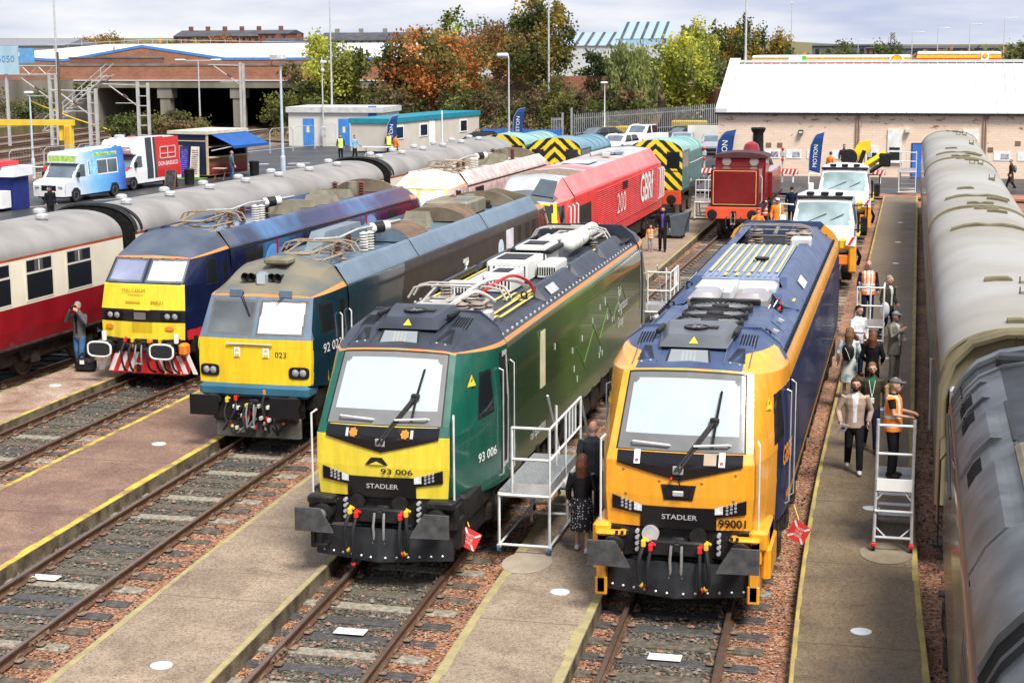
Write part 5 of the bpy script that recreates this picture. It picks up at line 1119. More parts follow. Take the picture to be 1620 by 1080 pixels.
def steam():
 root=thing('steam_locomotive','red steam engine with black chimney and lined square bunker','steam engine',(-7.5,72.6,0),-.01)
 r=mat('crimson',(.17,.006,.009),.22,scale=2,var=.15,coat=.5);bm=mat('beam_orange_red',(.72,.10,.04),.4);ln=mat('lining_buff',(.65,.45,.14),.5)
 b=MB();b.bbox(-1.05,1.0,.25,2.3,1.35,2.95,r,.04);o=b.build('bunker',root)
 b=MB();
 for(x0,x1,z0,z1)in((-.95,.9,2.86,2.885),(-.95,.9,1.43,1.455),(-.95,-.925,1.43,2.885),(.875,.9,1.43,2.885)):b.bx(x0,x1,.238,.25,z0,z1,ln)
 b.build('lining',o,0)
 b=MB();b.tube([(-1.0,.3,3.08),(.96,.3,3.08)],.03,m_blk,6);b.tube([(-1.0,.3,2.95),(-1.0,.3,3.12)],.025,m_blk,6);b.tube([(.96,.3,2.95),(.96,.3,3.12)],.025,m_blk,6);b.build('bunker_rail',root)
 b=MB();b.bbox(-1.12,1.08,2.3,3.9,1.35,3.28,r,.04);arc=[(1.2*cos(a)-.02,3.28+.24*sin(a))for a in lin(0,pi,12)];b.prism(arc,r,'y',2.25,3.95);b.build('cab',root,30)
 b=MB();b.prism([(x*1.03,z+.03)for x,z in arc],mat('cab_roof',(.07,.035,.035),.6),'y',2.2,4.0);b.build('cab_roof',root,30)
 for x in(-.62,.58):b=MB();b.lathe([(.24,.02),(.24,-.02),(.20,-.025),(.001,-.026)],mat('rim_dark_red',(.16,.02,.02),.4),c=(x,2.28,3.14),axis='y',n=20);b.lathe([(.19,-.028),(.001,-.029)],mat('dull_glass',(.26,.24,.22),.25),c=(x,2.28,3.14),axis='y',n=18);b.build('spectacle_window',root)
 b=MB();b.cyl((0,3.9,2.35),(0,9.2,2.35),.68,r,n=24);b.cyl((0,9.2,2.35),(0,10.1,2.35),.72,m_blk,n=24);b.build('boiler',root,40)
 for s in(-1,1):b=MB();b.bbox(s*.95-.28,s*.95+.28,3.9,8.2,1.4,2.6,r,.05);b.build('side_tank',root)
 b=MB();b.lathe([(.38,2.9),(.38,3.2),(.37,3.45),(.30,3.66),(.14,3.76),(.001,3.78)],mat('dome_red',(.26,.012,.02),.2,coat=.3),c=(.0,6.6,0),n=20);b.build('dome',root)
 b=MB();b.lathe([(.36,2.9),(.27,3.2),(.25,4.0),(.33,4.12),(.36,4.24),(.30,4.28),(.25,4.2)],m_blk,c=(0,9.6,0),n=20);b.build('chimney',root)
 b=MB();b.lathe([(.1,2.9),(.12,3.3),(.18,3.4),(.001,3.42)],mat('brass',(.55,.38,.1),.3,.8),c=(0,5.0,0),n=14);b.build('safety_valve',root)
 b=MB();b.bbox(-1.2,1.15,-.05,10.2,1.2,1.36,m_blk,.02);b.build('running_plate',root)
 b=MB();b.bbox(-1.2,1.16,-.2,-.05,.86,1.36,bm,.02);b.build('buffer_beam',root)
 for x in(-.87,.83):b=MB();b.cyl((x,-.2,1.08),(x,-.55,1.08),.12,m_blk);b.lathe([(.2,0),(.22,-.03),(.2,-.06),(.001,-.07)],m_blk,c=(x,-.55,1.08),axis='y',n=16);b.build('buffer',root)
 hook(root,-.22,1.08)
 w=MB()
 for s in(-1,1):
  for yy,rr in((1.0,.5),(2.4,.5),(4.6,.85),(6.8,.85),(8.8,.5)):w.lathe([(.1,s*.68),(rr,s*.68),(rr,s*.8),(rr*.85,s*.81),(.1,s*.8)],m_wheel,c=(0,yy,rr),axis='x',n=20)
 w.build('wheelset',root)
 hose(root,[(-.3,-.2,.95),(-.32,-.35,.7),(-.3,-.3,.4)]);hose(root,[(.3,-.2,.95),(.34,-.35,.7),(.3,-.3,.4)])
 for s in(-1,1):handrail(root,[(s*1.06,.3,1.5),(s*1.14,.26,1.6),(s*1.14,.26,2.6),(s*1.06,.3,2.7)])
steam()
def coach(name,label,X,y0,L,rz,wall,roofm,cls,group,ribs=12,zc=3.15,top=3.82,hw=1.385,end=None,near=False):
 root=thing(name,label,'coach',(X,y0,0),rz,group)
 n=10;Q=[(hw-.06,.95),(hw,1.3),(hw,2.2),(hw-.03,zc)]+[((hw-.03)*sqrt(max(0,1-(i/n)**2))if i<n else 0,zc+(top-zc)*sin(pi/2*(i/n)**.9))for i in range(1,n+1)]
 Q=[(hw-.06,.95),(hw,1.3),(hw,2.2),(hw-.03,zc)]+[((hw-.03)*cos(pi/2*i/n)**.8,zc+(top-zc)*sin(pi/2*i/n))for i in range(1,n+1)]
 parts={}
 def C(x,y,z):
  if z>zc+.02:return('roof',roofm)
  return cls(x,y,z)
 body(parts,Q,0,L,C,.07,.07)
 for k,mb in parts.items():mb.build(k,root,40)
 full=Q+[(-x,z)for x,z in Q[::-1]]
 for ya in(0,L):b=MB();b.prism(full,end or wall,'y',ya-.02 if ya==0 else ya,ya if ya==0 else ya+.02);b.build('end_wall',root,0)
 b=MB();m=mat('gangway_black',(.015,.015,.016),.7)
 for ya,yb in((-.34,-.02),(L+.02,L+.34)):b.bbox(-.62,.62,ya,yb,1.1,3.35,m,.08)
 b.build('gangway',root)
 b=MB()
 for i in range(ribs+1 if ribs else 0):
  yy=.04+(L-.08)*i/ribs;b.tube([(x,yy,z-.004)for x,z in Q[3:]]+[(-x,yy,z-.004)for x,z in Q[3:-1][::-1]],.006,roofm,4)
 if ribs:b.build('roof_rib',root)
 bogie(root,3.0,2.6,2,1.05,.46);bogie(root,L-3.0,2.6,2,1.05,.46)
 b=MB();b.bbox(-1.2,1.2,.2,L-.2,.75,1.0,m_blk,.03)
 for k in range(5):b.bbox(-1.1,1.1,5.5+k*1.9,6.9+k*1.9,.4,.8,m_dirt,.05)
 for s in(-1,1):b.bbox(s*1.3-.06,s*1.3+.06,.3,L-.3,.88,.96,m_dirt,.02)
 b.build('underframe',root)
 for s in(-1,1):b=MB();b.cyl((s*.87,-.02,1.05),(s*.87,-.5,1.05),.1,m_blk);b.lathe([(.2,0),(.22,-.03),(.001,-.05)],m_blk,c=(s*.87,-.5,1.05),axis='y',n=14);b.build('buffer',root)
 return root,Q
mk_white=mat('window_cream',(.66,.62,.52),.4,var=.04);mk_cream=mat('coach_cream',(.72,.66,.52),.4,scale=1.2,var=.05);mk_mar=mat('coach_maroon',(.24,.008,.014),.3,scale=1.2,var=.15,coat=.3);mk_line=mat('coach_line',(.30,.06,.02),.5);mk_roof=mat('coach_grey_roof',(.205,.195,.183),.6,scale=.8,col2=(.29,.28,.268),detail=7)
def cls_mk1(L):
 wins=[(1.2+i*1.86,1.2+i*1.86+1.12)for i in range(10)]
 def f(x,y,z):
  if z>3.05:return('body',mk_line)
  if 0:
   for a,c in wins:
    if a<y<c:
     e=min(y-a,c-y,z-2.02,3.0-z)
     if e<.05:return('window_frame',mk_cream)
     if 2.68<z<2.72:return('window_frame',mk_cream)
     if z>2.72:
      q=(y-a)/(c-a)
      if abs(q-.34)<.03 or abs(q-.66)<.03:return('window_frame',mk_cream)
      if.40<q<.60 and(int(a*7)%3):return('window_frame',m_blk)
     return('window',m_glass)
  if z>1.93:return('body',mk_cream)
  if z>1.90:return('body',m_blk)
  return('body',mk_mar)
 return f
A_R=-math.atan(.052)
for i,(y0,lab)in enumerate(((23.2,'nearest maroon and cream coach with opened window tops at the left edge'),(43.6,'second maroon and cream coach, grey roof running behind the blue locomotive'),(64.0,'third maroon and cream coach, farthest along the left track'))):
 X=-22.92+.052*(y0-36);r,Q=coach('railway_coach',lab,X,y0,19.7 if i<2 else 17.2,A_R,mk_cream,mk_roof,cls_mk1(19.7),'maroon and cream coaches',14,3.13,3.80,end=m_blk)
 for a in[14.76-j*1.92 for j in range(-1,7)]:
  for s in(-1,1):
   if s<0 and i!=1:continue
   xx=s*1.379;b=MB();b.bx(xx-.012,xx+.016,a,a+1.28,1.98,3.06,mk_white);o=b.build('window',r,0)
   b=MB();x2=xx+s*.019;q=.055;b.bx(x2-.004,x2+.004,a+q,a+1.28-q,1.98+q,2.66,m_glass)
   for j in range(3):b.bx(x2-.004,x2+.004,a+q+j*.345,a+q+j*.39+.36,2.72,3.06-q,m_glass if j!=1 else mat('grey_pane',(.10,.10,.10),.1))
   b.bx(x2-.004,x2+.008,a+.6,a+.64,2.72,2.98,mk_white);b.build('pane',o,0)
 for k in range(14 if i<2 else 12):
  b=MB();x=.45*(-1)**k;zz=3.76;b.lathe([(.12,0),(.12,.1),(.17,.12),(.17,.2),(.1,.24),(.001,.25)],m_galv,c=(x,1.2+k*1.33,zz-.06),n=10);b.build('roof_vent',r)
 b=MB();b.tube([(x,.02,z+.05)for x,z in Q[3:]]+[(-x,.02,z+.05)for x,z in Q[3:-1][::-1]],.07,m_blk,6)
 b.tube([(x,.35,z+.05)for x,z in Q[3:]]+[(-x,.35,z+.05)for x,z in Q[3:-1][::-1]],.05,m_blk,6);b.build('roof_end_band',r)
gk_roof=mat('pale_weathered_roof',(.255,.24,.20),.6,scale=.35,col2=(.33,.325,.305),detail=8);gk_oli=mat('olive_end',(.11,.095,.055),.75,scale=1.3,col2=(.19,.165,.10));gk_side=mat('soiled_grey_side',(.12,.105,.09),.4,scale=1.5,col2=(.20,.17,.14),coat=.2)
gk_wh=mat('cantrail_white',(.62,.64,.64),.5);gk_or=mat('cantrail_orange',(.55,.20,.08),.5)
def cls_F(x,y,z):
 if z>3.1:return('body',gk_wh)
 if z>3.04:return('body',gk_or)
 if 2.1<z<2.95 and(y%2.4)>.5:return('window',m_glass)
 if 1.75<z<1.95:return('body',mat('side_teal',(.10,.2,.22),.4))
 return('body',gk_side)
for i,(y0,L,lab)in enumerate(((27.2,20.3,'nearest grey roofed coach, olive end wall behind the dark locomotive'),(48.0,19.9,'middle grey roofed coach with khaki roof hatches at right'),(68.4,20.3,'farthest grey roofed coach, close to the peeling brick shed'))):
 r,Q=coach('railway_coach',lab,1.86-.004*(y0-27),y0,L,.004,gk_side,gk_roof,cls_F,'grey roofed coaches',0,3.12,3.84,end=gk_oli)
 for ya in(0,L):
  b=MB();b.tube([(x,ya,z+.0)for x,z in Q[3:]]+[(-x,ya,z+.0)for x,z in Q[3:-1][::-1]],.035,gk_oli,6);b.build('roof_end_band',r)
 def patch(x0,x1,ya,yb,h=.06,nm='roof_hatch'):
  b=MB();xs=lin(x0,x1,6)
  zf=lambda x:next((z1+(z2-z1)*(x1_-abs(x))/max(1e-6,x1_-x2_)for(x1_,z1),(x2_,z2)in zip(Q[3:],Q[4:])if x2_<=abs(x)<=x1_),3.8)
  for a,c in zip(xs,xs[1:]):
   v=[(a,ya,zf(a)-.05),(c,ya,zf(c)-.05),(c,yb,zf(c)-.05),(a,yb,zf(a)-.05),(a,ya,zf(a)+h),(c,ya,zf(c)+h),(c,yb,zf(c)+h),(a,yb,zf(a)+h)]
   b.raw(v,[(0,1,5,4),(2,3,7,6),(4,5,6,7),(1,2,6,5),(3,0,4,7)],gk_oli)
  b.build(nm,r,0)
 for(x0,x1,ya,yb)in((-.35,.35,.6,.85),(.1,.6,L-1.2,L-.9),(-.9,.9,3.0 if i else 15.5,3.35 if i else 15.85),(-.5,.0,5.6,5.9),(-.2,.4,L-.5,L-.2),(.25,.8,2.1,2.5)):patch(x0,x1,ya,yb)
 for(x,yy)in(((.12,4.0),(.2,5.4),(.75,4.9),(.7,3.2))if i==0 else((.3,17.0),(.6,17.2),(.7,10))):
  b=MB();b.bbox(x-.1,x+.1,yy-.12,yy+.12,3.66,3.86,gk_oli,.02);b.tube([(x-.09,yy-.1,3.85),(x-.09,yy-.1,3.97)],.012,m_blk,5);b.tube([(x+.09,yy-.1,3.85),(x+.09,yy-.1,3.97)],.012,m_blk,5);b.build('roof_vent',r)
 b=MB();b.raw([(-1.16,.05,3.52),(-1.02,.05,3.60),(-1.02,L-.05,3.60),(-1.16,L-.05,3.52)],[(0,1,2,3)],gk_wh);
 if i==0:
  b=MB();b.bbox(-1.22,-1.1,-.3,-.0,2.3,2.9,mat('white_bracket',(.4,.4,.4),.5),.03);b.build('end_bracket',r)
  b=MB();b.tube([(-1.33,-.12,1.0),(-1.33,-.12,2.9),(-1.2,-.12,3.3),(-.9,-.12,3.62),(-.4,-.12,3.78),(.3,-.12,3.8)],.09,gk_oli,8);b.build('end_rim',r)
  b=MB();b.box((-.72,-.045,2.95),(.18,.02,.16),mat('sign_gold',(.62,.45,.05),.5));b.build('warning_sign',r,0)
  b=MB();b.tube([(-1.43,4,1.3),(-1.45,4,2.6)],.03,m_galv,6);b.bbox(-1.44,-1.39,6.2,6.35,2.0,2.2,m_orgc,.02);b.build('door_fitting',r)
  b=MB();b.tube([(-.6,-.2,3.3),(-.2,-.25,3.55),(.3,-.25,3.6),(.7,-.2,3.45)],.02,mat('wire_gold',(.45,.36,.15),.5),6);b.tube([(-.25,-.22,3.2),(-.25,-.22,3.75)],.012,m_blk,5);b.bbox(.0,.35,-.3,-.1,3.45,3.6,m_blk,.04);b.build('end_cable',r)
def corner_loco():
 y1=24.8;L=15.8;root=thing('locomotive','dark weathered diesel locomotive seen from above in the bottom right corner','locomotive',(1.92,y1,0),.0)
 rf=mat('wet_dark_roof',(.006,.007,.008),.45,scale=1.3,spec=.25,col2=(.018,.02,.024),detail=8);sd=mat('maroon_brown_side',(.06,.042,.032),.22,scale=1.2,col2=(.10,.075,.058),coat=.5);pan=mat('roof_steel_panel',(.032,.035,.038),.36,.2,scale=1.6,col2=(.095,.10,.105));tanp=mat('rusty_cover',(.12,.108,.08),.7,scale=2.5,col2=(.20,.175,.125),streak=.5)
 Q=[(1.28,.95),(1.36,1.2),(1.36,2.3),(1.34,3.05),(1.30,3.22),(1.16,3.50),(.98,3.70),(.66,3.86),(.3,3.93),(0,3.95)]
 m_void_=mat('opening_black',(.004,.004,.004),.9)
 parts={}
 def C(x,y,z):
  Y=-y
  if z>3.16:
   if x<0 and 3.34<z<3.60:
    for a in(1.65,2.65,5.15):
     if a<Y<a+.72:return('roof_grille',m_void_)
   if abs(x)>.72:return('roof',pan if Y>.95 else rf)
   return('roof',rf)
  if z>3.08:return('body',mat('rust_orange_edge',(.30,.11,.06),.6,scale=3,col2=(.20,.13,.10)))
  if 1.3<z<2.9 and x<0 and(9.2<Y<11.6):return('side_grille',m_blk if int(z*22)%2 else sd)
  if 2.2<z<2.85 and(.5<Y<1.1):return('cab_window',m_glass)
  return('body',sd)
 body(parts,Q,-L,0,C,.06,.05)
 for k,mb in parts.items():mb.build(k,root,40)
 b=MB();full=Q+[(-x,z)for x,z in Q[::-1]];b.prism(full,gk_oli,'y',0,.03);b.build('end_wall',root,0)
 def arch(ya,yb,h,m,nm,x0=0,x1=9):
  b=MB();q=[(x,z)for x,z in Q[4:]if x0<=x<=x1];q=q+[(-x,z)for x,z in(q[:-1]if q[-1][0]==0 else q)[::-1]]
  vs=[(x,-ya,z+h)for x,z in q]+[(x,-yb,z+h)for x,z in q]+[(x*.99,-ya,z-.02)for x,z in q]+[(x*.99,-yb,z-.02)for x,z in q];n=len(q)
  fs=[(i,i+1,n+i+1,n+i)for i in range(n-1)]+[(2*n+i,2*n+i+1,i+1,i)for i in range(n-1)]+[(n+i,n+i+1,3*n+i+1,3*n+i)for i in range(n-1)]
  b.raw(vs,fs,m);return b.build(nm,root,30)
 arch(.0,.3,.07,pan,'roof_band');arch(.95,1.08,.03,pan,'roof_band');arch(1.45,1.55,.05,pan,'roof_band',.8);arch(2.45,2.58,.05,pan,'roof_band',.8);arch(3.5,5.0,.07,pan,'roof_panel',.8);arch(6.0,8.7,.05,pan,'roof_panel',.8);arch(9.0,11.4,.12,pan,'roof_panel',.5);arch(8.85,8.98,.02,m_void_,'roof_seam',.45);arch(11.4,11.75,.03,m_void_,'roof_seam',.6);arch(11.85,11.95,.09,rf,'roof_seam')
 b=MB();b.bbox(-.75,.9,-.95,-.55,3.78,4.0,rf,.05);b.build('horn_cowl',root)
 b=MB();b.bbox(-.76,.8,-8.75,-5.8,3.78,3.93,tanp,.05)
 for x in(-.6,.1):
  for yy in(-8.4,-6.1):b.cyl((x,yy,3.93),(x,yy,3.96),.06,pan,n=10)
 b.build('roof_cover',root)
 b=MB();b.lathe([(.46,0),(.5,.28),(.46,.30),(.40,.2),(.36,.02),(.001,.0)],pan,c=(.28,-4.4,3.78),n=26);b.build('exhaust_drum',root,40)
 b=MB();b.bbox(-.75,.8,-5.4,-3.2,3.80,3.845,m_blk,.01);b.build('roof_well',root)
 b=MB();b.bbox(-.5,.6,-11.2,-9.3,3.98,4.04,m_blk,.02);o=b.build('fan_grille',root);b=MB()
 for i in range(16):b.box((-.45+i*.068,-10.25,4.052),(.014,1.8,.02),pan)
 for i in range(12):b.box((.05,-11.05+i*.15,4.058),(1.05,.012,.012),pan)
 b.build('grille_bar',o,0)
 b=MB();b.bbox(-.42,.7,-14.6,-12.3,3.86,3.99,tanp,.05);b.build('roof_cover',root)
 b=MB()
 for s in(-1,1):
  for k in range(30):b.sph((s*.75,-5.7-k*.075,3.86),.018,pan,5,3)
  for k in range(20):b.sph((-1.2,-.6-k*.22,3.46),.016,m_blk,5,3)
 b.build('rivet',root)
 b=MB();b.tube([(-1.37,-.2,1.3),(-1.45,-.2,1.4),(-1.45,-.2,2.6),(-1.38,-.2,2.7)],.014,mat('handrail_copper',(.35,.2,.12),.4,.4),6);b.tube([(-1.37,-1.4,1.3),(-1.45,-1.4,1.4),(-1.45,-1.4,2.6),(-1.38,-1.4,2.7)],.012,m_dirt,6);b.tube([(-1.37,-.35,3.02),(-1.4,-5,3.02)],.02,m_blk,6);b.build('handrail',root)
 b=MB();b.bbox(-1.2,1.2,-L,0,.5,1.0,m_dirt,.05);b.build('underframe',root);bogie(root,-3.3,3.0,3);bogie(root,-12,3.0,3)
corner_loco()
def ground_patch(name,poly,z0,z1,m):
 b=MB();b.prism(poly,m,'z',z0,z1);return struct(b.build(name,smooth=0))
m_brick=brick('orange_brick',(.30,.105,.055),(.38,.15,.085),(.36,.27,.20),1.0,.45,.15,.012)
m_brick_d=brick('dark_brick',(.19,.075,.05),(.25,.11,.075),(.2,.16,.13),1.0,.45,.15,.012)
m_conc=mat('bridge_concrete',(.13,.115,.09),.9,scale=.5,col2=(.24,.22,.18),bump=.3,detail=8,streak=1)
m_void=mat('underbridge_shade',(.01,.009,.008),.95)  # black colour stands for the unlit space under the bridge
m_blu=mat('trim_blue',(.07,.22,.52),.5);m_sand=mat('red_sandstone',(.16,.065,.045),.9,scale=.6,col2=(.24,.11,.075));m_slate=mat('slate_roof',(.055,.055,.065),.7,scale=.5,col2=(.09,.09,.10))
m_wroof=mat('white_sheet_roof',(.58,.58,.58),.6,scale=.5,var=.06)
hl=MB();R=[(-420,262,0),(-300,262,4.5),(-60,262,4.5),(-40,270,2.0),(420,270,2.0),(420,300,3.2),(-40,300,3.8),(-60,330,6.4),(-420,330,7.2),(-420,900,12),(420,900,4.5)]
hl.v=[(-700,258,-.5),(-300,262,4.0),(-60,262,4.0),(-30,262,1.0),(500,262,1.0),(-700,400,6.8),(-300,400,6.9),(-120,400,6.9),(-60,400,4.0),(500,400,2.6),(-900,1500,16),(-300,1500,14),(-120,1500,10),(-60,1500,6.5),(900,1500,6),(-700,250,-1),(-300,250,-1),(-60,250,-1),(-30,250,-1),(500,250,-1)]
hl.f=[(0,1,6,5),(1,2,7,6),(2,3,8,7),(3,4,9,8),(5,6,11,10),(6,7,12,11),(7,8,13,12),(8,9,14,13),(15,16,1,0),(16,17,2,1),(17,18,3,2),(18,19,4,3)];hl.m=[0]*12;hl.mats=[m_grass];struct(hl.build('hill',smooth=0))
em=MB();xs=lin(-58,-22,15)
for i,(a,c)in enumerate(zip(xs,xs[1:])):
 P=lambda x,k:(x,142+3.0*(k>0)+k*5.0+2*sin(x*.4),(-.1,1.5,3.0,4.0,4.4)[k]*(1+.08*sin(x*1.1))*(.55+.45*min(1,max(0,(x+60)/14))))if k<4 else(x,180,4.4)
 for k in range(4):em.face([P(a,k),P(c,k),P(c,k+1),P(a,k+1)],mat('scrub_soil',(.085,.06,.035),.95,scale=.6,col2=(.19,.135,.085),bump=.8,bscale=6),weld=True)
struct(em.build('embankment',smooth=60))
def bridge():
 t=thing('road_bridge','brick parapet road bridge with a dark opening between concrete piers','bridge',(-72,165,0))
 X=lambda x:x+72
 b=MB();b.bx(X(-110),X(-46),0,.5,4.75,6.2,m_brick);b.build('parapet',t,0)
 b=MB();b.bx(X(-110),X(-46),-.06,.56,6.2,6.42,m_conc);b.build('coping',t,0)
 b=MB();b.bx(X(-86.5),X(-46),-.12,22,3.95,4.72,m_conc);b.bx(X(-86.5),X(-46),-.2,.05,4.66,4.76,m_wroof);b.build('deck_beam',t,0)
 b=MB()
 for x in(-76.3,-68.2,-60.2,-52):
  b.bx(X(x)-.55,X(x)+.55,.1,1.2,-.3,3.95,m_conc);b.bx(X(x)-.8,X(x)+.8,0,1.4,2.9,3.9,m_conc)
 b.build('pier',t,0)
 b=MB();b.bx(X(-110),X(-86.5),0,22,-.3,4.72,m_conc);b.bx(X(-86.5),X(-84),.6,22,-.3,3.95,m_conc);b.build('abutment',t,0)
 b=MB();b.bx(X(-86.5),X(-46),21.5,22,-.3,3.9,m_void);b.bx(X(-86.4),X(-46),.8,21.4,-.24,-.2,m_void);b.build('dark_backing',t,0)  # added black backing and floor sheet that keep the opening dark
 w=thing('brick_wall','higher brown brick wall standing behind the left end of the bridge parapet','wall',(-83,168,0));b=MB();b.bx(-5.5,5.2,0,.5,4.7,7.0,m_brick_d);b.build('wall',w,0);b=MB();b.bx(-5.6,5.3,-.05,.55,7.0,7.14,m_conc);b.build('coping',w,0)
bridge()
def unit():
 t=thing('industrial_unit','low brick industrial unit with blue eaves trim and white sheeted roof','building',(-102,215,0))
 pro=[(-23,0),(-23,7.0),(-15,6.4),(-12,6.3),(-.5,8.15),(11.5,6.45),(38,6.4),(38,0)]
 b=MB();b.prism(pro,m_brick,'y',0,3);b.build('wall',t,0)
 b=MB()
 for(p,q)in zip(pro[1:-2],pro[2:-1]):b.raw([(p[0],-.06,p[1]-.12),(q[0],-.06,q[1]-.12),(q[0],-.06,q[1]+.22),(p[0],-.06,p[1]+.22),(p[0],.3,p[1]+.22),(q[0],.3,q[1]+.22)],[(0,1,2,3),(3,2,5,4)],m_blu)
 b.build('trim',t,0)
 b=MB()
 for(p,q)in zip(pro[1:-2],pro[2:-1]):b.raw([(p[0],.2,p[1]+.16),(q[0],.2,q[1]+.16),(q[0],34,8.5),(p[0],34,8.5)],[(0,1,2,3)],m_wroof)
 b.bx(-23,38,33.9,34.2,3,8.55,m_wroof);b.build('roof',t,0)
 b=MB()
 for k in range(24):x=-14+k*2.1;b.tube([(x,1.0,6.5),(x,1.0,9.1 if-10<x<14 else 8.4)],.035,m_galv,4)
 for z in(8.2,8.8):b.tube([(-15,1.0,z-.4),(0,1.0,z+.3),(36,1.0,z-.5)],.03,m_galv,4)
 b.build('scaffold_rail',t,0)
 for(x,z,lab)in((-17,7.5,'orange traffic cone on the white roof at far left'),(-1,8.7,'orange traffic cone at the roof peak of the brick unit'),(-8,7.6,'orange traffic cone on the white roof left of the peak')):
  c=MB();c.lathe([(.3,0),(.3,.06),(.18,.08),(.05,.7),(.001,.72)],mat('cone_orange',(.75,.16,.03),.5),n=10);tag(c.build('traffic_cone',loc=(-102+x,222,z)),lab,'cone')
unit()
def block(name,label,x,y,w,d,z0,z1,wm,rm,roofh=1.4,wins=(8,2),chim=0,group=None,hip=False):
 t=thing(name,label,'building',(x,y,z0),0,group);h=z1-z0
 b=MB();b.bx(-w/2,w/2,0,d,0,h,wm);b.build('wall',t,0)
 b=MB();k=w*.12 if hip else 0
 b.raw([(-w/2-.2,-.3,h),(w/2+.2,-.3,h),(w/2+.2,d+.3,h),(-w/2-.2,d+.3,h),(-w/2-.2+k,d/2,h+roofh),(w/2+.2-k,d/2,h+roofh)],[(0,1,5,4),(2,3,4,5),(1,2,5),(3,0,4)],rm);o=b.build('roof',t,0)
 if chim:
  b=MB()
  for i in range(chim):xx=-w/2+w*(i+.5)/chim;b.bx(xx-.5,xx+.5,d/2-.4,d/2+.4,h+roofh*.5,h+roofh+1.0,wm)
  b.build('chimney',o,0)
 nx,nz=wins;b=MB()
 for i in range(nx):
  for j in range(nz):xx=-w/2+w*(i+.5)/nx;zz=h*(j+.55)/nz;b.bx(xx-w/nx*.17,xx+w/nx*.17,-.05,.05,zz-h/nz*.27,zz+h/nz*.27,m_glass)
 if nx:b.build('window',t,0)
 return t
block('tenement','long red sandstone tenement row on the skyline, dark roof with chimneys',-179,420,24,12,6.8,10.6,m_sand,m_slate,1.6,(14,2),5)
block('tenement','shorter red sandstone tenement right of the long row on the skyline',-162.5,418,8,12,6.8,11.2,m_sand,m_slate,1.0,(5,3),1)
block('house_row','long dark roofed grey terrace on the skyline left of the autumn trees',-138,420,26,12,6.5,9.4,mat('harled_grey',(.26,.24,.22),.9,scale=.5),m_slate,2.0,(12,2),4)
block('house_row','small red brick terrace below the grey one on the skyline',-153,400,11,9,6.2,8.6,m_sand,m_slate,1.4,(6,1),2)
block('warehouse','grey pitched warehouse with chimney stubs at the far left horizon',-171,300,24,14,6,8.4,mat('sheet_grey',(.30,.31,.33),.7),mat('sheet_roof',(.20,.21,.23),.6),1.3,(0,0),0)
block('low_shed','pale low roofed shed half hidden behind the yellowing tree',-50,190,16,10,4,6.6,mat('pale_clad',(.55,.55,.52),.7),m_wroof,.5,(5,1),0)
block('house_row','brown flat roofed block on the right horizon left of the mast',-10.2,420,5,8,3,6.9,mat('brown_block',(.17,.09,.07),.9),m_slate,.2,(4,2),0)
block('factory','long dark sheds on the right horizon under the lamp posts',14,480,46,14,3,6.6,mat('dark_clad',(.10,.11,.14),.8),m_slate,.7,(9,1),0)
block('factory','low dark building on the horizon behind the right hand poplars',-17,480,24,14,3,7.4,mat('dark_clad',(.10,.11,.14),.8),m_slate,.4,(8,1),0)
t=thing('glass_roofed_hall','pale hall with light blue glass roof and dark ribs behind the trees','building',(-41,230,0))
b=MB();b.bx(-7,8,0,16,0,8.0,mat('hall_clad',(.52,.53,.54),.7));b.build('wall',t,0)
b=MB();gm=mat('blue_glazing',(.27,.38,.48),.25,var=.05);b.raw([(-7,-.2,8.0),(2,-.2,8.0),(2,6,9.8),(-7,6,9.8)],[(0,1,2,3)],gm);b.raw([(.5,2,8.9),(7.6,2,8.9),(7.6,8,11.2),(.5,8,11.2)],[(0,1,2,3)],gm);b.bx(.5,7.6,2.05,8,8,8.9,gm);b.build('glass_roof',t,0)
b=MB()
for i in range(6):x=-6.4+i*1.5;b.raw([(x,-.25,8.03),(x+.4,-.25,8.03),(x+.4,5.9,9.84),(x,5.9,9.84)],[(0,1,2,3)],m_slate)
for i in range(5):x=1.1+i*1.4;b.raw([(x,1.95,8.94),(x+.4,1.95,8.94),(x+.4,7.9,11.24),(x,7.9,11.24)],[(0,1,2,3)],m_slate)
b.build('glazing_bar',t,0)
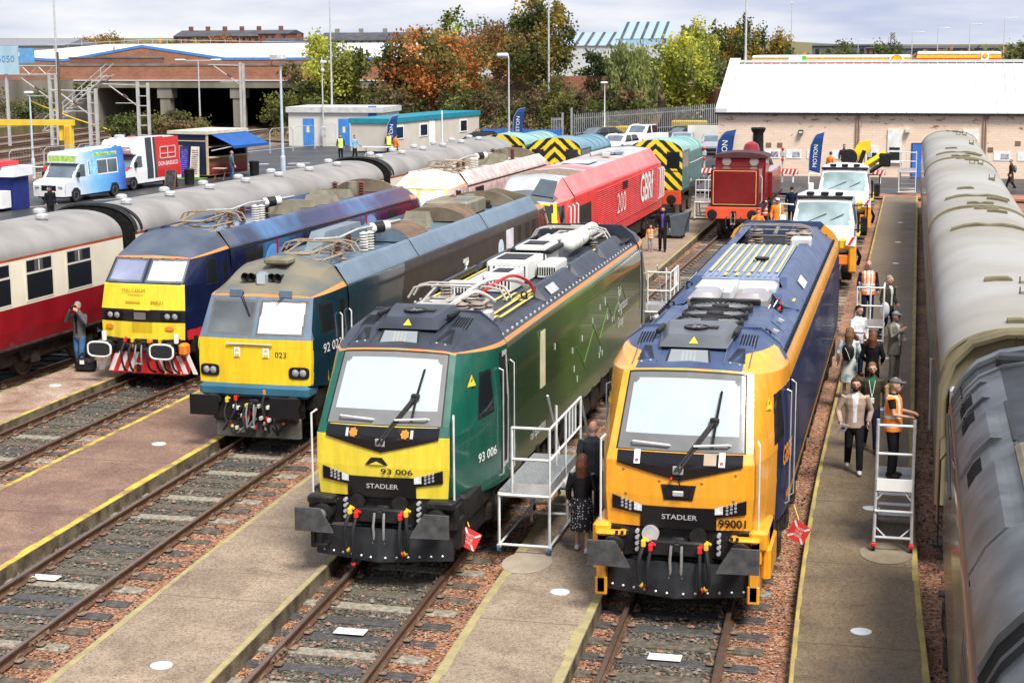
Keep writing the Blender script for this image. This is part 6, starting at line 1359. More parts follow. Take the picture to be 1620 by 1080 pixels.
def peel():
 m=bpy.data.materials.new('peeling_paint');m.use_nodes=True;t=m.node_tree;b=t.nodes['Principled BSDF']
 tcn=N('ShaderNodeTexCoord',t);mpn=N('ShaderNodeMapping',t);mpn.inputs['Scale'].default_value=(1,1,3);t.links.new(tcn.outputs['Object'],mpn.inputs[0])
 n=N('ShaderNodeTexNoise',t);n.inputs['Scale'].default_value=1.35;n.inputs['Detail'].default_value=8;n.inputs['Roughness'].default_value=.7;t.links.new(mpn.outputs[0],n.inputs[0])
 sx=N('ShaderNodeSeparateXYZ',t);t.links.new(tcn.outputs['Object'],sx.inputs[0]);mr=N('ShaderNodeMapRange',t);mr.inputs[1].default_value=1.5;mr.inputs[2].default_value=4.0;mr.inputs[3].default_value=-.06;mr.inputs[4].default_value=.055;t.links.new(sx.outputs[2],mr.inputs[0])
 ad=N('ShaderNodeMath',t);ad.operation='ADD';t.links.new(n.outputs[0],ad.inputs[0]);t.links.new(mr.outputs[0],ad.inputs[1])
 r=N('ShaderNodeValToRGB',t);r.color_ramp.elements[0].position=.605;r.color_ramp.elements[1].position=.62;r.color_ramp.elements[0].color=(0,0,0,1);r.color_ramp.elements[1].color=(1,1,1,1);t.links.new(ad.outputs[0],r.inputs[0])
 cx=N('ShaderNodeCombineXYZ',t);t.links.new(sx.outputs[0],cx.inputs[0]);t.links.new(sx.outputs[2],cx.inputs[1])
 k=N('ShaderNodeTexBrick',t);k.inputs['Color1'].default_value=(.72,.55,.42,1);k.inputs['Color2'].default_value=(.77,.61,.48,1);k.inputs['Mortar'].default_value=(.66,.50,.38,1);k.inputs['Scale'].default_value=1;k.inputs['Brick Width'].default_value=.45;k.inputs['Row Height'].default_value=.15;k.inputs['Mortar Size'].default_value=.012;t.links.new(cx.outputs[0],k.inputs[0])
 mx=N('ShaderNodeMix',t);mx.data_type='RGBA';t.links.new(r.outputs[0],mx.inputs[0]);t.links.new(k.outputs[0],mx.inputs[6]);mx.inputs[7].default_value=(.30,.16,.10,1);t.links.new(mx.outputs[2],b.inputs['Base Color']);b.inputs['Roughness'].default_value=.85
 return m
def shed():
 t=thing('depot_shed','long low shed with peeling cream brick wall and bright white sheet roof','building',(0,108.4,0));pm=peel();wf=mat('window_white',(.72,.71,.68),.5)
 b=MB();b.bx(-12.3,34,0,15.6,-.1,3.86,pm);b.build('wall',t,0)
 rm=mat('ribbed_white_roof',(.50,.505,.51),.5,scale=.5,col2=(.58,.58,.58),streak=1);b=MB();b.raw([(-12.1,-.3,3.96),(34,-.3,3.96),(34,7.9,6.92),(-12.1,7.9,6.92),(34,16,3.9),(-12.1,16,3.9)],[(0,1,2,3),(3,2,4,5)],rm)
 o=b.build('roof',t,0);b=MB()
 for i in range(76):x=-11.5+i*.6;b.raw([(x,-.28,3.96),(x,-.28,4.02),(x+.06,-.28,4.02),(x+.06,-.28,3.96),(x,7.9,6.92),(x,7.9,6.98),(x+.06,7.9,6.98),(x+.06,7.9,6.92)],[(1,2,6,5),(0,1,5,4),(2,3,7,6),(0,3,2,1)],rm)
 b.build('roof_seam',o,0)
 b=MB();b.raw([(-12.45,-.36,3.95),(-11.75,-.36,3.95),(-11.75,7.9,7.02),(-12.45,7.9,7.02),(-12.45,-.36,4.2),(-11.75,-.36,4.2),(-11.75,7.9,7.25),(-12.45,7.9,7.25)],[(4,5,6,7),(0,1,5,4),(1,2,6,5),(3,0,4,7)],rm);b.bx(-12,34,7.7,8.0,6.95,7.12,rm);b.build('verge',t,0)
 b=MB();b.bx(-12.5,34,-.32,-.05,3.82,3.95,m_blk);b.build('gutter',t,0)
 def win(x0,x1,z0,z1,parts):
  f=MB();f.bx(x0,x1,-.08,0,z0,z1,wf);f.bx(x0-.06,x1+.06,-.14,0,z0-.07,z0,wf);f=f.build('window',t,0);p=MB()
  for(a,c,z2,z3)in parts:p.bx(a,c,-.09,-.07,z2,z3,m_glass)
  p.build('pane',f,0)
 win(-1.78,-.9,.95,2.95,[(-1.66,-1.02,1.05,1.55),(-1.66,-1.02,1.68,1.84)]);win(2.75,3.65,1.5,2.95,[(2.9,3.5,1.6,1.85)]);win(-3.1,-2.3,.85,1.9,[(-2.98,-2.42,.95,1.5)]);win(8,9,.95,2.9,[(8.1,8.9,1.1,1.8)])
 b=MB();b.bx(-.25,.35,-.06,0,0,2.05,mat('door_blue',(.05,.15,.50),.5));b.bx(-.32,.42,-.05,-.01,0,2.12,mat('door_dark',(.03,.05,.14),.5));b.build('door',t,0)
 b=MB();px=mat('poster_white',(.74,.74,.74),.5);pi_=mat('poster_print',(.30,.30,.32),.6,scale=12,var=.7)
 for(x0,x1)in((-9.35,-8.4),(-8.0,-7.05),(-6.7,-5.8),(-5.2,-4.2),(4.6,5.6),(6.0,7.0)):b.bx(x0,x1,-.03,0,1.08,1.62,px);b.bx(x0+.42*(x1-x0),x1-.08,-.035,-.03,1.16,1.5,pi_)
 b.build('poster',t,0)
 for(x,z,m)in((-9.75,2.83,m_galv),(-7.1,2.75,m_dirt),(-.6,2.85,m_galv)):b=MB();b.bbox(x-.15,x+.15,-.3,0,z-.12,z+.13,m,.03);b.bx(x-.11,x+.11,-.31,-.295,z-.08,z+.05,mat('lamp_lens2',(.6,.6,.55),.2));b.build('wall_lamp',t,0)
 b=MB();pm2=mat('downpipe',(.34,.24,.17),.7)
 for x in(-3.68,-3.52,3.95,4.1):b.cyl((x,-.1,.1),(x,-.1,3.85),.045,pm2,n=8)
 b.build('downpipe',t,0)
 b=MB()
 for(x,z)in((-9.1,1.92),(-8.4,1.92),(4.4,1.75),(6.0,2.15)):b.bx(x-.16,x+.16,-.03,0,z-.14,z+.14,mat('vent_brown',(.20,.13,.09),.8))
 b.build('louvre',t,0)
shed()
def canopy(label,x0,x1,y,z0,z1,roundel_x,pan):
 t=thing('petrol_canopy',label,'canopy',(x0,y,0));L=x1-x0;ye=mat('canopy_yellow',(.85,.50,.01),.4);rd=mat('canopy_red',(.62,.04,.02),.4);h=z1-z0
 b=MB();b.bbox(0,L,0,9,z0+h*.55,z1,mat('canopy_white',(.66,.67,.68),.5),.1);b.build('canopy_roof',t,0)
 b=MB();b.bx(0,L,-.05,0,z0+h*.14,z0+h*.58,ye);b.build('yellow_band',t,0);b=MB();b.bx(0,L,-.05,0,z0,z0+h*.14,rd);b.build('red_band',t,0)
 b=MB()
 for k in range(4):b.cyl((L*(k+.5)/4,4,0),(L*(k+.5)/4,4,z0+.1),.15,m_galv)
 b.build('canopy_post',t)
 b=MB();rx=roundel_x-x0;zc=(z0+z1)/2-.05;w=pan
 b.bx(rx-w,rx+w,-.12,-.05,zc-h*.62,zc+h*.55,m_white);b.build('sign_panel',t,0)
 b=MB();s=w*.72;P=[(rx+s*cos(a)*1.0,zc+s*.1+s*.8*sin(a))for a in lin(-.45,pi+.45,12)]+[(rx-.3*s,zc-s*.75),(rx+.3*s,zc-s*.75)];b.prism(P,rd,'y',-.16,-.12);b.build('emblem_edge',t,0)
 b=MB();b.prism([(rx+(q[0]-rx)*.84,zc+(q[1]-zc)*.84)for q in P],ye,'y',-.19,-.16);
 b.build('emblem',t,0)
 return t
cn=canopy('long yellow and white petrol station canopy above the shed roof',-16.1,-.9,170,6.30,7.02,-2.2,.68)
b=MB();b.bx(4.9,5.3,-.07,-.04,6.34,7.0,mat('panel_green',(.10,.55,.06),.5));b.bx(3.6,4.9,-.07,-.04,6.34,7.0,m_white);b.build('side_panel',cn,0)
canopy('shorter yellow and white petrol station canopy further right',-.3,7.6,172,6.62,7.32,6.1,.35)
struct(ground_patch('forecourt',[(-20,166),(30,166),(30,186),(-20,186)],-.1,2.6,m_conc))
t=thing('utility_block','white flat roofed utility block with four blue doors','building',(-51,134.2,0));pw=mat('white_render',(.62,.60,.55),.8,scale=.8,var=.06)
b=MB();b.bx(0,8.1,0,5,-.1,2.75,pw);b.build('wall',t,0);b=MB();b.bx(-.15,8.25,-.2,5.2,2.75,3.2,mat('fascia_grey',(.52,.52,.50),.7));b.build('roof',t,0)
b=MB();db=mat('door_blue2',(.05,.22,.58),.5)
for x in(1.55,4.25,4.7):pass
for x in(1.3,4.4):b.bx(x,x+.95,-.05,0,.05,2.25,db);
b.bx(7.3,7.9,-.05,0,.05,2.3,db);o=b.build('door',t,0);b=MB()
for x in(1.6,4.75):b.bx(x,x+.25,-.06,-.05,1.1,1.6,mat('notice_yellow',(.7,.6,.3),.6))
b.bx(7.0,7.7,-.06,-.0,2.1,3.3,mat('notice_blue',(.03,.10,.40),.5));b.build('notice',t,0)
t=thing('portable_cabin','cream portable cabin with teal roof edge and white framed windows','building',(-39.9,126.2,0),-.175);cw=mat('cabin_cream',(.56,.51,.44),.8,scale=1,var=.06)
b=MB();b.bx(-3.2,0,0,17.2,.1,2.25,cw);b.build('wall',t,0);b=MB();b.bx(-3.3,.1,-.1,17.3,2.25,2.62,mat('cabin_teal',(.02,.22,.29),.5));b.build('roof',t,0)
for y in(1.3,5.6,13.2):
 b=MB();b.bx(0,.05,y,y+1.5,.95,2.0,m_white);o=b.build('window',t,0);b=MB();b.bx(.05,.06,y+.15,y+1.35,1.05,1.9,m_glass);b.build('pane',o,0)
b=MB();b.bx(0,.06,7.4,8.4,.1,2.1,m_white);b.build('door',t,0);b=MB();b.cyl((.1,9.6,.1),(.1,9.6,2.9),.06,m_white);b.build('downpipe',t)
t=thing('retaining_wall','orange brick retaining wall behind the steel palisade fence','wall',(-24,160,0));b=MB();b.raw([(0,0,0),(10,-14,0),(10,-14,4.25),(0,0,4.6),(0,.5,0),(10.4,-13.5,0),(10.4,-13.5,4.25),(0,.5,4.6)],[(0,1,2,3),(3,2,6,7),(4,7,6,5)],m_brick);b.bx(10,22,-14,-13.6,0,4.25,m_brick);b.build('wall',t,0)
b=MB();b.bx(-10,-2.5,-3.5,-3.0,3.4,5.3,m_brick);b.build('upper_wall',t,0)
def palisade():
 t=thing('palisade_fence','grey steel palisade fence on the sloping bank beside the shed','fence',(-28.5,143,0));m=mat('fence_steel',(.40,.41,.41),.5,.5,scale=3);b=MB();z=lambda x:.35+x*.075
 for i in range(88):x=i*.17;b.raw([(x,0,z(x)),(x+.035,-.03,z(x)),(x+.07,0,z(x)),(x,0,z(x)+1.95),(x+.035,-.03,z(x)+2.08),(x+.07,0,z(x)+1.95)],[(0,1,4,3),(1,2,5,4)],m)
 b.build('pales',t,0);b=MB()
 for dz in(.35,1.6):b.raw([(0,.02,z(0)+dz),(15,.02,z(15)+dz),(15,.02,z(15)+dz+.07),(0,.02,z(0)+dz+.07)],[(0,1,2,3)],m)
 b.build('rail',t,0);b=MB()
 for i in range(6):x=i*2.9;b.bx(x-.05,x+.05,.03,.13,0,z(x)+2.0,m)
 b.build('post',t,0)
 g=thing('steel_gate','open grey steel gate at the left end of the palisade fence','gate',(-29.4,142.5,0));b=MB();b.bx(-.08,.08,-.08,.08,0,2.5,m);b.bx(.7,.86,-.08,.08,0,2.9,m);b.build('post',g,0);b=MB()
 for k in range(7):b.bx(-.9+k*.13,-.84+k*.13,-.5+k*.06,-.46+k*.06,.3,2.1,m)
 b.bx(-.95,.0,-.3,-.26,1.9,2.0,m);b.build('leaf',g,0)
palisade()
ym=mat('skip_yellow',(.72,.52,.06),.6,scale=1.5,var=.1)
for(x,w,z,lab)in((-27,4.4,.4,'yellow container low behind the fence, left one'),(-20.3,2.9,.9,'yellow container behind the fence near the shed')):
 b=MB();b.bbox(0,w,0,1.6,0,.9,ym,.05)
 for i in range(int(w/.3)):b.bx(.1+i*.3,.16+i*.3,-.04,0,.05,.85,ym)
 tag(b.build('yellow_container',loc=(x,143.6,z)),lab,'container')
t=thing('blue_fence','bright blue panel fence behind the flag at the far car park','fence',(-36,141,0));b=MB()
for i in range(4):b.bx(i*1.7,i*1.7+1.6,0,.05,.1,1.15,mat('fence_blue',(.04,.16,.50),.5))
b.build('panel',t,0);b=MB()
for i in range(5):b.bx(i*1.7-.05,i*1.7+.05,-.05,.1,0,1.3,mat('fence_blue',(.04,.16,.50),.5))
b.build('post',t,0)
b=MB();b.bx(-17.6,-13,134,134.3,0,1.9,pw);tag(b.build('low_wall'),'low white wall behind the parked silver cars','wall')
def pole(name,label,x,y,h,head,r=.09,m=None,z0=0):
 t=thing(name,label,'lamp post' if head else 'pole',(x,y,z0));m=m or m_galv
 b=MB();b.tube([(0,0,0),(0,0,1.2),(0,0,1.25),(0,0,h)],[r*1.5,r*1.5,r,r*.6],m,8);b.build('pole',t)
 hm=mat('lamp_head',(.62,.63,.65),.4)
 if head=='double':
  b=MB();b.tube([(-1.5,0,h),(1.5,0,h)],.05,m,6);b.build('arm',t)
  b=MB()
  for s in(-1,1):b.bbox(s*1.75-.5,s*1.75+.5,-.2,.2,h-.04,h+.14,hm,.08)
  b.build('lamp_head',t)
 elif head=='flood':
  b=MB();b.bbox(-.55,.35,-.5,.2,h-.1,h+.35,hm,.1);b.bbox(-.5,.0,-.54,-.5,h-.05,h+.28,mat('lamp_face',(.42,.42,.38),.3),.02);b.tube([(-.5,0,h),(-.6,-.1,h-.4),(-.2,0,h-.5)],.02,m_blk,5);b.build('lamp_head',t)
 elif head=='hook':
  b=MB();b.tube([(0,0,h),(-.3,0,h+.2),(-.9,0,h+.25)],.05,m,6);b.bbox(-1.0,-.0,-.2,.2,h,h+.35,hm,.12);b.build('lamp_head',t)
 elif head=='arm':
  b=MB();b.tube([(0,0,h),(.3,0,h+.1),(1.4,0,h+.12)],.04,m,5);b.bbox(1.2,2.0,-.15,.15,h+.05,h+.18,hm,.05);b.build('lamp_head',t)
 elif head=='small':b=MB();b.bbox(-.35,.25,-.15,.15,h-.05,h+.12,hm,.06);b.build('lamp_head',t)
 elif head=='cctv':b=MB();b.bbox(-.12,.4,-.1,.1,h-.5,h-.3,hm,.03);b.sph((.1,-.1,h-1.1),.16,hm,8,6);b.bbox(-.2,.2,-.1,.1,.8,1.6,m,.03);b.build('camera',t)
 return t
pole('lamp_post','tall floodlight post standing in the car park right of the kiosk',-39.7,103.3,7.4,'flood',.11,mat('post_blue_grey',(.46,.53,.60),.5))
pole('lamp_post','double armed street lamp behind the kiosk',-64.5,147,6.9,'double',.09)
pole('lamp_post','small lamp post right behind the ice cream van',-54.6,98.2,5.35,'small',.08,mat('post_blue_grey',(.46,.53,.60),.5))
pole('lamp_post','white lamp post with a hooked head above the pale cabin and teal shunter',-32.3,135,7.2,'hook',.09)
pole('lamp_post','short grey lamp post in front of the palisade fence',-25.6,141.5,5.0,'small',.07)
pole('camera_pole','grey camera pole in front of the white utility block',-47.8,133.8,7.3,'cctv',.08)
pole('mast','very tall thin mast rising out of frame behind the utility block',-47.6,135.5,15,None,.09)
pole('mast','very tall thin mast at the far left rising out of frame',-75,140,16,None,.12)
pole('mast','tall grey mast standing behind the shed left end',-11.6,118,16,None,.09)
pole('mast','tall grey mast rising beside the tallest tree',-32,149,15,None,.09,z0=3)
pole('telegraph_pole','dark wooden telegraph pole beside the yellow gantry',-66.0,123.4,7.8,None,.16,mat('pole_wood',(.11,.085,.06),.9,scale=6))
pole('lamp_post','slim lamp post on the right horizon, tallest and nearest the poplars',-21.7,300,14,'small',.12,z0=1)
for i,(x,y,h,lab)in enumerate(((-1.4,300,9.8,'street lamp on the right horizon beside the lattice mast'),(2.8,300,10.5,'street lamp on the right horizon, second right of the mast'),(8.0,300,11.1,'street lamp on the right horizon, third right of the mast'),(13.6,300,12.1,'street lamp on the right horizon nearest the picture edge'),(-7.5,420,9.3,'faint street lamp left of the lattice mast'),(-14.5,420,8.8,'faint street lamp above the first yellow canopy'))):pole('lamp_post',lab,x,y,h,'arm',.1)
t=thing('lattice_mast','dark lattice telecom mast on the right horizon','mast',(-6.5,420,2));b=MB()
for(sx_,sy_)in((-1,-1),(1,-1),(1,1),(-1,1)):b.tube([(sx_*.8,sy_*.8,0),(sx_*.35,sy_*.35,8.6)],.07,m_blk,5)
for k in range(9):b.tube([(-.75+.04*k,-.75,k*.95),(.75-.04*k,-.75,(k+1)*.95)],.05,m_blk,4);b.tube([(.75-.04*k,-.75,k*.95),(-.75+.04*k,-.75,(k+1)*.95)],.05,m_blk,4)
b.build('lattice',t);b=MB()
for k in range(6):b.bbox(-.6+.25*k,-.4+.25*k,-.6,-.3,6.8+.2*(k%3),8.8,m_galv,.05)
b.build('antenna',t)
cg=mat('mast_pale',(.50,.50,.48),.6,.3,scale=2)
def ole(label,x,y,h,w=.35):
 t=thing('catenary_mast',label,'mast',(x,y,-.1));b=MB();b.bx(-.12,.12,-.12,.12,0,h,cg);b.bx(w-.02,w+.2,-.12,.12,0,h-.1,cg)
 for k in range(6):b.bx(-.1,w+.1,-.04,.04,h*(k+.5)/6,h*(k+.5)/6+.08,cg)
 b.build('mast',t,0);b=MB();b.tube([(0,0,h-.3),(-3.4,0,h-.2)],.05,cg,5);b.tube([(0,0,h-2.2),(-2.8,0,h-.3)],.05,cg,5);b.tube([(0,0,h-1.9),(-2.2,0,h-1.9)],.035,cg,5);b.cyl((-1.0,0,h-1.42),(-1.4,0,h-1.14),.09,m_ins_b,n=8);b.build('cantilever',t,30);return t
ole('pale overhead line mast pair right of the telegraph pole',-64.8,126,5.1,.5);ole('pale overhead line mast pair before the left bridge opening',-68,141.5,5.2,.9);ole('tall overhead line mast carrying the lattice boom at far left',-72.0,133,6.1,.5);ole('pale overhead line mast in front of the right bridge pier',-64.9,158,6.7,.2)
t=thing('lattice_boom','white lattice boom reaching out of the left edge over the main line','gantry',(-72.0,132.9,5.9));b=MB()
for z in(0,.7):b.tube([(.8,0,z),(-12,0,z)],.05,cg,5)
for k in range(16):b.tube([(.5-k*.75,0,0 if k%2 else.7),(-.25-k*.75,0,.7 if k%2 else 0)],.035,cg,4)
b.build('lattice',t)
t=thing('yellow_gantry','yellow steel portal gantry behind the ice cream van','gantry',(-63.6,120,-.1));yg=mat('gantry_yellow',(.74,.50,.05),.5,scale=1.2,var=.1);b=MB();b.bx(-14,.5,-.2,.2,2.35,2.78,yg);b.build('beam',t,0);b=MB();b.bx(-.25,.35,-.22,.22,0,2.35,yg);b.bx(-.1,.2,-.3,-.22,0,2.3,mat('gantry_ochre',(.62,.34,.03),.5));b.bx(-.8,-.4,.0,.3,1.2,2.35,yg);b.build('leg',t,0)
t=thing('billboard','pale blue advertising billboard cut off by the left edge','billboard',(-77,130,0));b=MB();b.bx(-3,3.8,0,.2,6.0,8.3,mat('board_blue',(.36,.52,.62),.4,scale=.6,var=.15));b.bx(3.9,5.2,.1,.3,6.9,8.1,mat('board_blue2',(.12,.32,.58),.4));b.build('panel',t,0)
b=MB();b.bx(-2,-1.8,.2,.4,0,6.1,m_galv);b.bx(2.4,2.6,.2,.4,0,6.1,m_galv);b.build('post',t,0);text_mb('9 5050',.55,mat('board_text',(.10,.28,.55),.5),(1,0,0),(0,0,1),(2.4,-.02,7.2),width=2.2).build('lettering',t,0)
t=thing('metal_stair','grey steel staircase climbing the bank under the billboard','stair',(-79,146,0));b=MB();
for k in range(13):b.bx(-1+k*.5,-.4+k*.5,0,1.4,.4+k*.42,.48+k*.42,cg)
for s in(0,1.4):b.tube([(-1,s,1.4),(5.8,s,6.6)],.05,cg,5);b.tube([(-1,s,.4),(5.8,s,5.6)],.07,cg,5)
for k in range(7):b.tube([(-.8+k,0,.5+k*.8),(-.8+k,0,1.5+k*.8)],.035,cg,4)
b.build('flight',t);b=MB();yh=mat('hand_yellow',(.70,.52,.06),.5);b.tube([(2,-1,2.2),(-1.5,-1,3.2),(3,-1,1.6),(6.4,-1,.6)],.05,yh,5);b.build('yellow_rail',t)
struct(ground_patch('grass_bank',[(-110,144),(-85,146),(-86,166),(-112,166)],-.3,.6,m_grass))
def flag(label,x,y,h,w,txt=None,lean=.08):
 t=thing('feather_flag',label,'flag',(x,y,0));fm=mat('flag_blue',(.022,.065,.21),.6,scale=2,var=.12)
 b=MB();b.tube([(-w*.5,0,0),(-w*.5,0,h*.5),(-w*.42,0,h*.75),(-w*.1,0,h*.95),(w*.45,0,h*1.0)],.02,m_galv,5);b.build('pole',t)
 b=MB();L=[(-w*.5,.28),(-w*.5,.5),(-w*.42,.75),(-w*.25,.88),(0,.96),(w*.45,1.0)];n=len(L)
 R_=[(w*.22,.22),(w*.28,.5),(w*.35,.75),(w*.4,.88),(w*.44,.96),(w*.46,1.0)]
 for i in range(n-1):
  yo=lambda k:.06*sin(k*1.7);b.raw([(L[i][0],0,L[i][1]*h),(R_[i][0],yo(i)-.05,R_[i][1]*h),(R_[i+1][0],yo(i+1)-.05,R_[i+1][1]*h),(L[i+1][0],0,L[i+1][1]*h)],[(0,1,2,3)],fm)
 b.build('cloth',t,60)
 if txt:text_mb(txt,w*.28,m_white,(0.05,0,1),(-1,0,0.05),(-w*.08,-.14,h*.55),width=h*.42).build('lettering',t,0)
flag('navy feather flag in front of the pale cabin left end',-39.2,125.5,2.95,1.0,'STON');flag('navy feather flag between the blue fence and the shunters',-32.6,140,3.0,1.1,'STON')
flag('navy feather flag behind the red steam engine at the shed corner',-11.7,108.0,2.9,1.3,'STON');flag('tall narrow navy feather flag beside the white trucks',-5.7,101.5,3.1,.9,'MOTION')
for x,lab in((-12.3,'red and white stop board at the end of the shunters track'),(-7.6,'red and white stop board to the right of the steam engine'),(-2.5,'red and white stop board behind the yellow crane')):
 t=thing('stop_board',lab,'stop board',(x,103,0));b=MB();b.bx(-.75,.75,-.04,.04,.5,.82,mat('stop_red',(.62,.05,.04),.5));
 for k in range(6):b.raw([(-.65+k*.24,-.045,.52),(-.55+k*.24,-.045,.52),(-.45+k*.24,-.045,.80),(-.55+k*.24,-.045,.80)],[(0,1,2,3)],m_white)
 b.build('board',t,0);b=MB();b.bx(-.25,-.15,.04,.14,0,2.1,m_galv);b.bx(.4,.5,.04,.14,0,.7,m_white);b.build('post',t,0)
 b=MB();b.bbox(-.33,-.07,-.1,.05,1.55,1.85,mat('signal_box',(.35,.45,.45),.5),.03);b.sph((-.2,-.08,2.0),.1,m_redc,8,6);b.sph((-.2,-.08,1.38),.1,m_redc,8,6);b.build('lamp',t)
LEAF={'olive':[(0.129,0.144,0.038),(0.198,0.204,0.052),(0.083,0.099,0.030)],'yellowgreen':[(0.409,0.429,0.070),(0.571,0.552,0.092),(0.225,0.267,0.061)],'dark':[(0.045,0.068,0.027),(0.076,0.099,0.038),(0.030,0.045,0.022)],'maple':[(0.454,0.159,0.045),(0.544,0.242,0.076),(0.151,0.151,0.045),(0.303,0.106,0.038),(0.198,0.182,0.052)],'rust':[(0.333,0.144,0.061),(0.423,0.198,0.076),(0.182,0.106,0.045)],'gold':[(0.303,0.220,0.045),(0.393,0.272,0.061),(0.151,0.129,0.038)],'willow':[(0.267,0.306,0.103),(0.367,0.389,0.134),(0.163,0.194,0.070)],'brown':[(0.167,0.113,0.061),(0.242,0.167,0.090),(0.106,0.076,0.045)],'mid':[(0.113,0.144,0.045),(0.167,0.189,0.061),(0.068,0.090,0.030)]}
def leaf_mat(name,c):
 if name in MATS:return MATS[name]
 m=mat(name,c,.75,scale=.7,var=.22,spec=.2);t=m.node_tree;b=t.nodes['Principled BSDF'];out=t.nodes['Material Output']
 tr=N('ShaderNodeBsdfTranslucent',t);mx=N('ShaderNodeMixShader',t);mx.inputs[0].default_value=.42;src=b.inputs['Base Color'].links[0].from_socket;t.links.new(src,tr.inputs[0]);t.links.new(b.outputs[0],mx.inputs[1]);t.links.new(tr.outputs[0],mx.inputs[2]);t.links.new(mx.outputs[0],out.inputs[0]);return m
def leafm(kind):return[leaf_mat('leaf_%s_%d'%(kind,i),c)for i,c in enumerate(LEAF[kind])]
bark=mat('bark',(.07,.055,.04),.9,scale=4)
def crown_mesh(mb,c,R,n,ms,ls,rnd,droop=0,clumps=26,hollow=.35):
 C=[]
 for k in range(clumps):
  while 1:
   p=[rnd.uniform(-1,1)for _ in range(3)];d=sqrt(sum(q*q for q in p))
   if hollow<d<1:break
  C.append((p,rnd.uniform(.16,.34),rnd.choice(ms)))
 for i in range(n):
  p,r,m=rnd.choice(C);q=[max(-1.3,min(1.3,rnd.gauss(0,.55)))*r for _ in range(3)]
  x,y,z=c[0]+(p[0]+q[0])*R[0],c[1]+(p[1]+q[1])*R[1],c[2]+(p[2]+q[2])*R[2]
  if rnd.random()<.12:m=rnd.choice(ms)
  if droop:z-=droop*rnd.random()*R[2]
  s=ls*rnd.uniform(.6,1.5);a=Vector((rnd.gauss(0,1),rnd.gauss(0,1),rnd.gauss(0,1))).normalized();e=a.orthogonal().normalized();f=a.cross(e)
  if droop:e=Vector((0,0,1));f=Vector((rnd.uniform(-1,1),rnd.uniform(-1,1),.1)).normalized();s1=s*1.9
  else:s1=s*rnd.uniform(.7,1.2)
  P=Vector((x,y,z));mb.raw([P-e*s1*.5-f*s*.2,P+f*s*.5,P+e*s1*.5+f*s*.1,P-f*s*.5],[(0,1,2,3)],m)
 return C
def tree(label,x,y,z0,h,w,kind,n=1500,ls=.34,name='tree',low=.25,droop=0,kind2=None,group=None,seed=0,cat='tree',clumps=26):
 rnd=random.Random(seed or int(abs(x*37+y*11)));n=int(n*2.7);ls*=.72;clumps=int(clumps*1.35)
 t=thing(name,label,cat,(x,y,z0),0,group);ms=leafm(kind)+(leafm(kind2)if kind2 else[])
 cz=h*(1+low)/2;R=(w/2,w/2*.9,h*(1-low)/2);b=MB();C=crown_mesh(b,(0,0,cz),R,n,ms,ls,rnd,droop,clumps);b.build('crown',t,0)
 b=MB();r=max(.06,h*.022);b.tube([(0,0,-.3),(rnd.uniform(-.1,.1),0,h*.3),(rnd.uniform(-.2,.2),.1,h*.6),(0,0,h*.85)],[r*1.3,r,r*.65,r*.2],bark,7)
 for p,rr,m in C[:9]:z1=h*rnd.uniform(.25,.55);e=(p[0]*R[0]*.9,p[1]*R[1]*.9,cz+p[2]*R[2]*.9);b.tube([(0,0,min(z1,e[2]-.1)),(e[0]*.5,e[1]*.5,(z1+e[2])/2),e],[r*.5,r*.3,r*.1],bark,5)
 b.build('trunk',t);return t
tree('yellow green tree behind the white utility block',-51.3,148,.5,8.9,7.0,'yellowgreen',3000,.38,low=.05,kind2='olive',clumps=34)
tree('small dark green tree between the yellow green tree and the red maple',-47,150,1.5,6.6,3.6,'dark',1100,.34,low=.05,kind2='olive')
tree('broad red and orange maple above the pale cabin',-42.6,150,1.6,8.0,9.6,'maple',4600,.36,low=-.02,clumps=46)
tree('pale green tree top rising behind the red maple',-44.5,165,3,8.4,4.6,'yellowgreen',1000,.34,low=.3,kind2='mid')
tree('rust brown tree behind the maple, left of the tallest tree',-39,160,3,7.0,8.4,'rust',2600,.36,low=.1,kind2='maple',clumps=34)
tree('olive tree behind the maple on the bank top',-41.5,168,3.5,7.2,4.6,'mid',900,.34)
tree('tallest green and gold tree reaching the top of the picture',-33.6,152,3,9.8,6.4,'gold',3000,.34,low=.15,kind2='mid',clumps=36)
tree('dark green round tree on the bank beside the willow',-29.2,158,3.2,4.6,4.6,'dark',1600,.32,low=.0,kind2='mid')
tree('drooping pale green willow behind the palisade fence',-24.6,149.5,1.2,7.3,4.6,'willow',3400,.22,low=.15,droop=.5,kind2='willow',clumps=40)
tree('bright yellow green tree beside the willow',-20.2,151,2,7.2,5.0,'yellowgreen',2600,.32,low=.05,clumps=32)
tree('small yellow tree top behind the bright yellow green one',-20.5,165,3,7.4,3.0,'yellowgreen',700,.3)
for i,(x,y,h,w,k,lab)in enumerate(((-33.3,262,9.6,3.6,'gold','pale gold poplar, leftmost of the clump on the right horizon'),(-30.2,265,9.8,5.2,'gold','gold poplar second in the clump on the right horizon'),(-26.6,262,10.2,5.6,'gold','tallest gold poplar in the clump on the right horizon'),(-23.2,264,9.6,5.0,'mid','green tree fourth in the clump on the right horizon'),(-20.4,262,8.4,4.0,'mid','green and gold tree, rightmost of the clump on the horizon'))):tree(lab,x,y,1.4,h,w,k,1500,.45,low=-.05,kind2='mid' if k=='gold' else 'gold',group='poplar clump on the right horizon')
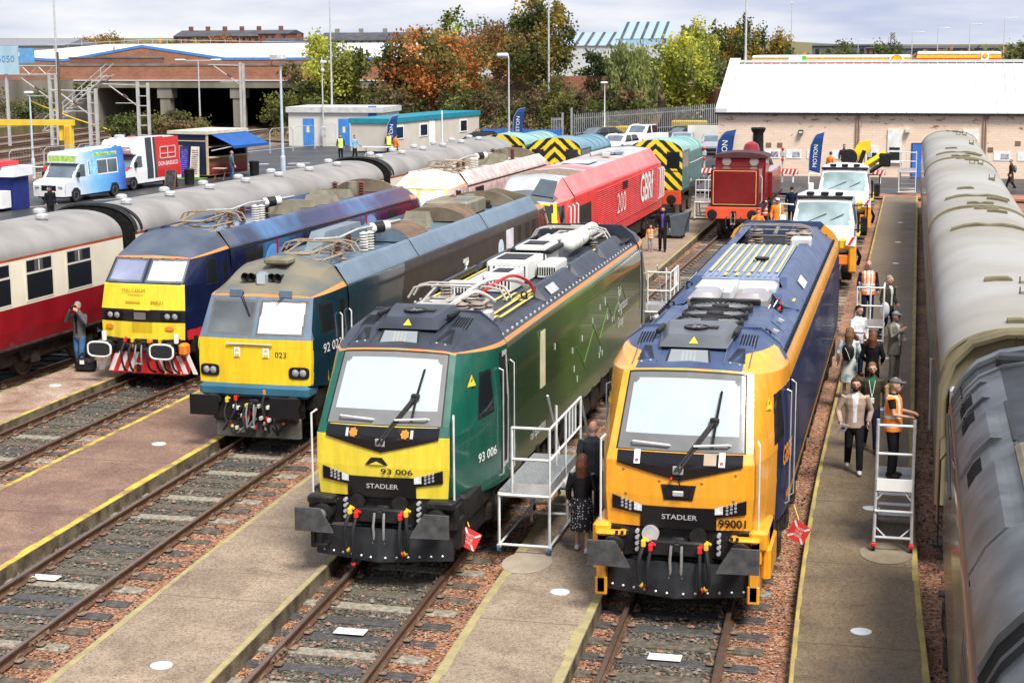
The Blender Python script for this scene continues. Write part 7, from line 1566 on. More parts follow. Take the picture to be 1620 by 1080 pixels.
for i,(x,y,z,h,w,k,n,lab)in enumerate(((-66.6,145,-.2,2.8,6.6,'olive',1900,'large olive bush in front of the bridge opening'),(-71.3,146,-.2,2.2,4.6,'mid',900,'smaller bush left of the large one by the bridge'),(-61.5,163.4,4.8,1.7,2.6,'olive',300,'small bush growing on the bridge wall'),(-97,166,6.0,1.6,4,'olive',300,'bush on the bank at the left of the bridge'),(-84.6,163.8,3.3,1.5,2.2,'mid',260,'small bush at the left bridge abutment'),(-90,162.5,-.2,3.8,5,'mid',1200,'tall green bush before the left abutment, nearest the opening'),(-95,161,-.2,4.2,6,'olive',1300,'olive bush before the left abutment under the stair'),(-101,160,-.2,4.4,6.5,'mid',1200,'green bush at the foot of the bank, far left'),(-32.5,151,1.0,3.2,4.0,'olive',1000,'olive bush on the bank below the tallest tree'),(-36.5,149.5,.8,3.0,3.6,'brown',1000,'brown bush on the bank right of the maple'),(-27.3,152,1.4,3.4,3.8,'brown',1300,'dense brown shrub on the bank left of the willow'),(-30.4,150,1.0,2.6,3.0,'olive',800,'low olive bush beside the brown shrub'),(-14,166,2.2,2.6,4,'mid',600,'green bush beyond the retaining wall'))):tree(lab,x,y,z,h,w,k,n,.27,'shrub',-.1,cat='bush',kind2='brown' if k!='mid' else None)
for i,(x,y,z,h,w,k,lab)in enumerate(((-190,380,6.5,5,9,'gold','gold tree on the skyline left of the long tenement'),(-200,395,6.5,4.4,12,'rust','rust coloured trees on the far left skyline'),(-167,385,6.5,3.6,7,'gold','gold tree below the tenements'),(-160,380,6.5,4.2,8,'rust','rust tree in front of the shorter tenement'),(-172,375,6.5,2.6,8,'olive','olive bush below the long tenement'),(22,200,3,6.2,7,'mid','green tree at the right edge of the horizon'),(17,210,3,5.6,5,'rust','rust tree beside the second yellow canopy'),(12,215,3,5.4,4.5,'mid','green tree behind the second yellow canopy'),(-13,300,2,6.2,9,'olive','olive trees behind the first yellow canopy, left'),(-6,310,2,6.0,7,'mid','green tree behind the first yellow canopy'),(-34,225,2,4.6,8,'mid','low green trees beneath the poplar clump, left'),(-27,225,2,4.3,8,'mid','low green trees beneath the poplar clump, middle'),(-20,225,2,4.0,7,'olive','low olive trees beneath the poplar clump, right'))):tree(lab,x,y,z,h,w,k,800,.5,low=-.1)
for i in range(16):
 x=-56+i*2.1;tree(('olive scrub bush along the foot of the bank behind the cabins' if i%2 else 'brown scrub bush along the foot of the bank behind the cabins'),x,146.5+1.5*sin(i*2.1),.6,3.6+.8*sin(i*1.7),4.2,('olive','brown','mid','brown')[i%4],750,.3,'shrub',-.15,cat='bush',kind2='olive',group='scrub bushes along the bank',seed=i+50)
sc=MB();rnd=random.Random(4);ms=leafm('brown')+leafm('brown')+leafm('olive')[:2]+[mat('dry_stem',(.20,.15,.10),.9)]
for i in range(15000):
 x=rnd.uniform(-57,-22.5);k=rnd.random();y=143+k*16+2*sin(x*.4);z=min(4.2,.1+k*4.6)*(.6+.4*min(1,max(0,(x+60)/14)));s=rnd.uniform(.08,.3)
 a=Vector((rnd.gauss(0,1),rnd.gauss(0,1),rnd.gauss(0,.6))).normalized();e=a.orthogonal().normalized();P=Vector((x,y,z+rnd.uniform(0,.7)));sc.raw([P-e*s,P+a*s*.3,P+e*s,P-a*s*.3],[(0,1,2,3)],rnd.choice(ms))
tag(sc.build('scrub',smooth=0),kind='stuff')
fw_=MB()
for i in range(5200):
 x=rnd.uniform(-260,80);y=rnd.uniform(430,520);z=6.6 if x<-90 else 3.4;s=rnd.uniform(.5,1.3);a=Vector((rnd.gauss(0,1),rnd.gauss(0,1),rnd.gauss(0,.6))).normalized();e=a.orthogonal().normalized();P=Vector((x,y,z+rnd.random()**2*(2.2+1.4*sin(x*.09))));fw_.raw([P-e*s,P+a*s*.6,P+e*s,P-a*s*.6],[(0,1,2,3)],rnd.choice(leafm('mid')+leafm('rust')))
tag(fw_.build('distant_woodland',smooth=0),kind='stuff')
m_alu=mat('aluminium',(.58,.59,.60),.4,.4,scale=6);m_plate=mat('chequer_plate',(.36,.37,.37),.45,.5,scale=30,var=.25);m_alw=mat('painted_tube',(.64,.65,.64),.45,scale=6)
def sq(b,p,q,r,m):b.tube([p,q],r,m,4)
def big_steps(label,x,y,w,d,h,rail,stairs,ledge=.22,rz=0,group='wheeled access platforms'):
 t=thing('access_platform',label,'steps',(x,y,.06),rz,group);R=.024
 b=MB()
 for xx in(-ledge if ledge else 0,w):
  for yy in(0,d):sq(b,(xx,yy,.12),(xx,yy,h),R,m_alw)
 for yy in(0,d):
  sq(b,(-ledge,yy,.14),(w,yy,.14),R,m_alw);sq(b,(-ledge,yy,h-.04),(w,yy,h-.04),.035,m_alw)
 for xx in(-ledge,w):sq(b,(xx,0,.14),(xx,d,.14),R,m_alw);sq(b,(xx,0,h-.04),(xx,d,h-.04),.035,m_alw)
 for xx in(0,w):sq(b,(xx,d*.55,.14),(xx,d*.55,h),R,m_alw)
 sq(b,(0,d*.55,.3),(w,d*.55,.3),R,m_alw);b.build('frame',t)
 b=MB();b.bx(-ledge,w,0,d,h,h+.03,m_plate);b.bx(0,w,-.012,0,h-.02,h+.16,m_alu);b.bx(w,w+.012,0,d,h-.02,h+.16,m_alu);b.build('deck',t,0)
 b=MB()
 for xx,yy in((0,0),(w,0),(w,d*.5),(w,d)):sq(b,(xx,yy,h),(xx,yy,h+rail),R,m_alw)
 for z in(h+rail,h+rail*.52):sq(b,(0,0,z),(w,0,z),R,m_alw);sq(b,(w,0,z),(w,d,z),R,m_alw)
 for k in range(3):sq(b,(w,d*(.62+.1*k),h+rail*.52),(w,d*(.62+.1*k),h+rail),R*.8,m_alw)
 sq(b,(.35,d*.7,h),(.35,d*.7,h+rail),R,m_alw);b.build('guard_rail',t)
 b=MB();n=max(2,int(h/.24))
 for k in range(n):z=h-(k+1)*h/(n+1);b.bx(0.05,w,d+.02+.24*k,d+.26+.24*k,z,z+.03,m_plate)
 for xx in(.03,w):b.tube([(xx,d,h),(xx,d+.24*n+.1,.05)],.03,m_alw,4);b.tube([(xx,d,h+rail),(xx,d+.24*n,rail*.9)],R,m_alw,4);b.tube([(xx,d+.24*n,.05),(xx,d+.24*n,rail*.9)],R,m_alw,4)
 b.build('stair',t)
 for xx,yy in((-ledge,0),(w,0),(-ledge,d),(w,d)):c=MB();c.cyl((xx-.025,yy,.065),(xx+.025,yy,.065),.065,mat('castor_blue',(.03,.10,.14),.5),n=14);c.bbox(xx-.04,xx+.04,yy-.03,yy+.03,.09,.15,m_alu,.01);c.build('castor',t)
big_steps('large aluminium platform with guard rails beside the green locomotive',-6.2,26.0,.62,2.6,1.02,1.08,4)
big_steps('aluminium platform further back between the green and orange locomotives',-7.0,45.4,.62,1.5,1.02,1.05,4)
big_steps('aluminium steps the man in the navy suit stands behind, on the brown walkway',-1.45,46.9,.72,1.0,.55,1.05,2,.1)
big_steps('small steps beside the red steam engine on the far walkway',-10.0,79.3,.8,.9,.9,1.0,3,.05)
big_steps('tall galvanised steps at the far end of the brown walkway near the shed door',-.85,95,.85,.9,1.3,1.0,4,.05)
def ladder():
 t=thing('wheeled_ladder','narrow aluminium ladder platform on red castors with a woman standing on it','steps',(-.46,27.4,.06));w,d,h=.60,.9,1.08;R=.028;b=MB()
 for xx in(0,w):
  b.tube([(xx,0,.16),(xx*.96+.012,.04,h),(xx*.96+.012,.04,h+1.12)],R,m_alu,8)
  b.tube([(xx,1.9,.16),(xx,.95,h),(xx,.9,h+.05)],R,m_alu,8)
 for z in(.24,.68):b.tube([(0,0,z),(w,0,z)],.024,m_alu,8)
 b.tube([(0,.1,.4),(.18,.02,.25)],.014,m_alu,6);b.tube([(w,.1,.4),(w-.18,.02,.25)],.014,m_alu,6);b.tube([(0,.03,h-.25),(.18,.03,h-.03)],.014,m_alu,6);b.tube([(w,.03,h-.25),(w-.18,.03,h-.03)],.014,m_alu,6)
 for xx in(0,w):b.tube([(xx,0,.2),(xx,1.9,.2)],.024,m_alu,6)
 b.build('frame',t);b=MB();b.bx(.02,w-.02,.02,d,h-.03,h,m_plate);b.bx(.02,w-.02,-.0,.025,h-.06,h+.14,m_white);b.bx(.02,w-.02,d,d+.02,h+.0,h+.12,m_white);b.build('deck',t,0)
 b=MB()
 for z in(h+.55,h+1.02):b.tube([(0,.04,z),(w,.04,z)],.022,m_alw,8)
 for xx in(0,w):b.tube([(xx,.04,h+.9),(xx,.5,h+.92),(xx,.85,h+.8),(xx,.92,h+.5),(xx,.9,h)],.022,m_alu,8)
 b.build('guard_rail',t);b=MB()
 for k in range(4):b.bx(.02,w-.02,d+.12+.22*k,d+.30+.22*k,h-.24*(k+1),h-.24*(k+1)+.03,m_plate)
 b.build('tread',t,0)
 for xx in(0,w):
  for yy in(0,1.9):c=MB();c.cyl((xx-.025,yy,.065),(xx+.025,yy,.065),.065,m_blk,n=14);c.bbox(xx-.045,xx+.045,yy-.05,yy+.05,.06,.15,m_redc,.015);c.build('castor',t)
ladder()
t=thing('tilt_bin','grey wedge shaped wheeled bin on the far buff walkway','bin',(-9.9,72.0,.06));b=MB();gm=mat('bin_slate',(.075,.10,.12),.5,scale=3);b.prism([(-.55,.15),(.35,.15),(.62,1.15),(-.62,.8)],gm,'x',-.45,.45)
for v in range(len(b.v)):p=b.v[v];b.v[v]=(p[1],p[0],p[2])
b.build('body',t,0);b=MB()
for s in(-.3,.3):b.cyl((s-.03,-.3,.08),(s+.03,-.3,.08),.08,m_blk);b.cyl((s-.03,.3,.08),(s+.03,.3,.08),.08,m_blk)
b.build('wheel',t);b=MB();b.bx(-.5,.5,.45,.5,.2,1.0,gm);b.build('rim',t,0)
for(x,y,a,lab)in((-6.66,25.0,.1,'red and white diamond board hanging beside the green locomotive buffer'),(-1.62,26.5,-.1,'red and white diamond board at the walkway edge beside the orange locomotive')):
 t=thing('stop_board',lab,'sign',(x,y,.56),a);Rm=Matrix.Rotation(.45,3,'Y');b=MB();b.box((0,0,0),(.31,.012,.31),mat('diamond_red',(.70,.05,.04),.45),Rm);b.build('panel',t,0);b=MB()
 for k,(c,d)in enumerate((((-.10,0,.11),(.10,.016,.03)),((.10,0,-.11),(.10,.016,.03)),((.10,0,.10),(.03,.016,.10)),((-.10,0,-.10),(.03,.016,.10)))):b.box(Rm@Vector(c),d,m_white,Matrix.Rotation(.45+.78,3,'Y'))
 b.build('stripe',t,0)
 for i,tx in enumerate(('NOT','TO BE','MOVED')):ax=Rm@Vector((1,0,0));az=Rm@Vector((0,0,1));text_mb(tx,.045,m_white,ax,az,Vector((0,-.009,0))+az*(.06-.06*i),width=.12).build('lettering',t,0)
 b=MB();b.tube([(0,0,.2),(-.1,.1,.42),(-.25,.2,.3)],.01,m_yelc,5);b.build('hanger',t)
t=thing('camera_bag','black camera bag with a white tag on the left walkway','bag',(-20.5,39.0,.06));b=MB();b.bbox(-.26,.26,-.16,.16,0,.34,m_blk,.07);b.build('body',t);b=MB();b.tube([(-.2,0,.33),(-.1,0,.46),(.1,0,.46),(.2,0,.33)],.018,m_blk,6);b.build('strap',t);b=MB();b.box((-.02,-.17,.26),(.12,.01,.1),m_white);b.build('tag',t,0)
def wheels(t,spots,r,w=.22):
 for(x,y)in spots:
  s=1 if x>0 else-1;b=MB();b.lathe([(r*.6,-w/2),(r*.95,-w/2),(r,-w*.35),(r,w*.35),(r*.95,w/2),(r*.6,w/2)],m_rub,c=(x,y,r),axis='x',n=20);o=b.build('wheel',t)
  c=MB();c.lathe([(r*.62,0),(r*.6,.02*s),(r*.25,-.02*s),(.001,.0)],m_galv,c=(x+s*w*.42,y,r),axis='x',n=16);c.build('rim',o)
def van(name,label,cat,x,y,rz,L,Wd,H,prof,clsS,clsF,group=None):
 """prof: side outline (y,z) from front bumper up over the roof to the tail; width tapers above the waist"""
 t=thing(name,label,cat,(x,y,0),rz,group);parts={};hw=Wd/2;zw=1.05
 def hwz(z):return hw-(max(0,z-zw)/(H-zw))*.12 if z>zw else hw
 pr=sub(prof,.08)
 for(p,q)in zip(pr,pr[1:]):
  for i in range(26):
   u0,u1=-1+2*i/26,-1+2*(i+1)/26;c=((u0+u1)/2*hwz(p[1]),(p[0]+q[0])/2,(p[1]+q[1])/2);r=clsF(c[0],c[1],c[2],(q[1]-p[1]))
   bow=lambda u,pt:(u*hwz(pt[1]),pt[0]+(.10*u*u if pt[0]<1.0 else 0),pt[1]-(.05*u*u if pt[1]>H-.3 else 0))
   parts.setdefault(r[0],MB()).face([bow(u0,p),bow(u1,p),bow(u1,q),bow(u0,q)],r[1],weld=True)
 zmin=min(p[1]for p in prof);ys=lin(min(p[0]for p in prof),max(p[0]for p in prof),int(L/.07));zs=lin(zmin,H,int((H-zmin)/.06))
 poly=list(prof)+[(prof[-1][0],zmin)]
 for s in(1,-1):
  for a,c in zip(ys,ys[1:]):
   for d,e in zip(zs,zs[1:]):
    cy,cz=(a+c)/2,(d+e)/2
    if not inpoly(cy,cz,poly):continue
    r=clsS(s,cy,cz)
    if r is None:continue
    q=[(s*hwz(d),a+(.1 if a<.06 else 0),d),(s*hwz(d),c,d),(s*hwz(e),c,e),(s*hwz(e),a+(.1 if a<.06 else 0),e)];parts.setdefault(r[0],MB()).face(q if s>0 else q[::-1],r[1],weld=True)
 for k,mb in parts.items():mb.build(k,t,40)
 b=MB();b.bx(-hw+.1,hw-.1,.3,L-.2,.25,.5,m_blk);b.build('underbody',t,0)
 return t
v_wh=mat('van_white',(.78,.78,.78),.3,var=.04,coat=.4);v_gl=mat('van_glass',(.10,.13,.15),.08,scale=1,var=.3,spec=.7)
v_ice=fade('ice_van_side',[(.0,(.72,.74,.76)),(.25,(.62,.72,.80)),(.5,(.20,.50,.78)),(.8,(.07,.30,.72)),(1,(.02,.08,.45))],1,(0,6.0),.3)
arch=lambda y,z,spots,r:any((y-a)**2+(z-r)**2<(r*1.22)**2 for a in spots)
ICE=[(.0,.35),(.0,.95),(.15,1.12),(.95,1.28),(1.55,2.0),(1.35,2.05),(1.3,2.5),(1.6,2.62),(5.7,2.75),(5.85,2.6),(5.9,.35)]
def icS(s,y,z):
 if arch(y,z,(1.05,4.75),.36):return('wheel_arch',m_blk)
 if 1.15<y<2.05 and 1.28<z<1.95 and z<1.25+1.0*(y-.95):return('cab_window',v_gl)
 if 2.35<y<5.2 and 1.3<z<2.15:return('serving_window',v_gl if min(y-2.35,5.2-y,z-1.3,2.15-z)>.05 and abs(y-3.3)>.03 and abs(y-4.2)>.03 else v_wh)if not(2.45<y<3.2)else('serving_window',mat('menu_blue',(.28,.55,.72),.4,scale=8,var=.3))
 if 2.9<y<5.2 and 2.3<z<2.52:return('sign_board',mat('sign_lime',(.42,.66,.14),.5,scale=6,var=.3))
 return('body',v_ice)
def icF(x,y,z,dz):
 if y<1.6 and 1.28<z<1.98 and abs(x)<.85 and y>.9:return('windscreen',v_gl)
 if y<.1 and.62<z<.92 and abs(x)<.5:return('grille',m_blk)
 if y<.1 and.3<z<.42:return('bumper',v_wh)
 if 2.1<z<2.45 and y<1.4 and abs(x)<.85:return('sign_board',mat('sign_lime',(.42,.66,.14),.5,scale=6,var=.3))
 if y>5.5:return('body',v_ice)
 return('body',v_wh)
vt=van('ice_cream_van','white and blue ice cream van with green sign boards and serving window','van',-45.0,82.4,-.12,5.9,2.0,2.75,ICE,icS,icF);wheels(vt,[(-.9,1.05),(.9,1.05),(-.9,4.75),(.9,4.75)],.36)
b=MB()
for s in(-1,1):b.bbox(s*.72-.14,s*.72+.14,.0,.12,.82,.98,mat('lamp_clear',(.55,.57,.6),.1),.03)
b.build('headlight',vt);b=MB();b.cyl((0,-.03,.78),(0,0,.78),.09,m_galv,n=16);b.build('badge',vt);b=MB();b.bx(-.3,.3,-.01,.0,.42,.52,m_white);b.build('number_plate',vt,0);b=MB();b.bbox(1.05,1.18,1.1,1.3,1.3,1.6,m_blk,.04);b.bbox(-1.18,-1.05,1.1,1.3,1.3,1.6,m_blk,.04);b.build('mirror',vt)
for k,tx in enumerate(('Ice Cream Menu',)):text_mb(tx,.13,mat('sign_green_dark',(.10,.3,.03),.5),(0,1,0),(0,0,1),(.91,4.05,2.41),width=2.0,ext=.01).build('lettering',vt,0)
v_red=mat('van_red',(.58,.03,.03),.3,var=.05,coat=.4);v_grey=mat('van_grey',(.045,.055,.065),.4,scale=2)
FT=[(.0,.35),(.0,.9),(.2,1.1),(.95,1.28),(1.6,2.0),(1.1,2.1),(.9,2.5),(1.2,2.85),(2.0,2.95),(6.4,2.9),(6.5,.35)]
def ftS(s,y,z):
 if arch(y,z,(1.05,4.95),.36):return('wheel_arch',m_blk)
 if y<.9 and z<.75:return('bumper',v_grey)
 if 1.2<y<2.1 and 1.28<z<1.95 and z<1.2+1.0*(y-.9):return('cab_window',v_gl)
 if y>2.6 and z>.55:
  if y<3.6:return('door',v_grey if abs(y-3.4)>.05 else v_wh)
  if y>6.3:return('body',v_red)
  return('body',v_red if y>3.75+.0*z else v_grey)
 return('body',v_wh)
def ftF(x,y,z,dz):
 if y<1.6 and 1.3<z<1.98 and abs(x)<.88 and y>.9:return('windscreen',v_gl)
 if y<.15 and z<.62:return('bumper',v_grey)
 if y<.15 and.62<z<.8 and abs(x)<.6:return('grille',m_blk)
 if.1<y<1.0 and 1.05<z<1.3:return('bonnet',v_red)
 return('body',v_wh if z>1.3 or y<1 else v_wh)
ft=van('food_truck','white and red food truck lettered DON BASILICO with grey bumper','van',-45.3,89.9,-.10,6.5,2.1,2.95,FT,ftS,ftF);wheels(ft,[(-.95,1.05),(.95,1.05),(-.95,4.95),(.95,4.95)],.36)
text_mb('DON BASILICO',.24,m_white,(0,1,0),(0,0,1),(1.055,5.0,1.32),width=2.25,bold=.01,ext=.012).build('lettering',ft,0)
b=MB()
for(y0,y1,z0,z1)in((4.1,5.9,2.3,2.35),(4.1,5.9,1.62,1.67),(4.1,4.15,1.62,2.35),(5.85,5.9,1.62,2.35),(4.98,5.03,1.62,2.35),(4.1,5.9,1.9,1.94)):b.bx(1.03,1.06,y0,y1,z0,z1,mat('hatch_pink',(.72,.55,.55),.5))
b.build('hatch',ft,0);b=MB()
for s in(-1,1):b.bbox(s*.8-.16,s*.8+.16,.1,.4,.88,1.05,mat('lamp_clear',(.55,.57,.6),.1),.04)
b.build('headlight',ft);b=MB();b.bbox(1.08,1.2,1.15,1.35,1.3,1.65,m_blk,.04);b.bbox(-1.2,-1.08,1.15,1.35,1.3,1.65,m_blk,.04);b.build('mirror',ft)
b=MB();b.bx(-.5,-.3,.95,.96,2.42,2.6,mat('mark_green',(.05,.35,.1),.5));b.bx(-.1,.1,.93,.95,2.42,2.6,mat('mark_red',(.5,.04,.04),.5));b.build('badge',ft,0);b=MB();b.lathe([(.3,2.9),(.3,3.1),(.2,3.15),(.001,3.15)],m_galv,c=(-.3,1.9,0),n=12);b.build('roof_vent',ft)
t=thing('chalkboard','small A frame chalkboard beside the red food truck','sign',(-42.9,93.0,0));b=MB();b.raw([(-.3,0,0),(.3,0,0),(.3,.25,1.0),(-.3,.25,1.0),(-.3,.5,0),(.3,.5,0)],[(0,1,2,3),(3,2,5,4)],mat('chalk',(.05,.05,.05),.8,scale=8,var=.5));b.build('board',t,0);b=MB();
for s in(-.32,.32):b.tube([(s,-.01,0),(s,.25,1.02),(s,.51,0)],.03,mat('frame_brown',(.2,.09,.05),.6),4)
b.build('frame',t)
for(x,y,lab)in((-42.7,95.4,'black litter bin behind the red food truck'),(-41.4,102.6,'dark bin at the right end of the kiosk')):b=MB();b.lathe([(.28,0),(.32,.85),(.34,.9),(.25,.95),(.001,.95)],m_blk,n=14);tag(b.build('litter_bin',loc=(x,y,0)),lab,'bin')
t=thing('kiosk','navy timber kiosk with a blue awning and open counter','kiosk',(-46.2,100.4,0),-.18);kn=mat('kiosk_navy',(.018,.024,.055),.5,scale=2);kt=mat('kiosk_trim',(.52,.42,.27),.6);kw=mat('kiosk_wood',(.22,.10,.05),.6,scale=4)
b=MB();b.bx(0,2.8,0,.08,.2,2.75,kn);b.bx(0,.08,0,4.6,.2,2.75,kn);b.bx(0,2.8,4.52,4.6,.2,2.75,kn);b.bx(0,2.8,0,4.6,.15,.25,kw);b.build('wall',t,0);b=MB();b.bx(-.1,2.9,-.1,4.7,2.75,2.95,mat('kiosk_roof',(.55,.50,.40),.7));b.build('roof',t,0)
b=MB();b.bx(2.72,2.82,.1,4.5,.3,1.25,kw);b.bx(2.5,3.0,.1,4.5,1.25,1.32,kt);b.bx(2.74,2.83,.1,4.5,.3,.8,mat('kiosk_red',(.2,.03,.03),.5));b.build('counter',t,0)
b=MB()
for(x0,x1,y0,y1,z0,z1)in((-.03,2.83,-.03,.1,2.3,2.36),(-.03,.07,-.03,.1,.2,2.75),(2.73,2.84,-.03,.1,.2,2.75),(2.73,2.84,4.5,4.63,.2,2.75),(.4,2.7,.3,4.3,1.9,1.95)):b.bx(x0,x1,y0,y1,z0,z1,kt)
b.build('frame',t,0);b=MB();am=mat('awning_blue',(.02,.09,.30),.6,scale=2);b.raw([(2.8,.4,2.75),(2.8,4.6,2.75),(4.5,4.6,2.05),(4.5,.4,2.05),(4.5,.4,1.88),(4.5,4.6,1.88)],[(0,1,2,3),(3,2,5,4)],am);b.build('awning',t,0);b=MB();b.tube([(2.8,.5,1.7),(4.4,.5,2.02)],.03,m_white,5);b.tube([(2.8,4.5,1.7),(4.4,4.5,2.02)],.03,m_white,5);b.build('awning_arm',t)
b=MB();gd=mat('poster_gold',(.35,.27,.14),.6,scale=9,var=.5);b.cyl((.8,-.02,1.75),(.8,0,1.75),.3,gd,n=18);
for k in range(4):b.bx(.5,1.1,-.02,0,.95+k*.12,1.02+k*.12,gd)
b.build('poster',t,0);text_mb('KIOSK',.01,kn,(1,0,0),(0,0,1),(1,.02,1)).build('lettering',t,0)if False else None
for(x,lab,m,tx)in((1.35,'purple lettered banner leaning on the kiosk side',mat('banner_navy',(.03,.025,.12),.5),mat('banner_violet',(.16,.12,.60),.5,scale=7,var=.5)),(2.15,'cream lettered banner leaning on the kiosk side',mat('banner_cream',(.62,.56,.47),.6),mat('banner_print',(.35,.30,.26),.6,scale=9,var=.5))):
 q=thing('banner',lab,'banner',(-46.2+x*.98,100.15-.18*x*.98,0),-.18);b=MB();b.raw([(-.38,-.35,.1),(.34,-.35,.1),(.22,-.05,2.0),(-.38,-.05,2.0),(-.38,-.31,.1),(.34,-.31,.1),(.22,-.01,2.0),(-.38,-.01,2.0)],[(0,1,2,3),(0,4,5,1),(3,2,6,7),(1,5,6,2),(4,0,3,7)],m);b.build('panel',q,0);b=MB()
 for k in range(12):z=.3+k*.13;yy=-.36+.16*(z-.1)/1.0;b.bx(-.28,.2-.02*(k%3),yy-.004,yy+.02,z,z+.07,tx)
 b.build('print',q,0)
t=thing('folding_table','small folding wooden stool table with jars by the kiosk','table',(-42.2,98.9,0));b=MB();b.bx(-.4,.4,-.25,.25,.7,.74,kt);b.build('tabletop',t,0);b=MB()
for s in(-.3,.3):b.tube([(s,-.25,0),(s,.25,.7)],.02,kw,4);b.tube([(s,.25,0),(s,-.25,.7)],.02,kw,4)
b.build('leg',t);b=MB();b.bx(-.95,.95,-.6,.6,0,.05,mat('fake_turf',(.10,.22,.04),.95,bump=.5));tag(b.build('turf_mat',loc=(-44.4,99.3,0)),'green artificial turf mat in front of the kiosk banners','mat')
b=MB();b.bbox(-.3,.3,-.3,.3,0,.55,mat('crate_blue',(.03,.12,.42),.5),.05);tag(b.build('plastic_drum',loc=(-46.9,102.0,0)),'blue plastic drum left of the kiosk','drum')
t=thing('market_stall','navy and white exhibition stall cut by the left edge of the picture','stall',(-45.9,77.8,0));b=MB();b.bx(-2.5,1.1,.8,2.2,.0,1.7,mat('stall_navy',(.02,.03,.16),.6));b.build('wall',t,0);b=MB();b.bx(-2.6,1.25,.5,2.4,1.7,2.2,m_white);b.build('valance',t,0);b=MB();b.bx(-2.6,.9,-.2,.7,.15,1.0,m_white);b.build('table_cover',t,0);b=MB();b.bx(-2.4,.2,-.1,.5,1.0,1.1,mat('stall_goods',(.45,.36,.25),.7,scale=8,var=.5));b.build('goods',t,0);b=MB();b.bx(-2.6,.6,.4,2.2,2.2,2.45,mat('stall_red',(.55,.05,.06),.6));b.build('roof',t,0)
t=thing('barrier_arm','white and red barrier arm with a round disc behind the ice cream van','barrier',(-54,94,0));b=MB();b.tube([(-7,0,.95),(3,1.2,.95)],.05,m_white,6);b.cyl((-2.2,.5,.95),(-2.2,.6,.95),.3,m_white,n=18);b.bx(1.9,2.3,.9,1.3,0,1.0,m_redc);b.build('arm',t)
for(x,y,lab)in((-53.3,92.6,'yellow and black striped bollard at the barrier'),):t=thing('bollard',lab,'bollard',(x,y,0));b=MB();b.cyl((0,0,0),(0,0,.4),.11,m_blk);b.cyl((0,0,.4),(0,0,.75),.11,mk1);b.cyl((0,0,.75),(0,0,.95),.11,m_blk);b.cyl((0,0,.95),(0,0,1.3),.11,mk1);b.build('post',t)
t=thing('sign_post','green topped sign post left of the ice cream van','sign',(-51.5,86.5,0));b=MB();b.cyl((0,0,0),(0,0,2.0),.07,m_galv);b.bbox(-.1,.1,-.2,-.05,1.0,1.5,m_galv,.03);b.build('post',t);b=MB();b.bbox(-.22,.22,-.06,.06,2.0,2.4,mat('sign_green',(.03,.32,.14),.5),.04);b.build('panel',t)
t=thing('mesh_fence','low grey mesh fence panels along the railway side of the car park','fence',(-55,96,0),1.35);b=MB()
for k in range(12):
 x=k*3.2;b.tube([(x,0,0),(x,0,1.7),(x+.3,0,1.9),(x+2.8,0,1.9),(x+3.1,0,1.7),(x+3.1,0,0)],.022,m_galv,5);b.tube([(x,0,.3),(x+3.1,0,.3)],.018,m_galv,4)
 for j in range(1,12):b.tube([(x+j*.26,0,.3),(x+j*.26,0,1.88)],.005,m_galv,3)
b.build('panel',t)
t=thing('picket_frame','white tubular cage beside the pale cabin with red panels','cage',(-41.6,128.5,0));b=MB()
for k in range(7):b.tube([(k*.3,0,0),(k*.3,0,2.1)],.03,m_white,4);b.tube([(0,0,.3*k+.2),(1.9,0,.3*k+.2)],.025,m_white,4)
b.build('frame',t);b=MB();b.bx(.1,1.8,.05,.1,.1,.9,mat('mark_red',(.5,.04,.04),.5));b.build('panel',t,0)
t=thing('trestle_table','trestle table with a blue box underneath in the car park','table',(-40.0,121.2,0));b=MB();b.bx(-.2,2.2,-.3,.3,.74,.78,m_white);b.build('tabletop',t,0);b=MB()
for s in(0,2):b.tube([(s,-.3,0),(s,.3,.74)],.02,m_galv,4);b.tube([(s,.3,0),(s,-.3,.74)],.02,m_galv,4)
b.build('leg',t);b=MB();b.bbox(-.3,.3,-.25,.25,0,.4,mat('crate_blue',(.03,.12,.42),.5),.04);tag(b.build('plastic_box',loc=(-38.3,119.5,0)),'blue plastic box beneath the trestle table','box')
for(x,y,lab)in((-37.0,118.4,'orange traffic cone in front of the navy flag, front one'),(-36.6,119.6,'orange traffic cone in front of the navy flag, rear one')):c=MB();c.lathe([(.28,0),(.28,.05),(.17,.07),(.12,.4),(.05,.8),(.001,.82)],mat('cone_orange',(.75,.16,.03),.5),n=12);tag(c.build('traffic_cone',loc=(x,y,0)),lab,'cone')
CAR=[(.0,.3),(.0,.65),(.9,.85),(1.5,1.35),(1.9,1.45),(3.3,1.42),(4.1,.95),(4.3,.85),(4.3,.3)];PICK=[(.0,.4),(.0,.95),(1.2,1.12),(1.8,1.75),(2.2,1.85),(3.3,1.82),(3.5,1.1),(5.2,1.1),(5.2,.4)]
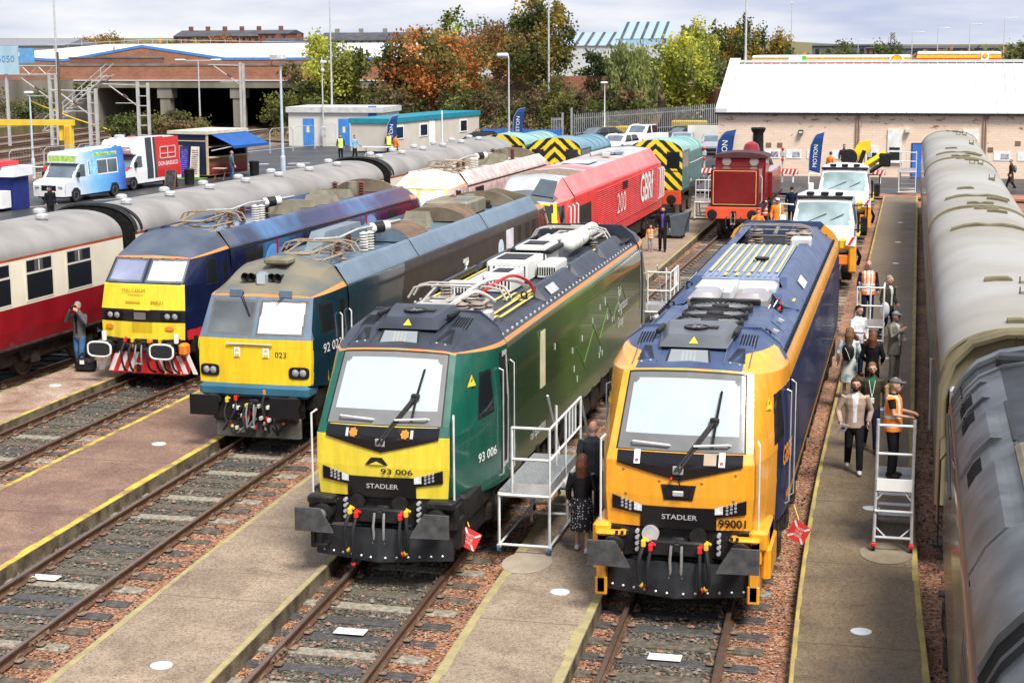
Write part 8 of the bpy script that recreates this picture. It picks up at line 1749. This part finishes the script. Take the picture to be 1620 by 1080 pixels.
def car(label,x,y,rz,m,prof=CAR,cat='car',group='parked cars'):
 H=max(p[1]for p in prof);L=max(p[0]for p in prof);wb=(.8,L-.9)
 def S_(s,yy,z):
  if arch(yy,z,wb,.33):return('wheel_arch',m_blk)
  lo=prof[2][1]+.05
  if z>lo and prof[2][0]+.35+(z-lo)*.9<yy<prof[5][0]+.35-(z-lo)*.5 and z<H-.08 and abs(yy-2.45)>.05:return('window',m_glass)
  return('body',m)
 def F_(xx,yy,z,dz):
  if prof[2][0]+.1<yy<prof[4][0]-.1 and prof[2][1]+.05<z<H-.06 and abs(xx)<.68:return('windscreen',v_gl)
  if yy>prof[5][0]and z>prof[2][1]+.12 and z<H-.05 and abs(xx)<.66:return('rear_window',m_glass)
  if yy<.05 and z<.48:return('bumper',m_blk)
  return('body',m)
 t=van('parked_car',label,cat,x,y,rz,L,1.8,H,prof,S_,F_,group);wheels(t,[(s*.8,w)for s in(-1,1)for w in wb],.33);return t
c_sil=mat('car_silver',(.40,.42,.44),.3,.4,var=.04,coat=.5);c_blk=mat('car_black',(.015,.016,.018),.2,coat=.5);c_dk=mat('car_blue_grey',(.05,.065,.08),.25,coat=.5)
car('black hatchback parked in front of the pale cabin',-35.9,130.5,-1.45,c_blk);car('white pickup parked beyond the red locomotive',-22.4,134,-.35,v_wh,PICK,'pickup');car('silver car parked next to the shed corner, left one',-17.6,130.5,.1,c_sil);car('silver car parked next to the shed corner, right one',-14.9,127.5,.05,c_sil)
car('dark blue grey car behind the blue shunter',-27,138,-.6,c_dk);car('black car parked behind the teal shunter',-20.2,139.5,-.7,c_blk);car('white car parked in front of the white pickup',-22.8,127.0,-.3,v_wh)
def truck(label,x,y,up_,crane=False):
 t=thing('rail_truck',label,'truck',(x,y,0));z0=up_
 b=MB();b.bbox(-.95,.95,-.9,.3,z0+.75,z0+1.55,v_wh,.12);b.build('bonnet',t)
 parts={};F=[(1.05,.0,z0+.8),(1.08,0,z0+1.6),(.92,.42,z0+2.45),(.6,.45,z0+2.5),(0,.45,z0+2.52)];Q=[(1.12,z0+.8),(1.12,z0+1.6),(1.0,z0+2.55),(.7,z0+2.68),(0,z0+2.72)]
 cab(parts,F,Q,2,1.7,lambda xx,yy,z,tt:('cab_window',v_gl)if tt<=1 and.35<yy<1.3 and z0+1.6<z<z0+2.3 else('cab',v_wh),lambda xx,z:('windscreen',mat('truck_screen',(.25,.33,.34),.08,scale=1,var=.3))if z>z0+1.62 and z<z0+2.38 and abs(xx)<.9 else('cab',v_wh),.06,2.6,.08)
 for k,mb in parts.items():mb.build(k,t,40)
 b=MB();b.bbox(-1.0,1.0,.35,.75,z0+2.5,z0+2.58,m_blk,.03);
 for s in(-.5,0,.5):b.bbox(s-.14,s+.14,.5,.75,z0+2.6,z0+2.72,m_blk,.03)
 b.build('sun_visor',t);b=MB();b.tube([(-.7,-.02,z0+1.64),(.1,.1,z0+2.0)],.015,m_blk,4);b.tube([(.0,-.02,z0+1.64),(.7,.1,z0+2.0)],.015,m_blk,4);b.build('wiper',t)
 for s in(-1,1):
  b=MB();b.tube([(s*1.05,.1,z0+2.3),(s*1.5,-.1,z0+2.35),(s*1.5,-.1,z0+1.5),(s*1.1,.1,z0+1.45)],.03,m_white if s<0 else m_blk,6);b.bbox(s*1.4-.12,s*1.4+.12,-.2,-.08,z0+1.4,z0+1.95,m_blk if s>0 else m_white,.04);b.build('mirror',t)
 b=MB();b.bbox(-1.0,1.0,1.75,2.1,z0+.8,z0+2.3,v_wh,.05);b.bbox(-1.05,1.05,2.2,5.6,z0+.75,z0+1.0,m_blk,.05);b.bbox(-1.05,1.05,2.3,5.6,z0+1.0,z0+1.35,v_wh if not crane else m_dirt,.05);b.build('deck',t)
 b=MB();b.bbox(-.8,.8,-.6,5.6,z0+.35,z0+.75,m_blk,.06);b.build('chassis',t)
 wheels(t,[(s*.85,w)for s in(-1,1)for w in(.3,3.6)],.48,.35)
 b=MB();b.bbox(-1.1,1.1,-1.1,-.85,z0+.35,z0+.7,m_orgc,.04);b.bbox(.95,1.2,-1.2,-.8,z0+.1,z0+1.1,mat('ram_orange',(.80,.33,.02),.4),.05);b.bbox(.6,1.1,-1.15,-.9,z0+.9,z0+1.25,m_yelc,.05);b.tube([(1.2,-.9,z0+.9),(1.32,-.6,z0+.6),(1.25,-.4,z0+.3)],.06,m_blk,6);b.build('front_gear',t)
 b=MB();b.box((1.02,-1.22,z0+1.2),(.34,.02,.34),m_white,Matrix.Rotation(.12,3,'Y'));b.raw([(.9,-1.235,z0+1.06),(1.0,-1.235,z0+1.06),(1.16,-1.235,z0+1.34),(1.06,-1.235,z0+1.34)],[(0,1,2,3)],m_redc);b.build('warning_board',t,0)
 b=MB();b.bbox(1.08,1.2,1.8,5.4,z0+1.0,z0+1.12,mat('rail_yellow',(.75,.52,.03),.5),.03);b.bbox(1.0,1.18,2.2,2.6,z0+.9,z0+1.9,m_blk,.04);b.build('side_gear',t)
 if crane:
  ky=mat('crane_yellow',(.80,.55,.02),.4);b=MB();b.bbox(-.35,.35,2.4,3.1,z0+1.2,z0+2.7,ky,.1);b.build('crane_base',t);b=MB();b.prism([(-.9,2.2),(-.5,2.2),(.5,3.9),(1.0,4.0),(1.0,3.5),(.4,3.1),(-.3,2.0)],ky,'y',2.5,2.95)
  b.v=[(p[0],p[1],p[2]+z0-.35)for p in b.v];b.build('crane_arm',t,0);b=MB();b.tube([(-.1,2.3,z0+1.9),(1.7,2.4,z0+3.1)],.16,ky,4);b.tube([(.3,2.25,z0+1.8),(1.75,2.3,z0+2.75)],.10,m_blk,6);b.build('crane_boom',t);b=MB();b.cyl((.1,2.38,z0+2.9),(.1,2.3,z0+2.9),.36,m_blk,n=20);b.bbox(1.4,1.9,2.2,2.6,z0+2.5,z0+3.1,m_blk,.05);b.cyl((.5,2.4,z0+2.4),(.75,2.4,z0+3.2),.09,m_blk);b.build('crane_drum',t)
 return t
truck('nearest white road rail truck behind the orange locomotive',-3.1,60.2,.35);truck('second white truck carrying the folded yellow crane',-3.0,74.5,.35,True)
def cloth(name,c,rough=.85,**k):return mat('cloth_'+name,c,rough,scale=k.pop('scale',9),var=k.pop('var',.16),bump=.25,bscale=60,**k)
SK=mat('skin',(.50,.29,.21),.55,scale=7,var=.08);SK2=mat('skin_ruddy',(.48,.25,.19),.55,scale=7,var=.1);EYE=mat('eye_dark',(.03,.02,.018),.3);LIP=mat('lip',(.36,.14,.12),.5)
def rings(mb,R,m,n=14,cap=True):
 vs=[]
 for(c,rx,ry)in R:
  for i in range(n):a=2*pi*i/n;vs.append((c[0]+rx*cos(a),c[1]+ry*sin(a),c[2]))
 K=len(R);fs=[(i*n+j,i*n+(j+1)%n,(i+1)*n+(j+1)%n,(i+1)*n+j)for i in range(K-1)for j in range(n)]
 if cap:fs+=[tuple(range(n-1,-1,-1)),tuple((K-1)*n+j for j in range(n))]
 mb.raw(vs,fs,m)
def remesh(mb,name,vox,parent=None,cls=None,mats=None,smooth=2):
 me=bpy.data.meshes.new(name);me.from_pydata(mb.v,[],mb.f);o=bpy.data.objects.new(name,me);COL.objects.link(o)
 md=o.modifiers.new('r','REMESH');md.mode='VOXEL';md.voxel_size=vox;md.use_smooth_shade=True
 if smooth:sm=o.modifiers.new('s','SMOOTH');sm.factor=.5;sm.iterations=smooth
 dg=bpy.context.evaluated_depsgraph_get();dg.update();m2=bpy.data.meshes.new_from_object(o.evaluated_get(dg));o.modifiers.clear();o.data=m2;bpy.data.meshes.remove(me);m2.name=name
 for m in mats:m2.materials.append(m)
 if cls:
  m2.polygons.foreach_set('material_index',[cls(p.center)for p in m2.polygons])
 m2.shade_smooth()
 if parent is not None:o.parent=parent
 return o
def hand(b,w,d,side,vox,hold=False):
 d=Vector(d).normalized();s=Vector((0,-1,0))-d*d.dot(Vector((0,-1,0)))
 s=s.normalized()if s.length>.1 else Vector((0,0,1));nrm=d.cross(s)*side;k=1.0 if vox<.012 else 1.25
 w=Vector(w);P=w+d*.045
 b.box(P,(1,1,1),None,Matrix((s*.078*k,nrm*.030*k,d*.095)).transposed())
 curl=.9 if hold else.35
 for i,L in enumerate((.066,.075,.070,.055)):
  o=w+d*.088+s*(.030-.020*i)*k;m1=o+d*L*.55-nrm*L*.25*curl;e=m1+(d*(1-curl*.7)-nrm*curl).normalized()*L*.5;b.tube([o-d*.015,m1,e],[.0098*k,.009*k,.0075*k],None,6)
 o=w+d*.03+s*.036*k;m1=o+(s*.7+d*.6-nrm*.2).normalized()*.035;b.tube([o-s*.01,m1,m1+(d-nrm*.5*curl).normalized()*.032],[.012*k,.011*k,.008*k],None,6)
def person(label,x,y,z,face,h=1.75,top=None,trousers=None,shoes=None,hair=None,style='short',stride=0,arms=None,hem=.80,vest=None,inner=None,skirt=None,beard=None,extra=None,female=False,bald=False,near=False,skin=SK,lean=0.0,bend=0,cat='person',belly=0,sleeve='long',name='person',child=False,turn=0):
 """standing height 1.75 in local units, facing local -Y"""
 vox=.009 if near else.014;A=dict(le=(.25,.04,1.13),lw=(.27,-.06,.89),re=(-.25,.04,1.13),rw=(-.27,-.06,.89),hold=False)
 if arms:A.update(arms)
 sw=.185 if not female else.165
 Ls,Rs=(sw,0,1.415),(-sw,0,1.415);hipz=.90;lk=(.095,-.02-stride*.55,.49+.02*abs(stride));la=(.10,-stride,.085);rk=(-.095,-.03+stride*.2,.49);ra=(-.10,stride,.085+(.05 if stride>.15 else 0))
 B=MB();hs=1.18 if child else 1.0;hc=Vector((0,-.03,1.635))
 B.sph(hc,.1*hs,None,16,12,(.80,.98,1.16));B.sph(hc+Vector((0,-.03,-.055))*hs,.066*hs,None,12,8,(.92,1.0,1.0));B.sph(hc+Vector((0,-.108,-.012))*hs,.017*hs,None,8,6,(.85,1.1,1.7));B.sph(hc+Vector((0,-.088,.028))*hs,.03,None,8,6,(1.9,.6,.4))
 for s in(-1,1):B.sph(hc+Vector((s*.084,.005,-.01))*hs,.024*hs,None,8,6,(.4,.8,1.25))
 B.tube([(0,.01,1.40),(0,-.005,1.57)],[.062,.055],None,10)
 rings(B,[((0,0,.84),.15,.10),((0,0,1.05),.135,.095),((0,0,1.25),.155,.105),((0,0,1.38),.165,.095),((0,0,1.45),.08,.07)],None)
 for(s_,e_,w_)in((Ls,A['le'],A['lw']),(Rs,A['re'],A['rw'])):B.tube([s_,e_,w_],[.05,.04,.029],None,8);d=Vector(w_)-Vector(e_);hand(B,Vector(w_)-d.normalized()*.01,d,1 if w_[0]>0 else-1,vox,A['hold'])
 for(hp,kn,an)in(((.085,0,hipz),lk,la),((-.085,0,hipz),rk,ra)):B.tube([hp,kn,an],[.075,.052,.038],None,8)
 body=None
 def clsb(c):
  p=(c-hc)/hs
  if p.y<-.068 and abs(abs(p.x)-.033)<.013 and abs(p.z-.012)<.0085:return 1
  if p.y<-.075 and abs(p.x)<.026 and abs(p.z+.058)<.008:return 2
  if beard and p.y<.005 and(p.z<-.045 and not(abs(p.x)<.026 and abs(p.z+.058)<.008)or(p.z<-.03 and abs(p.x)>.05))and p.z>-.14:return 3
  return 0
 body=remesh(B,name,vox*.9 if near else vox,None,clsb,[skin,EYE,LIP,beard or skin])
 body.location=(x,y,z);body.rotation_euler=(lean,0,face);k=h/1.75;body.scale=(k,k,k);tag(body,label,cat)
 T=MB();g=.0 if female else.012
 if top:
  rs=[((0,0,hem),.175+belly*.5,.125+belly),((0,-belly*.3,.98),.165+belly*.4-(.02 if female else 0),.12+belly),((0,0,1.12),.16+g,.118+belly*.5),((0,0,1.28),.182+g,.13),((0,0,1.40),.185+g,.115),((0,.005,1.455),.11,.085),((0,.01,1.50),.07,.068)]
  rings(T,rs,None,16)
  for(s_,e_,w_)in((Ls,A['le'],A['lw']),(Rs,A['re'],A['rw'])):
   s_,e_,w_=Vector(s_),Vector(e_),Vector(w_)
   if sleeve=='long':T.tube([s_,e_,w_-(w_-e_)*.06],[.071,.058,.046],None,10)
   else:T.tube([s_,s_+(e_-s_)*.6],[.07,.062],None,10)
  def clt(c):
   if inner and c.y<-.055 and abs(c.x)<.035+.09*max(0,c.z-1.18)and c.z>.95:return 1
   return 0
  remesh(T,'jacket',vox,body,clt,[top,inner or top])
 if trousers:
  P=MB();rings(P,[((0,0,1.0),.15,.11),((0,0,.92),.165,.12),((0,0,.82),.165,.12),((0,0,.76),.13,.1)],None,14)
  for(hp,kn,an)in(((.085,0,hipz-.04),lk,la),((-.085,0,hipz-.04),rk,ra)):P.tube([hp,kn,Vector(an)+Vector((0,0,.0))],[.098,.074,.060],None,10)
  remesh(P,'trousers',vox,body,None,[trousers])
 if skirt:
  K=MB();rr=[]
  for i,zz in enumerate((1.02,.95,.85,.65,.42,.40)):rr.append(((0,0,zz),(.145,.17,.195,.20,.215,.19)[i],(.11,.13,.15,.16,.17,.15)[i]))
  rings(K,rr,None,18);remesh(K,'skirt',vox,body,None,[skirt])
 for an,s in((la,1),(ra,-1)):
  F_=MB();a=Vector(an);F_.sph(a+Vector((0,-.05,-.035)),.1,None,12,8,(.48,1.25,.48));F_.sph(a+Vector((0,.03,-.015)),.06,None,10,8,(.8,.9,1.0));F_.v=[(p[0],p[1],max(p[2],an[2]-.085))for p in F_.v];F_.f=F_.f;q=remesh(F_,'shoe',.012,body,None,[shoes or m_blk])
 if not bald and hair:
  H=MB();H.sph(hc+Vector((0,.014,.028))*hs,.104*hs,None,16,10,(.86,.98,1.02))
  if style in('long','ponytail'):
   if style=='long':H.tube([hc+Vector((0,.06,.06)),hc+Vector((0,.09,-.08)),hc+Vector((0,.09,-.28))],[.075,.10,.085],None,12);H.v=[(p[0]*1.15,p[1],p[2])for p in H.v]
   else:H.tube([hc+Vector((0,.08,.02)),hc+Vector((.0,.15,-.05)),hc+Vector((.0,.15,-.25)),hc+Vector((0,.13,-.33))],[.04,.05,.04,.015],None,8)
  o=remesh(H,'hair',vox,body,None,[hair])
  if style not in('cap',):
   me=o.data;keep=[p for p in me.polygons if not(p.center.y<hc.y-.02-(.0 if style!='long' else.0)and p.center.z<hc.z+.068*hs and abs(p.center.x)<.09*hs)]
   n2=bpy.data.meshes.new('hair');n2.from_pydata([v.co[:]for v in me.vertices],[],[tuple(p.vertices)for p in keep]);n2.materials.append(hair);n2.shade_smooth();o.data=n2
 if vest:
  V=MB();rings(V,[((0,0,hem-.02),.188+belly*.5,.142+belly),((0,0,1.12),.188,.14+belly*.5),((0,0,1.28),.205,.148),((0,0,1.40),.20,.13),((0,.01,1.47),.12,.095)],None,16)
  sil=mat('reflective_band',(.74,.74,.70),.3,scale=20)
  def clv(c):return 1 if abs(c.z-.95)<.028 or abs(c.z-1.10)<.028 or(abs(abs(c.x)-.10)<.024 and c.z>1.12)else(2 if(c.y<0 and abs(c.x)<.035 and inner)else 0)
  remesh(V,'vest',vox,body,clv,[vest,sil,inner or vest])
 if extra:extra(body,vox,hc,A)
 return body
black=cloth('black',(.012,.012,.014));navy=cloth('navy',(.012,.018,.05));jean=cloth('jeans',(.06,.13,.26));hv=cloth('orange',(.85,.24,.03),.7,var=.06);hvy=cloth('lime',(.55,.75,.05),.7);white_c=cloth('white',(.68,.70,.74));tan=cloth('tan',(.40,.30,.23));green_c=cloth('green',(.02,.12,.06));olive_c=cloth('olive',(.055,.05,.03));greyt=cloth('tweed',(.24,.22,.18),scale=40,var=.35);greyc=cloth('cardigan',(.10,.105,.11));purple=cloth('purple',(.10,.05,.30));brown_c=cloth('brown_coat',(.06,.032,.026));leather=mat('leather_black',(.012,.012,.013),.3,scale=8,var=.3,bump=.2,bscale=25);camel=cloth('camel',(.32,.19,.11));khakit=cloth('khaki',(.25,.22,.17))
h_br=mat('hair_brown',(.045,.026,.015),.6,scale=30);h_lt=mat('hair_light_brown',(.16,.09,.045),.55,scale=30,var=.3);h_gr=mat('hair_grey',(.24,.23,.22),.6,scale=30);h_bl=mat('hair_blonde',(.42,.28,.13),.5,scale=30,var=.25);h_au=mat('hair_auburn',(.13,.05,.025),.5,scale=30,var=.3);h_bk=mat('hair_black',(.015,.012,.010),.6)
sh_w=mat('shoe_white',(.66,.65,.62),.5);sh_b=mat('shoe_brown',(.08,.04,.025),.5);tight=cloth('grey_leggings',(.28,.28,.30));pinks=mat('shoe_pink',(.65,.12,.25),.5)
m_pol=bpy.data.materials.new('polka_dots');m_pol.use_nodes=True
def _pol():
 t=m_pol.node_tree;b=t.nodes['Principled BSDF'];tcn=N('ShaderNodeTexCoord',t);v=N('ShaderNodeTexVoronoi',t);v.inputs['Scale'].default_value=22;v.inputs['Randomness'].default_value=.55;t.links.new(tcn.outputs['Object'],v.inputs[0]);l=N('ShaderNodeMath',t);l.operation='LESS_THAN';l.inputs[1].default_value=.26;t.links.new(v.outputs['Distance'],l.inputs[0]);mx=N('ShaderNodeMix',t);mx.data_type='RGBA';mx.inputs[6].default_value=(.012,.012,.016,1);mx.inputs[7].default_value=(.7,.68,.66,1);t.links.new(l.outputs[0],mx.inputs[0]);t.links.new(mx.outputs[2],b.inputs['Base Color']);b.inputs['Roughness'].default_value=.8
_pol()
m_tie=mat('cloth_washed_dress',(.20,.30,.34),.85,scale=5,col2=(.66,.70,.66),lo=.4,hi=.55)
def paper(px,py,pz,w=.15,hh=.21,rot=(.5,.3,.4),m=None):
 def f(body,vox,hc,A):b=MB();from mathutils import Euler;b.box((px,py,pz),(w,.006,hh),m or m_white,Euler(rot).to_matrix());b.box(Vector((px,py,pz))+Euler(rot).to_matrix()@Vector((0,-.005,.02)),(w*.5,.004,hh*.25),mat('print_blue',(.05,.10,.25),.6),Euler(rot).to_matrix());b.build('leaflet',body,0)
 return f
def cap(m,peak=True,flat=False):
 def f(body,vox,hc,A):
  b=MB();b.sph(hc+Vector((0,.012,.055)),.106,None,16,8,(.90,1.06,.72 if not flat else.55));b.sph(hc+Vector((0,-.115,.055)),.075,None,12,6,(1.0,.95,.16));b.v=[(p[0],p[1],max(p[2],hc.z+.045))for p in b.v];remesh(b,'cap',.011,body,None,[m])
 return f
def seq(*fs):
 def f(*a):
  for g in fs:g(*a)
 return f
def backpack(m):
 def f(body,vox,hc,A):b=MB();b.sph((0,.21,1.18),.16,None,14,10,(.95,.62,1.4));remesh(b,'backpack',.014,body,None,[m]);c=MB();c.tube([(-.06,.31,1.02),(0,.325,1.2),(.06,.31,1.3)],.006,m_white,5);c.build('piping',body)
 return f
def camera_up(body,vox,hc,A):b=MB();b.bbox(-.065,.065,-.21,-.13,1.60,1.69,m_blk,.015);b.cyl((0,-.2,1.64),(0,-.31,1.635),.038,m_blk);b.build('camera',body)
def cup(body,vox,hc,A):b=MB();w=Vector(A['rw']);b.lathe([(.033,-.06),(.042,.05),(.001,.05)],m_white,c=(w.x+.06,w.y-.05,w.z+.06),n=12);b.lathe([(.044,.05),(.044,.065),(.001,.066)],m_blk,c=(w.x+.06,w.y-.05,w.z+.06),n=12);b.build('coffee_cup',body)
def lanyard(body,vox,hc,A):b=MB();b.tube([(-.06,-.11,1.42),(-.03,-.155,1.25),(0,-.16,1.10)],.007,m_white,4);b.tube([(.06,-.11,1.42),(.03,-.155,1.25),(0,-.16,1.10)],.007,m_white,4);b.bbox(-.045,.045,-.172,-.158,.98,1.09,m_white,.008);b.build('lanyard',body)
Z=.06
person('bearded man in a tan jacket and dark trousers walking with a white leaflet',-.98,32.6,Z,.08,1.86,tan,black,sh_w,h_br,'short',.22,dict(re=(-.30,.02,1.14),rw=(-.25,-.12,.93),le=(.29,.05,1.14),lw=(.24,-.04,.94),hold=True),.84,None,white_c,None,h_br,paper(-.22,-.20,.85),near=True)
person('man in a green shirt and dark olive jacket with a white lanyard',-.72,34.4,Z,.1,1.84,olive_c,navy,sh_b,h_lt,'short',.2,dict(le=(.27,.03,1.12),lw=(.25,-.06,.88)),.84,None,green_c,None,h_lt,lanyard,near=True)
person('fair haired woman in orange vest and grey cap standing on the wheeled ladder',-.22,28.05,1.14,1.35,1.68,black,black,m_blk,h_bl,'ponytail',0,dict(re=(-.22,-.06,1.16),rw=(-.12,-.30,1.12),le=(.22,-.08,1.16),lw=(.10,-.30,1.16),hold=True),.86,hv,None,None,None,cap(mat('cap_grey',(.10,.10,.105),.8)),female=True,near=True,sleeve='short',belly=.02)
person('elderly man in a grey tweed suit and blue flat cap',-.36,41.6,Z,.95,1.78,greyt,greyt,sh_b,h_gr,'cap',0,dict(re=(-.24,-.10,1.16),rw=(-.10,-.26,1.34),le=(.25,-.08,1.14),lw=(.06,-.24,1.12)),.72,None,white_c,None,None,cap(cloth('flat_cap',(.13,.16,.20)),flat=True),belly=.03,near=True)
person('person in a black coat with long brown hair seen from behind',-.82,39.2,Z,pi-.2,1.68,black,black,m_blk,h_au,'long',0,dict(le=(.26,.0,1.14),lw=(.20,-.14,1.0),re=(-.26,0,1.14),rw=(-.2,-.14,1.0)),.70,female=True,near=True)
person('woman in a pale washed blue dress with a black backpack and long hair',-1.36,39.6,Z,pi-.1,1.68,m_tie,None,m_blk,h_lt,'long',0,dict(re=(-.24,-.02,1.14),rw=(-.18,-.18,1.0)),.78,skirt=m_tie,female=True,extra=backpack(m_blk),near=True)
person('dark haired man in a camel waistcoat holding a coffee cup',-1.26,42.4,Z,.75,1.78,white_c,navy,sh_b,h_bk,'short',0,dict(re=(-.25,-.05,1.14),rw=(-.08,-.30,1.14),hold=True),.84,None,None,None,None,seq(cup,lambda body,vox,hc,A:remesh((lambda V:(rings(V,[((0,0,.82),.185,.135),((0,.02,1.12),.182,.13),((0,.02,1.30),.20,.135),((0,.02,1.43),.17,.11)],None,16),V)[1])(MB()),'waistcoat',.014,body,lambda c:1 if c.y<-.05 and abs(c.x)<.06+.05*(c.z-1)else 0,[camel,white_c])),near=True)
person('balding man in a navy suit and orange vest standing at the low steps',-1.22,49.2,.3,.15,1.82,navy,navy,m_blk,h_gr,'short',0,None,.82,hv,white_c,None,None,None,bald=True,skin=SK2)
person('man in a dark olive jacket carrying a white bag beside the steps',-.62,48.0,Z,.9,1.8,olive_c,navy,sh_b,h_gr,'short',.2,dict(le=(.27,.04,1.14),lw=(.22,-.12,.95)),.82,None,white_c,None,None,lambda body,vox,hc,A:(lambda b:(b.sph((-.26,-.1,.85),.17,white_c,12,8,(.55,.9,1.3)),b.build('carrier_bag',body)))(MB()))
person('bald man in a dark jacket seen from behind beside the orange locomotive',-5.3,28.3,Z,pi,1.74,cloth('charcoal',(.035,.04,.042)),black,m_blk,None,'short',.1,None,.78,bald=True,skin=SK2,near=True)
person('woman in a black leather jacket and polka dot skirt seen from behind',-5.1,26.3,Z,pi+.05,1.64,leather,None,sh_w,h_au,'long',.12,dict(le=(.24,.02,1.14),lw=(.24,-.08,.92),re=(-.23,-.02,1.14),rw=(-.22,-.2,1.10),hold=True),.96,skirt=m_pol,female=True,extra=paper(.25,-.16,1.18,.13,.22,(.2,.5,.4)),near=True)
person('man in a purple shirt and black jacket walking with a child',-9.75,67.0,Z,.1,1.8,black,black,m_blk,h_br,'short',.12,None,.82,None,purple,None,h_br)
person('small child in an orange vest and pink shoes holding a hand',-10.22,66.9,Z,.1,1.08,hv,tight,pinks,h_br,'short',.05,dict(re=(-.25,.03,1.13),rw=(-.28,-.05,.95),le=(.30,.0,1.25),lw=(.36,-.05,1.42)),.86,hv,child=True,name='child',cat='child')
person('photographer in a grey cardigan and blue jeans holding a camera to his face',-20.72,39.15,Z,-.15,1.76,greyc,jean,sh_b,h_gr,'short',.08,dict(le=(.30,-.12,1.24),lw=(.09,-.20,1.56),re=(-.30,-.12,1.24),rw=(-.09,-.20,1.56),hold=True),.82,None,black,None,None,camera_up)
person('person in a long brown coat with a grey backpack walking past the shed',5.25,100.2,0,-1.4,1.72,brown_c,black,m_blk,h_gr,'short',.28,None,.50,skirt=brown_c,extra=backpack(cloth('grey_pack',(.16,.16,.17))))
person('man in a blue grey shirt and jeans at the kiosk counter',-41.4,98.9,0,2.4,1.8,cloth('slate_shirt',(.09,.12,.17)),jean,sh_b,h_gr,'short',0,None,.84,skin=SK2)
person('steward in a lime vest standing left of the group in the car park',-41.0,118.4,0,.2,1.8,black,black,m_blk,h_br,'short',0,None,.82,hvy)
person('person in a pale blue jacket standing with the stewards',-40.0,118.6,0,1.0,1.76,cloth('pale_blue',(.20,.42,.58)),black,m_blk,h_br,'short',.1,dict(le=(.3,-.02,1.18),lw=(.42,-.1,1.0)),.80)
person('steward in a lime vest beside the trestle table',-38.5,122.2,0,.4,1.78,black,black,m_blk,h_br,'short',.12,None,.82,hvy)
person('person in an orange coat at the trestle table',-37.4,120.4,0,2.6,1.76,hv,brown_c,m_blk,h_br,'short',0,None,.66)
person('person in orange partly hidden behind the coaches by the cabin',-33.6,130.3,0,.5,1.7,hv,black,m_blk,h_br,'short',0,None,.82)
person('man in a dark jacket and navy cap behind the nearest coach',-39.8,73.0,0,.9,1.78,black,black,m_blk,h_br,'cap',0,None,.82,extra=cap(navy))
person('worker in orange bending with a camera beside the steam engine',-6.35,70.2,-.1,.5,1.66,hv,cloth('grey_trouser',(.06,.06,.065)),m_blk,h_br,'short',.1,dict(re=(-.3,-.1,1.25),rw=(-.12,-.25,1.5),le=(.3,-.05,1.2),lw=(.25,-.2,1.1)),.86,None,None,None,None,None,lean=.12)
person('worker in orange with a white helmet by the white truck',-5.75,73.6,-.1,.3,1.78,hv,hv,m_blk,h_br,'cap',0,None,.82,extra=cap(mat('helmet_white',(.78,.78,.76),.4)))
person('man in a black suit and red reflective vest by the steam engine',-6.5,75.4,-.1,.2,1.8,black,black,m_blk,h_gr,'short',0,None,.82,cloth('red_vest',(.65,.06,.07)))
person('person in a navy coat behind the white truck mirrors',-5.6,80,-.1,2.9,1.76,navy,black,m_blk,h_br,'short',0,None,.6)
person('person in a purple coat on the far steps',-10.9,82.8,.9,2.2,1.7,purple,black,m_blk,h_br,'short',0,None,.72)
person('person in dark clothes at the left side of the steam engine',-9.35,80.5,Z,2.4,1.74,black,black,m_blk,h_br,'short',0,None,.72)
person('worker in orange at the shed wall beside the tall flag',-5.05,104.6,0,2.6,1.76,hv,hv,m_blk,h_br,'short',0,None,.82)
person('man in a dark shirt at the shed wall between two orange workers',-4.3,105.6,.3,.2,1.86,cloth('plum',(.05,.02,.06)),black,m_blk,h_br,'short',0,None,.82)
person('worker in orange at the shed wall, nearest the yellow crane',-3.9,103.6,0,.4,1.8,hv,hv,m_blk,h_br,'short',0,None,.82)
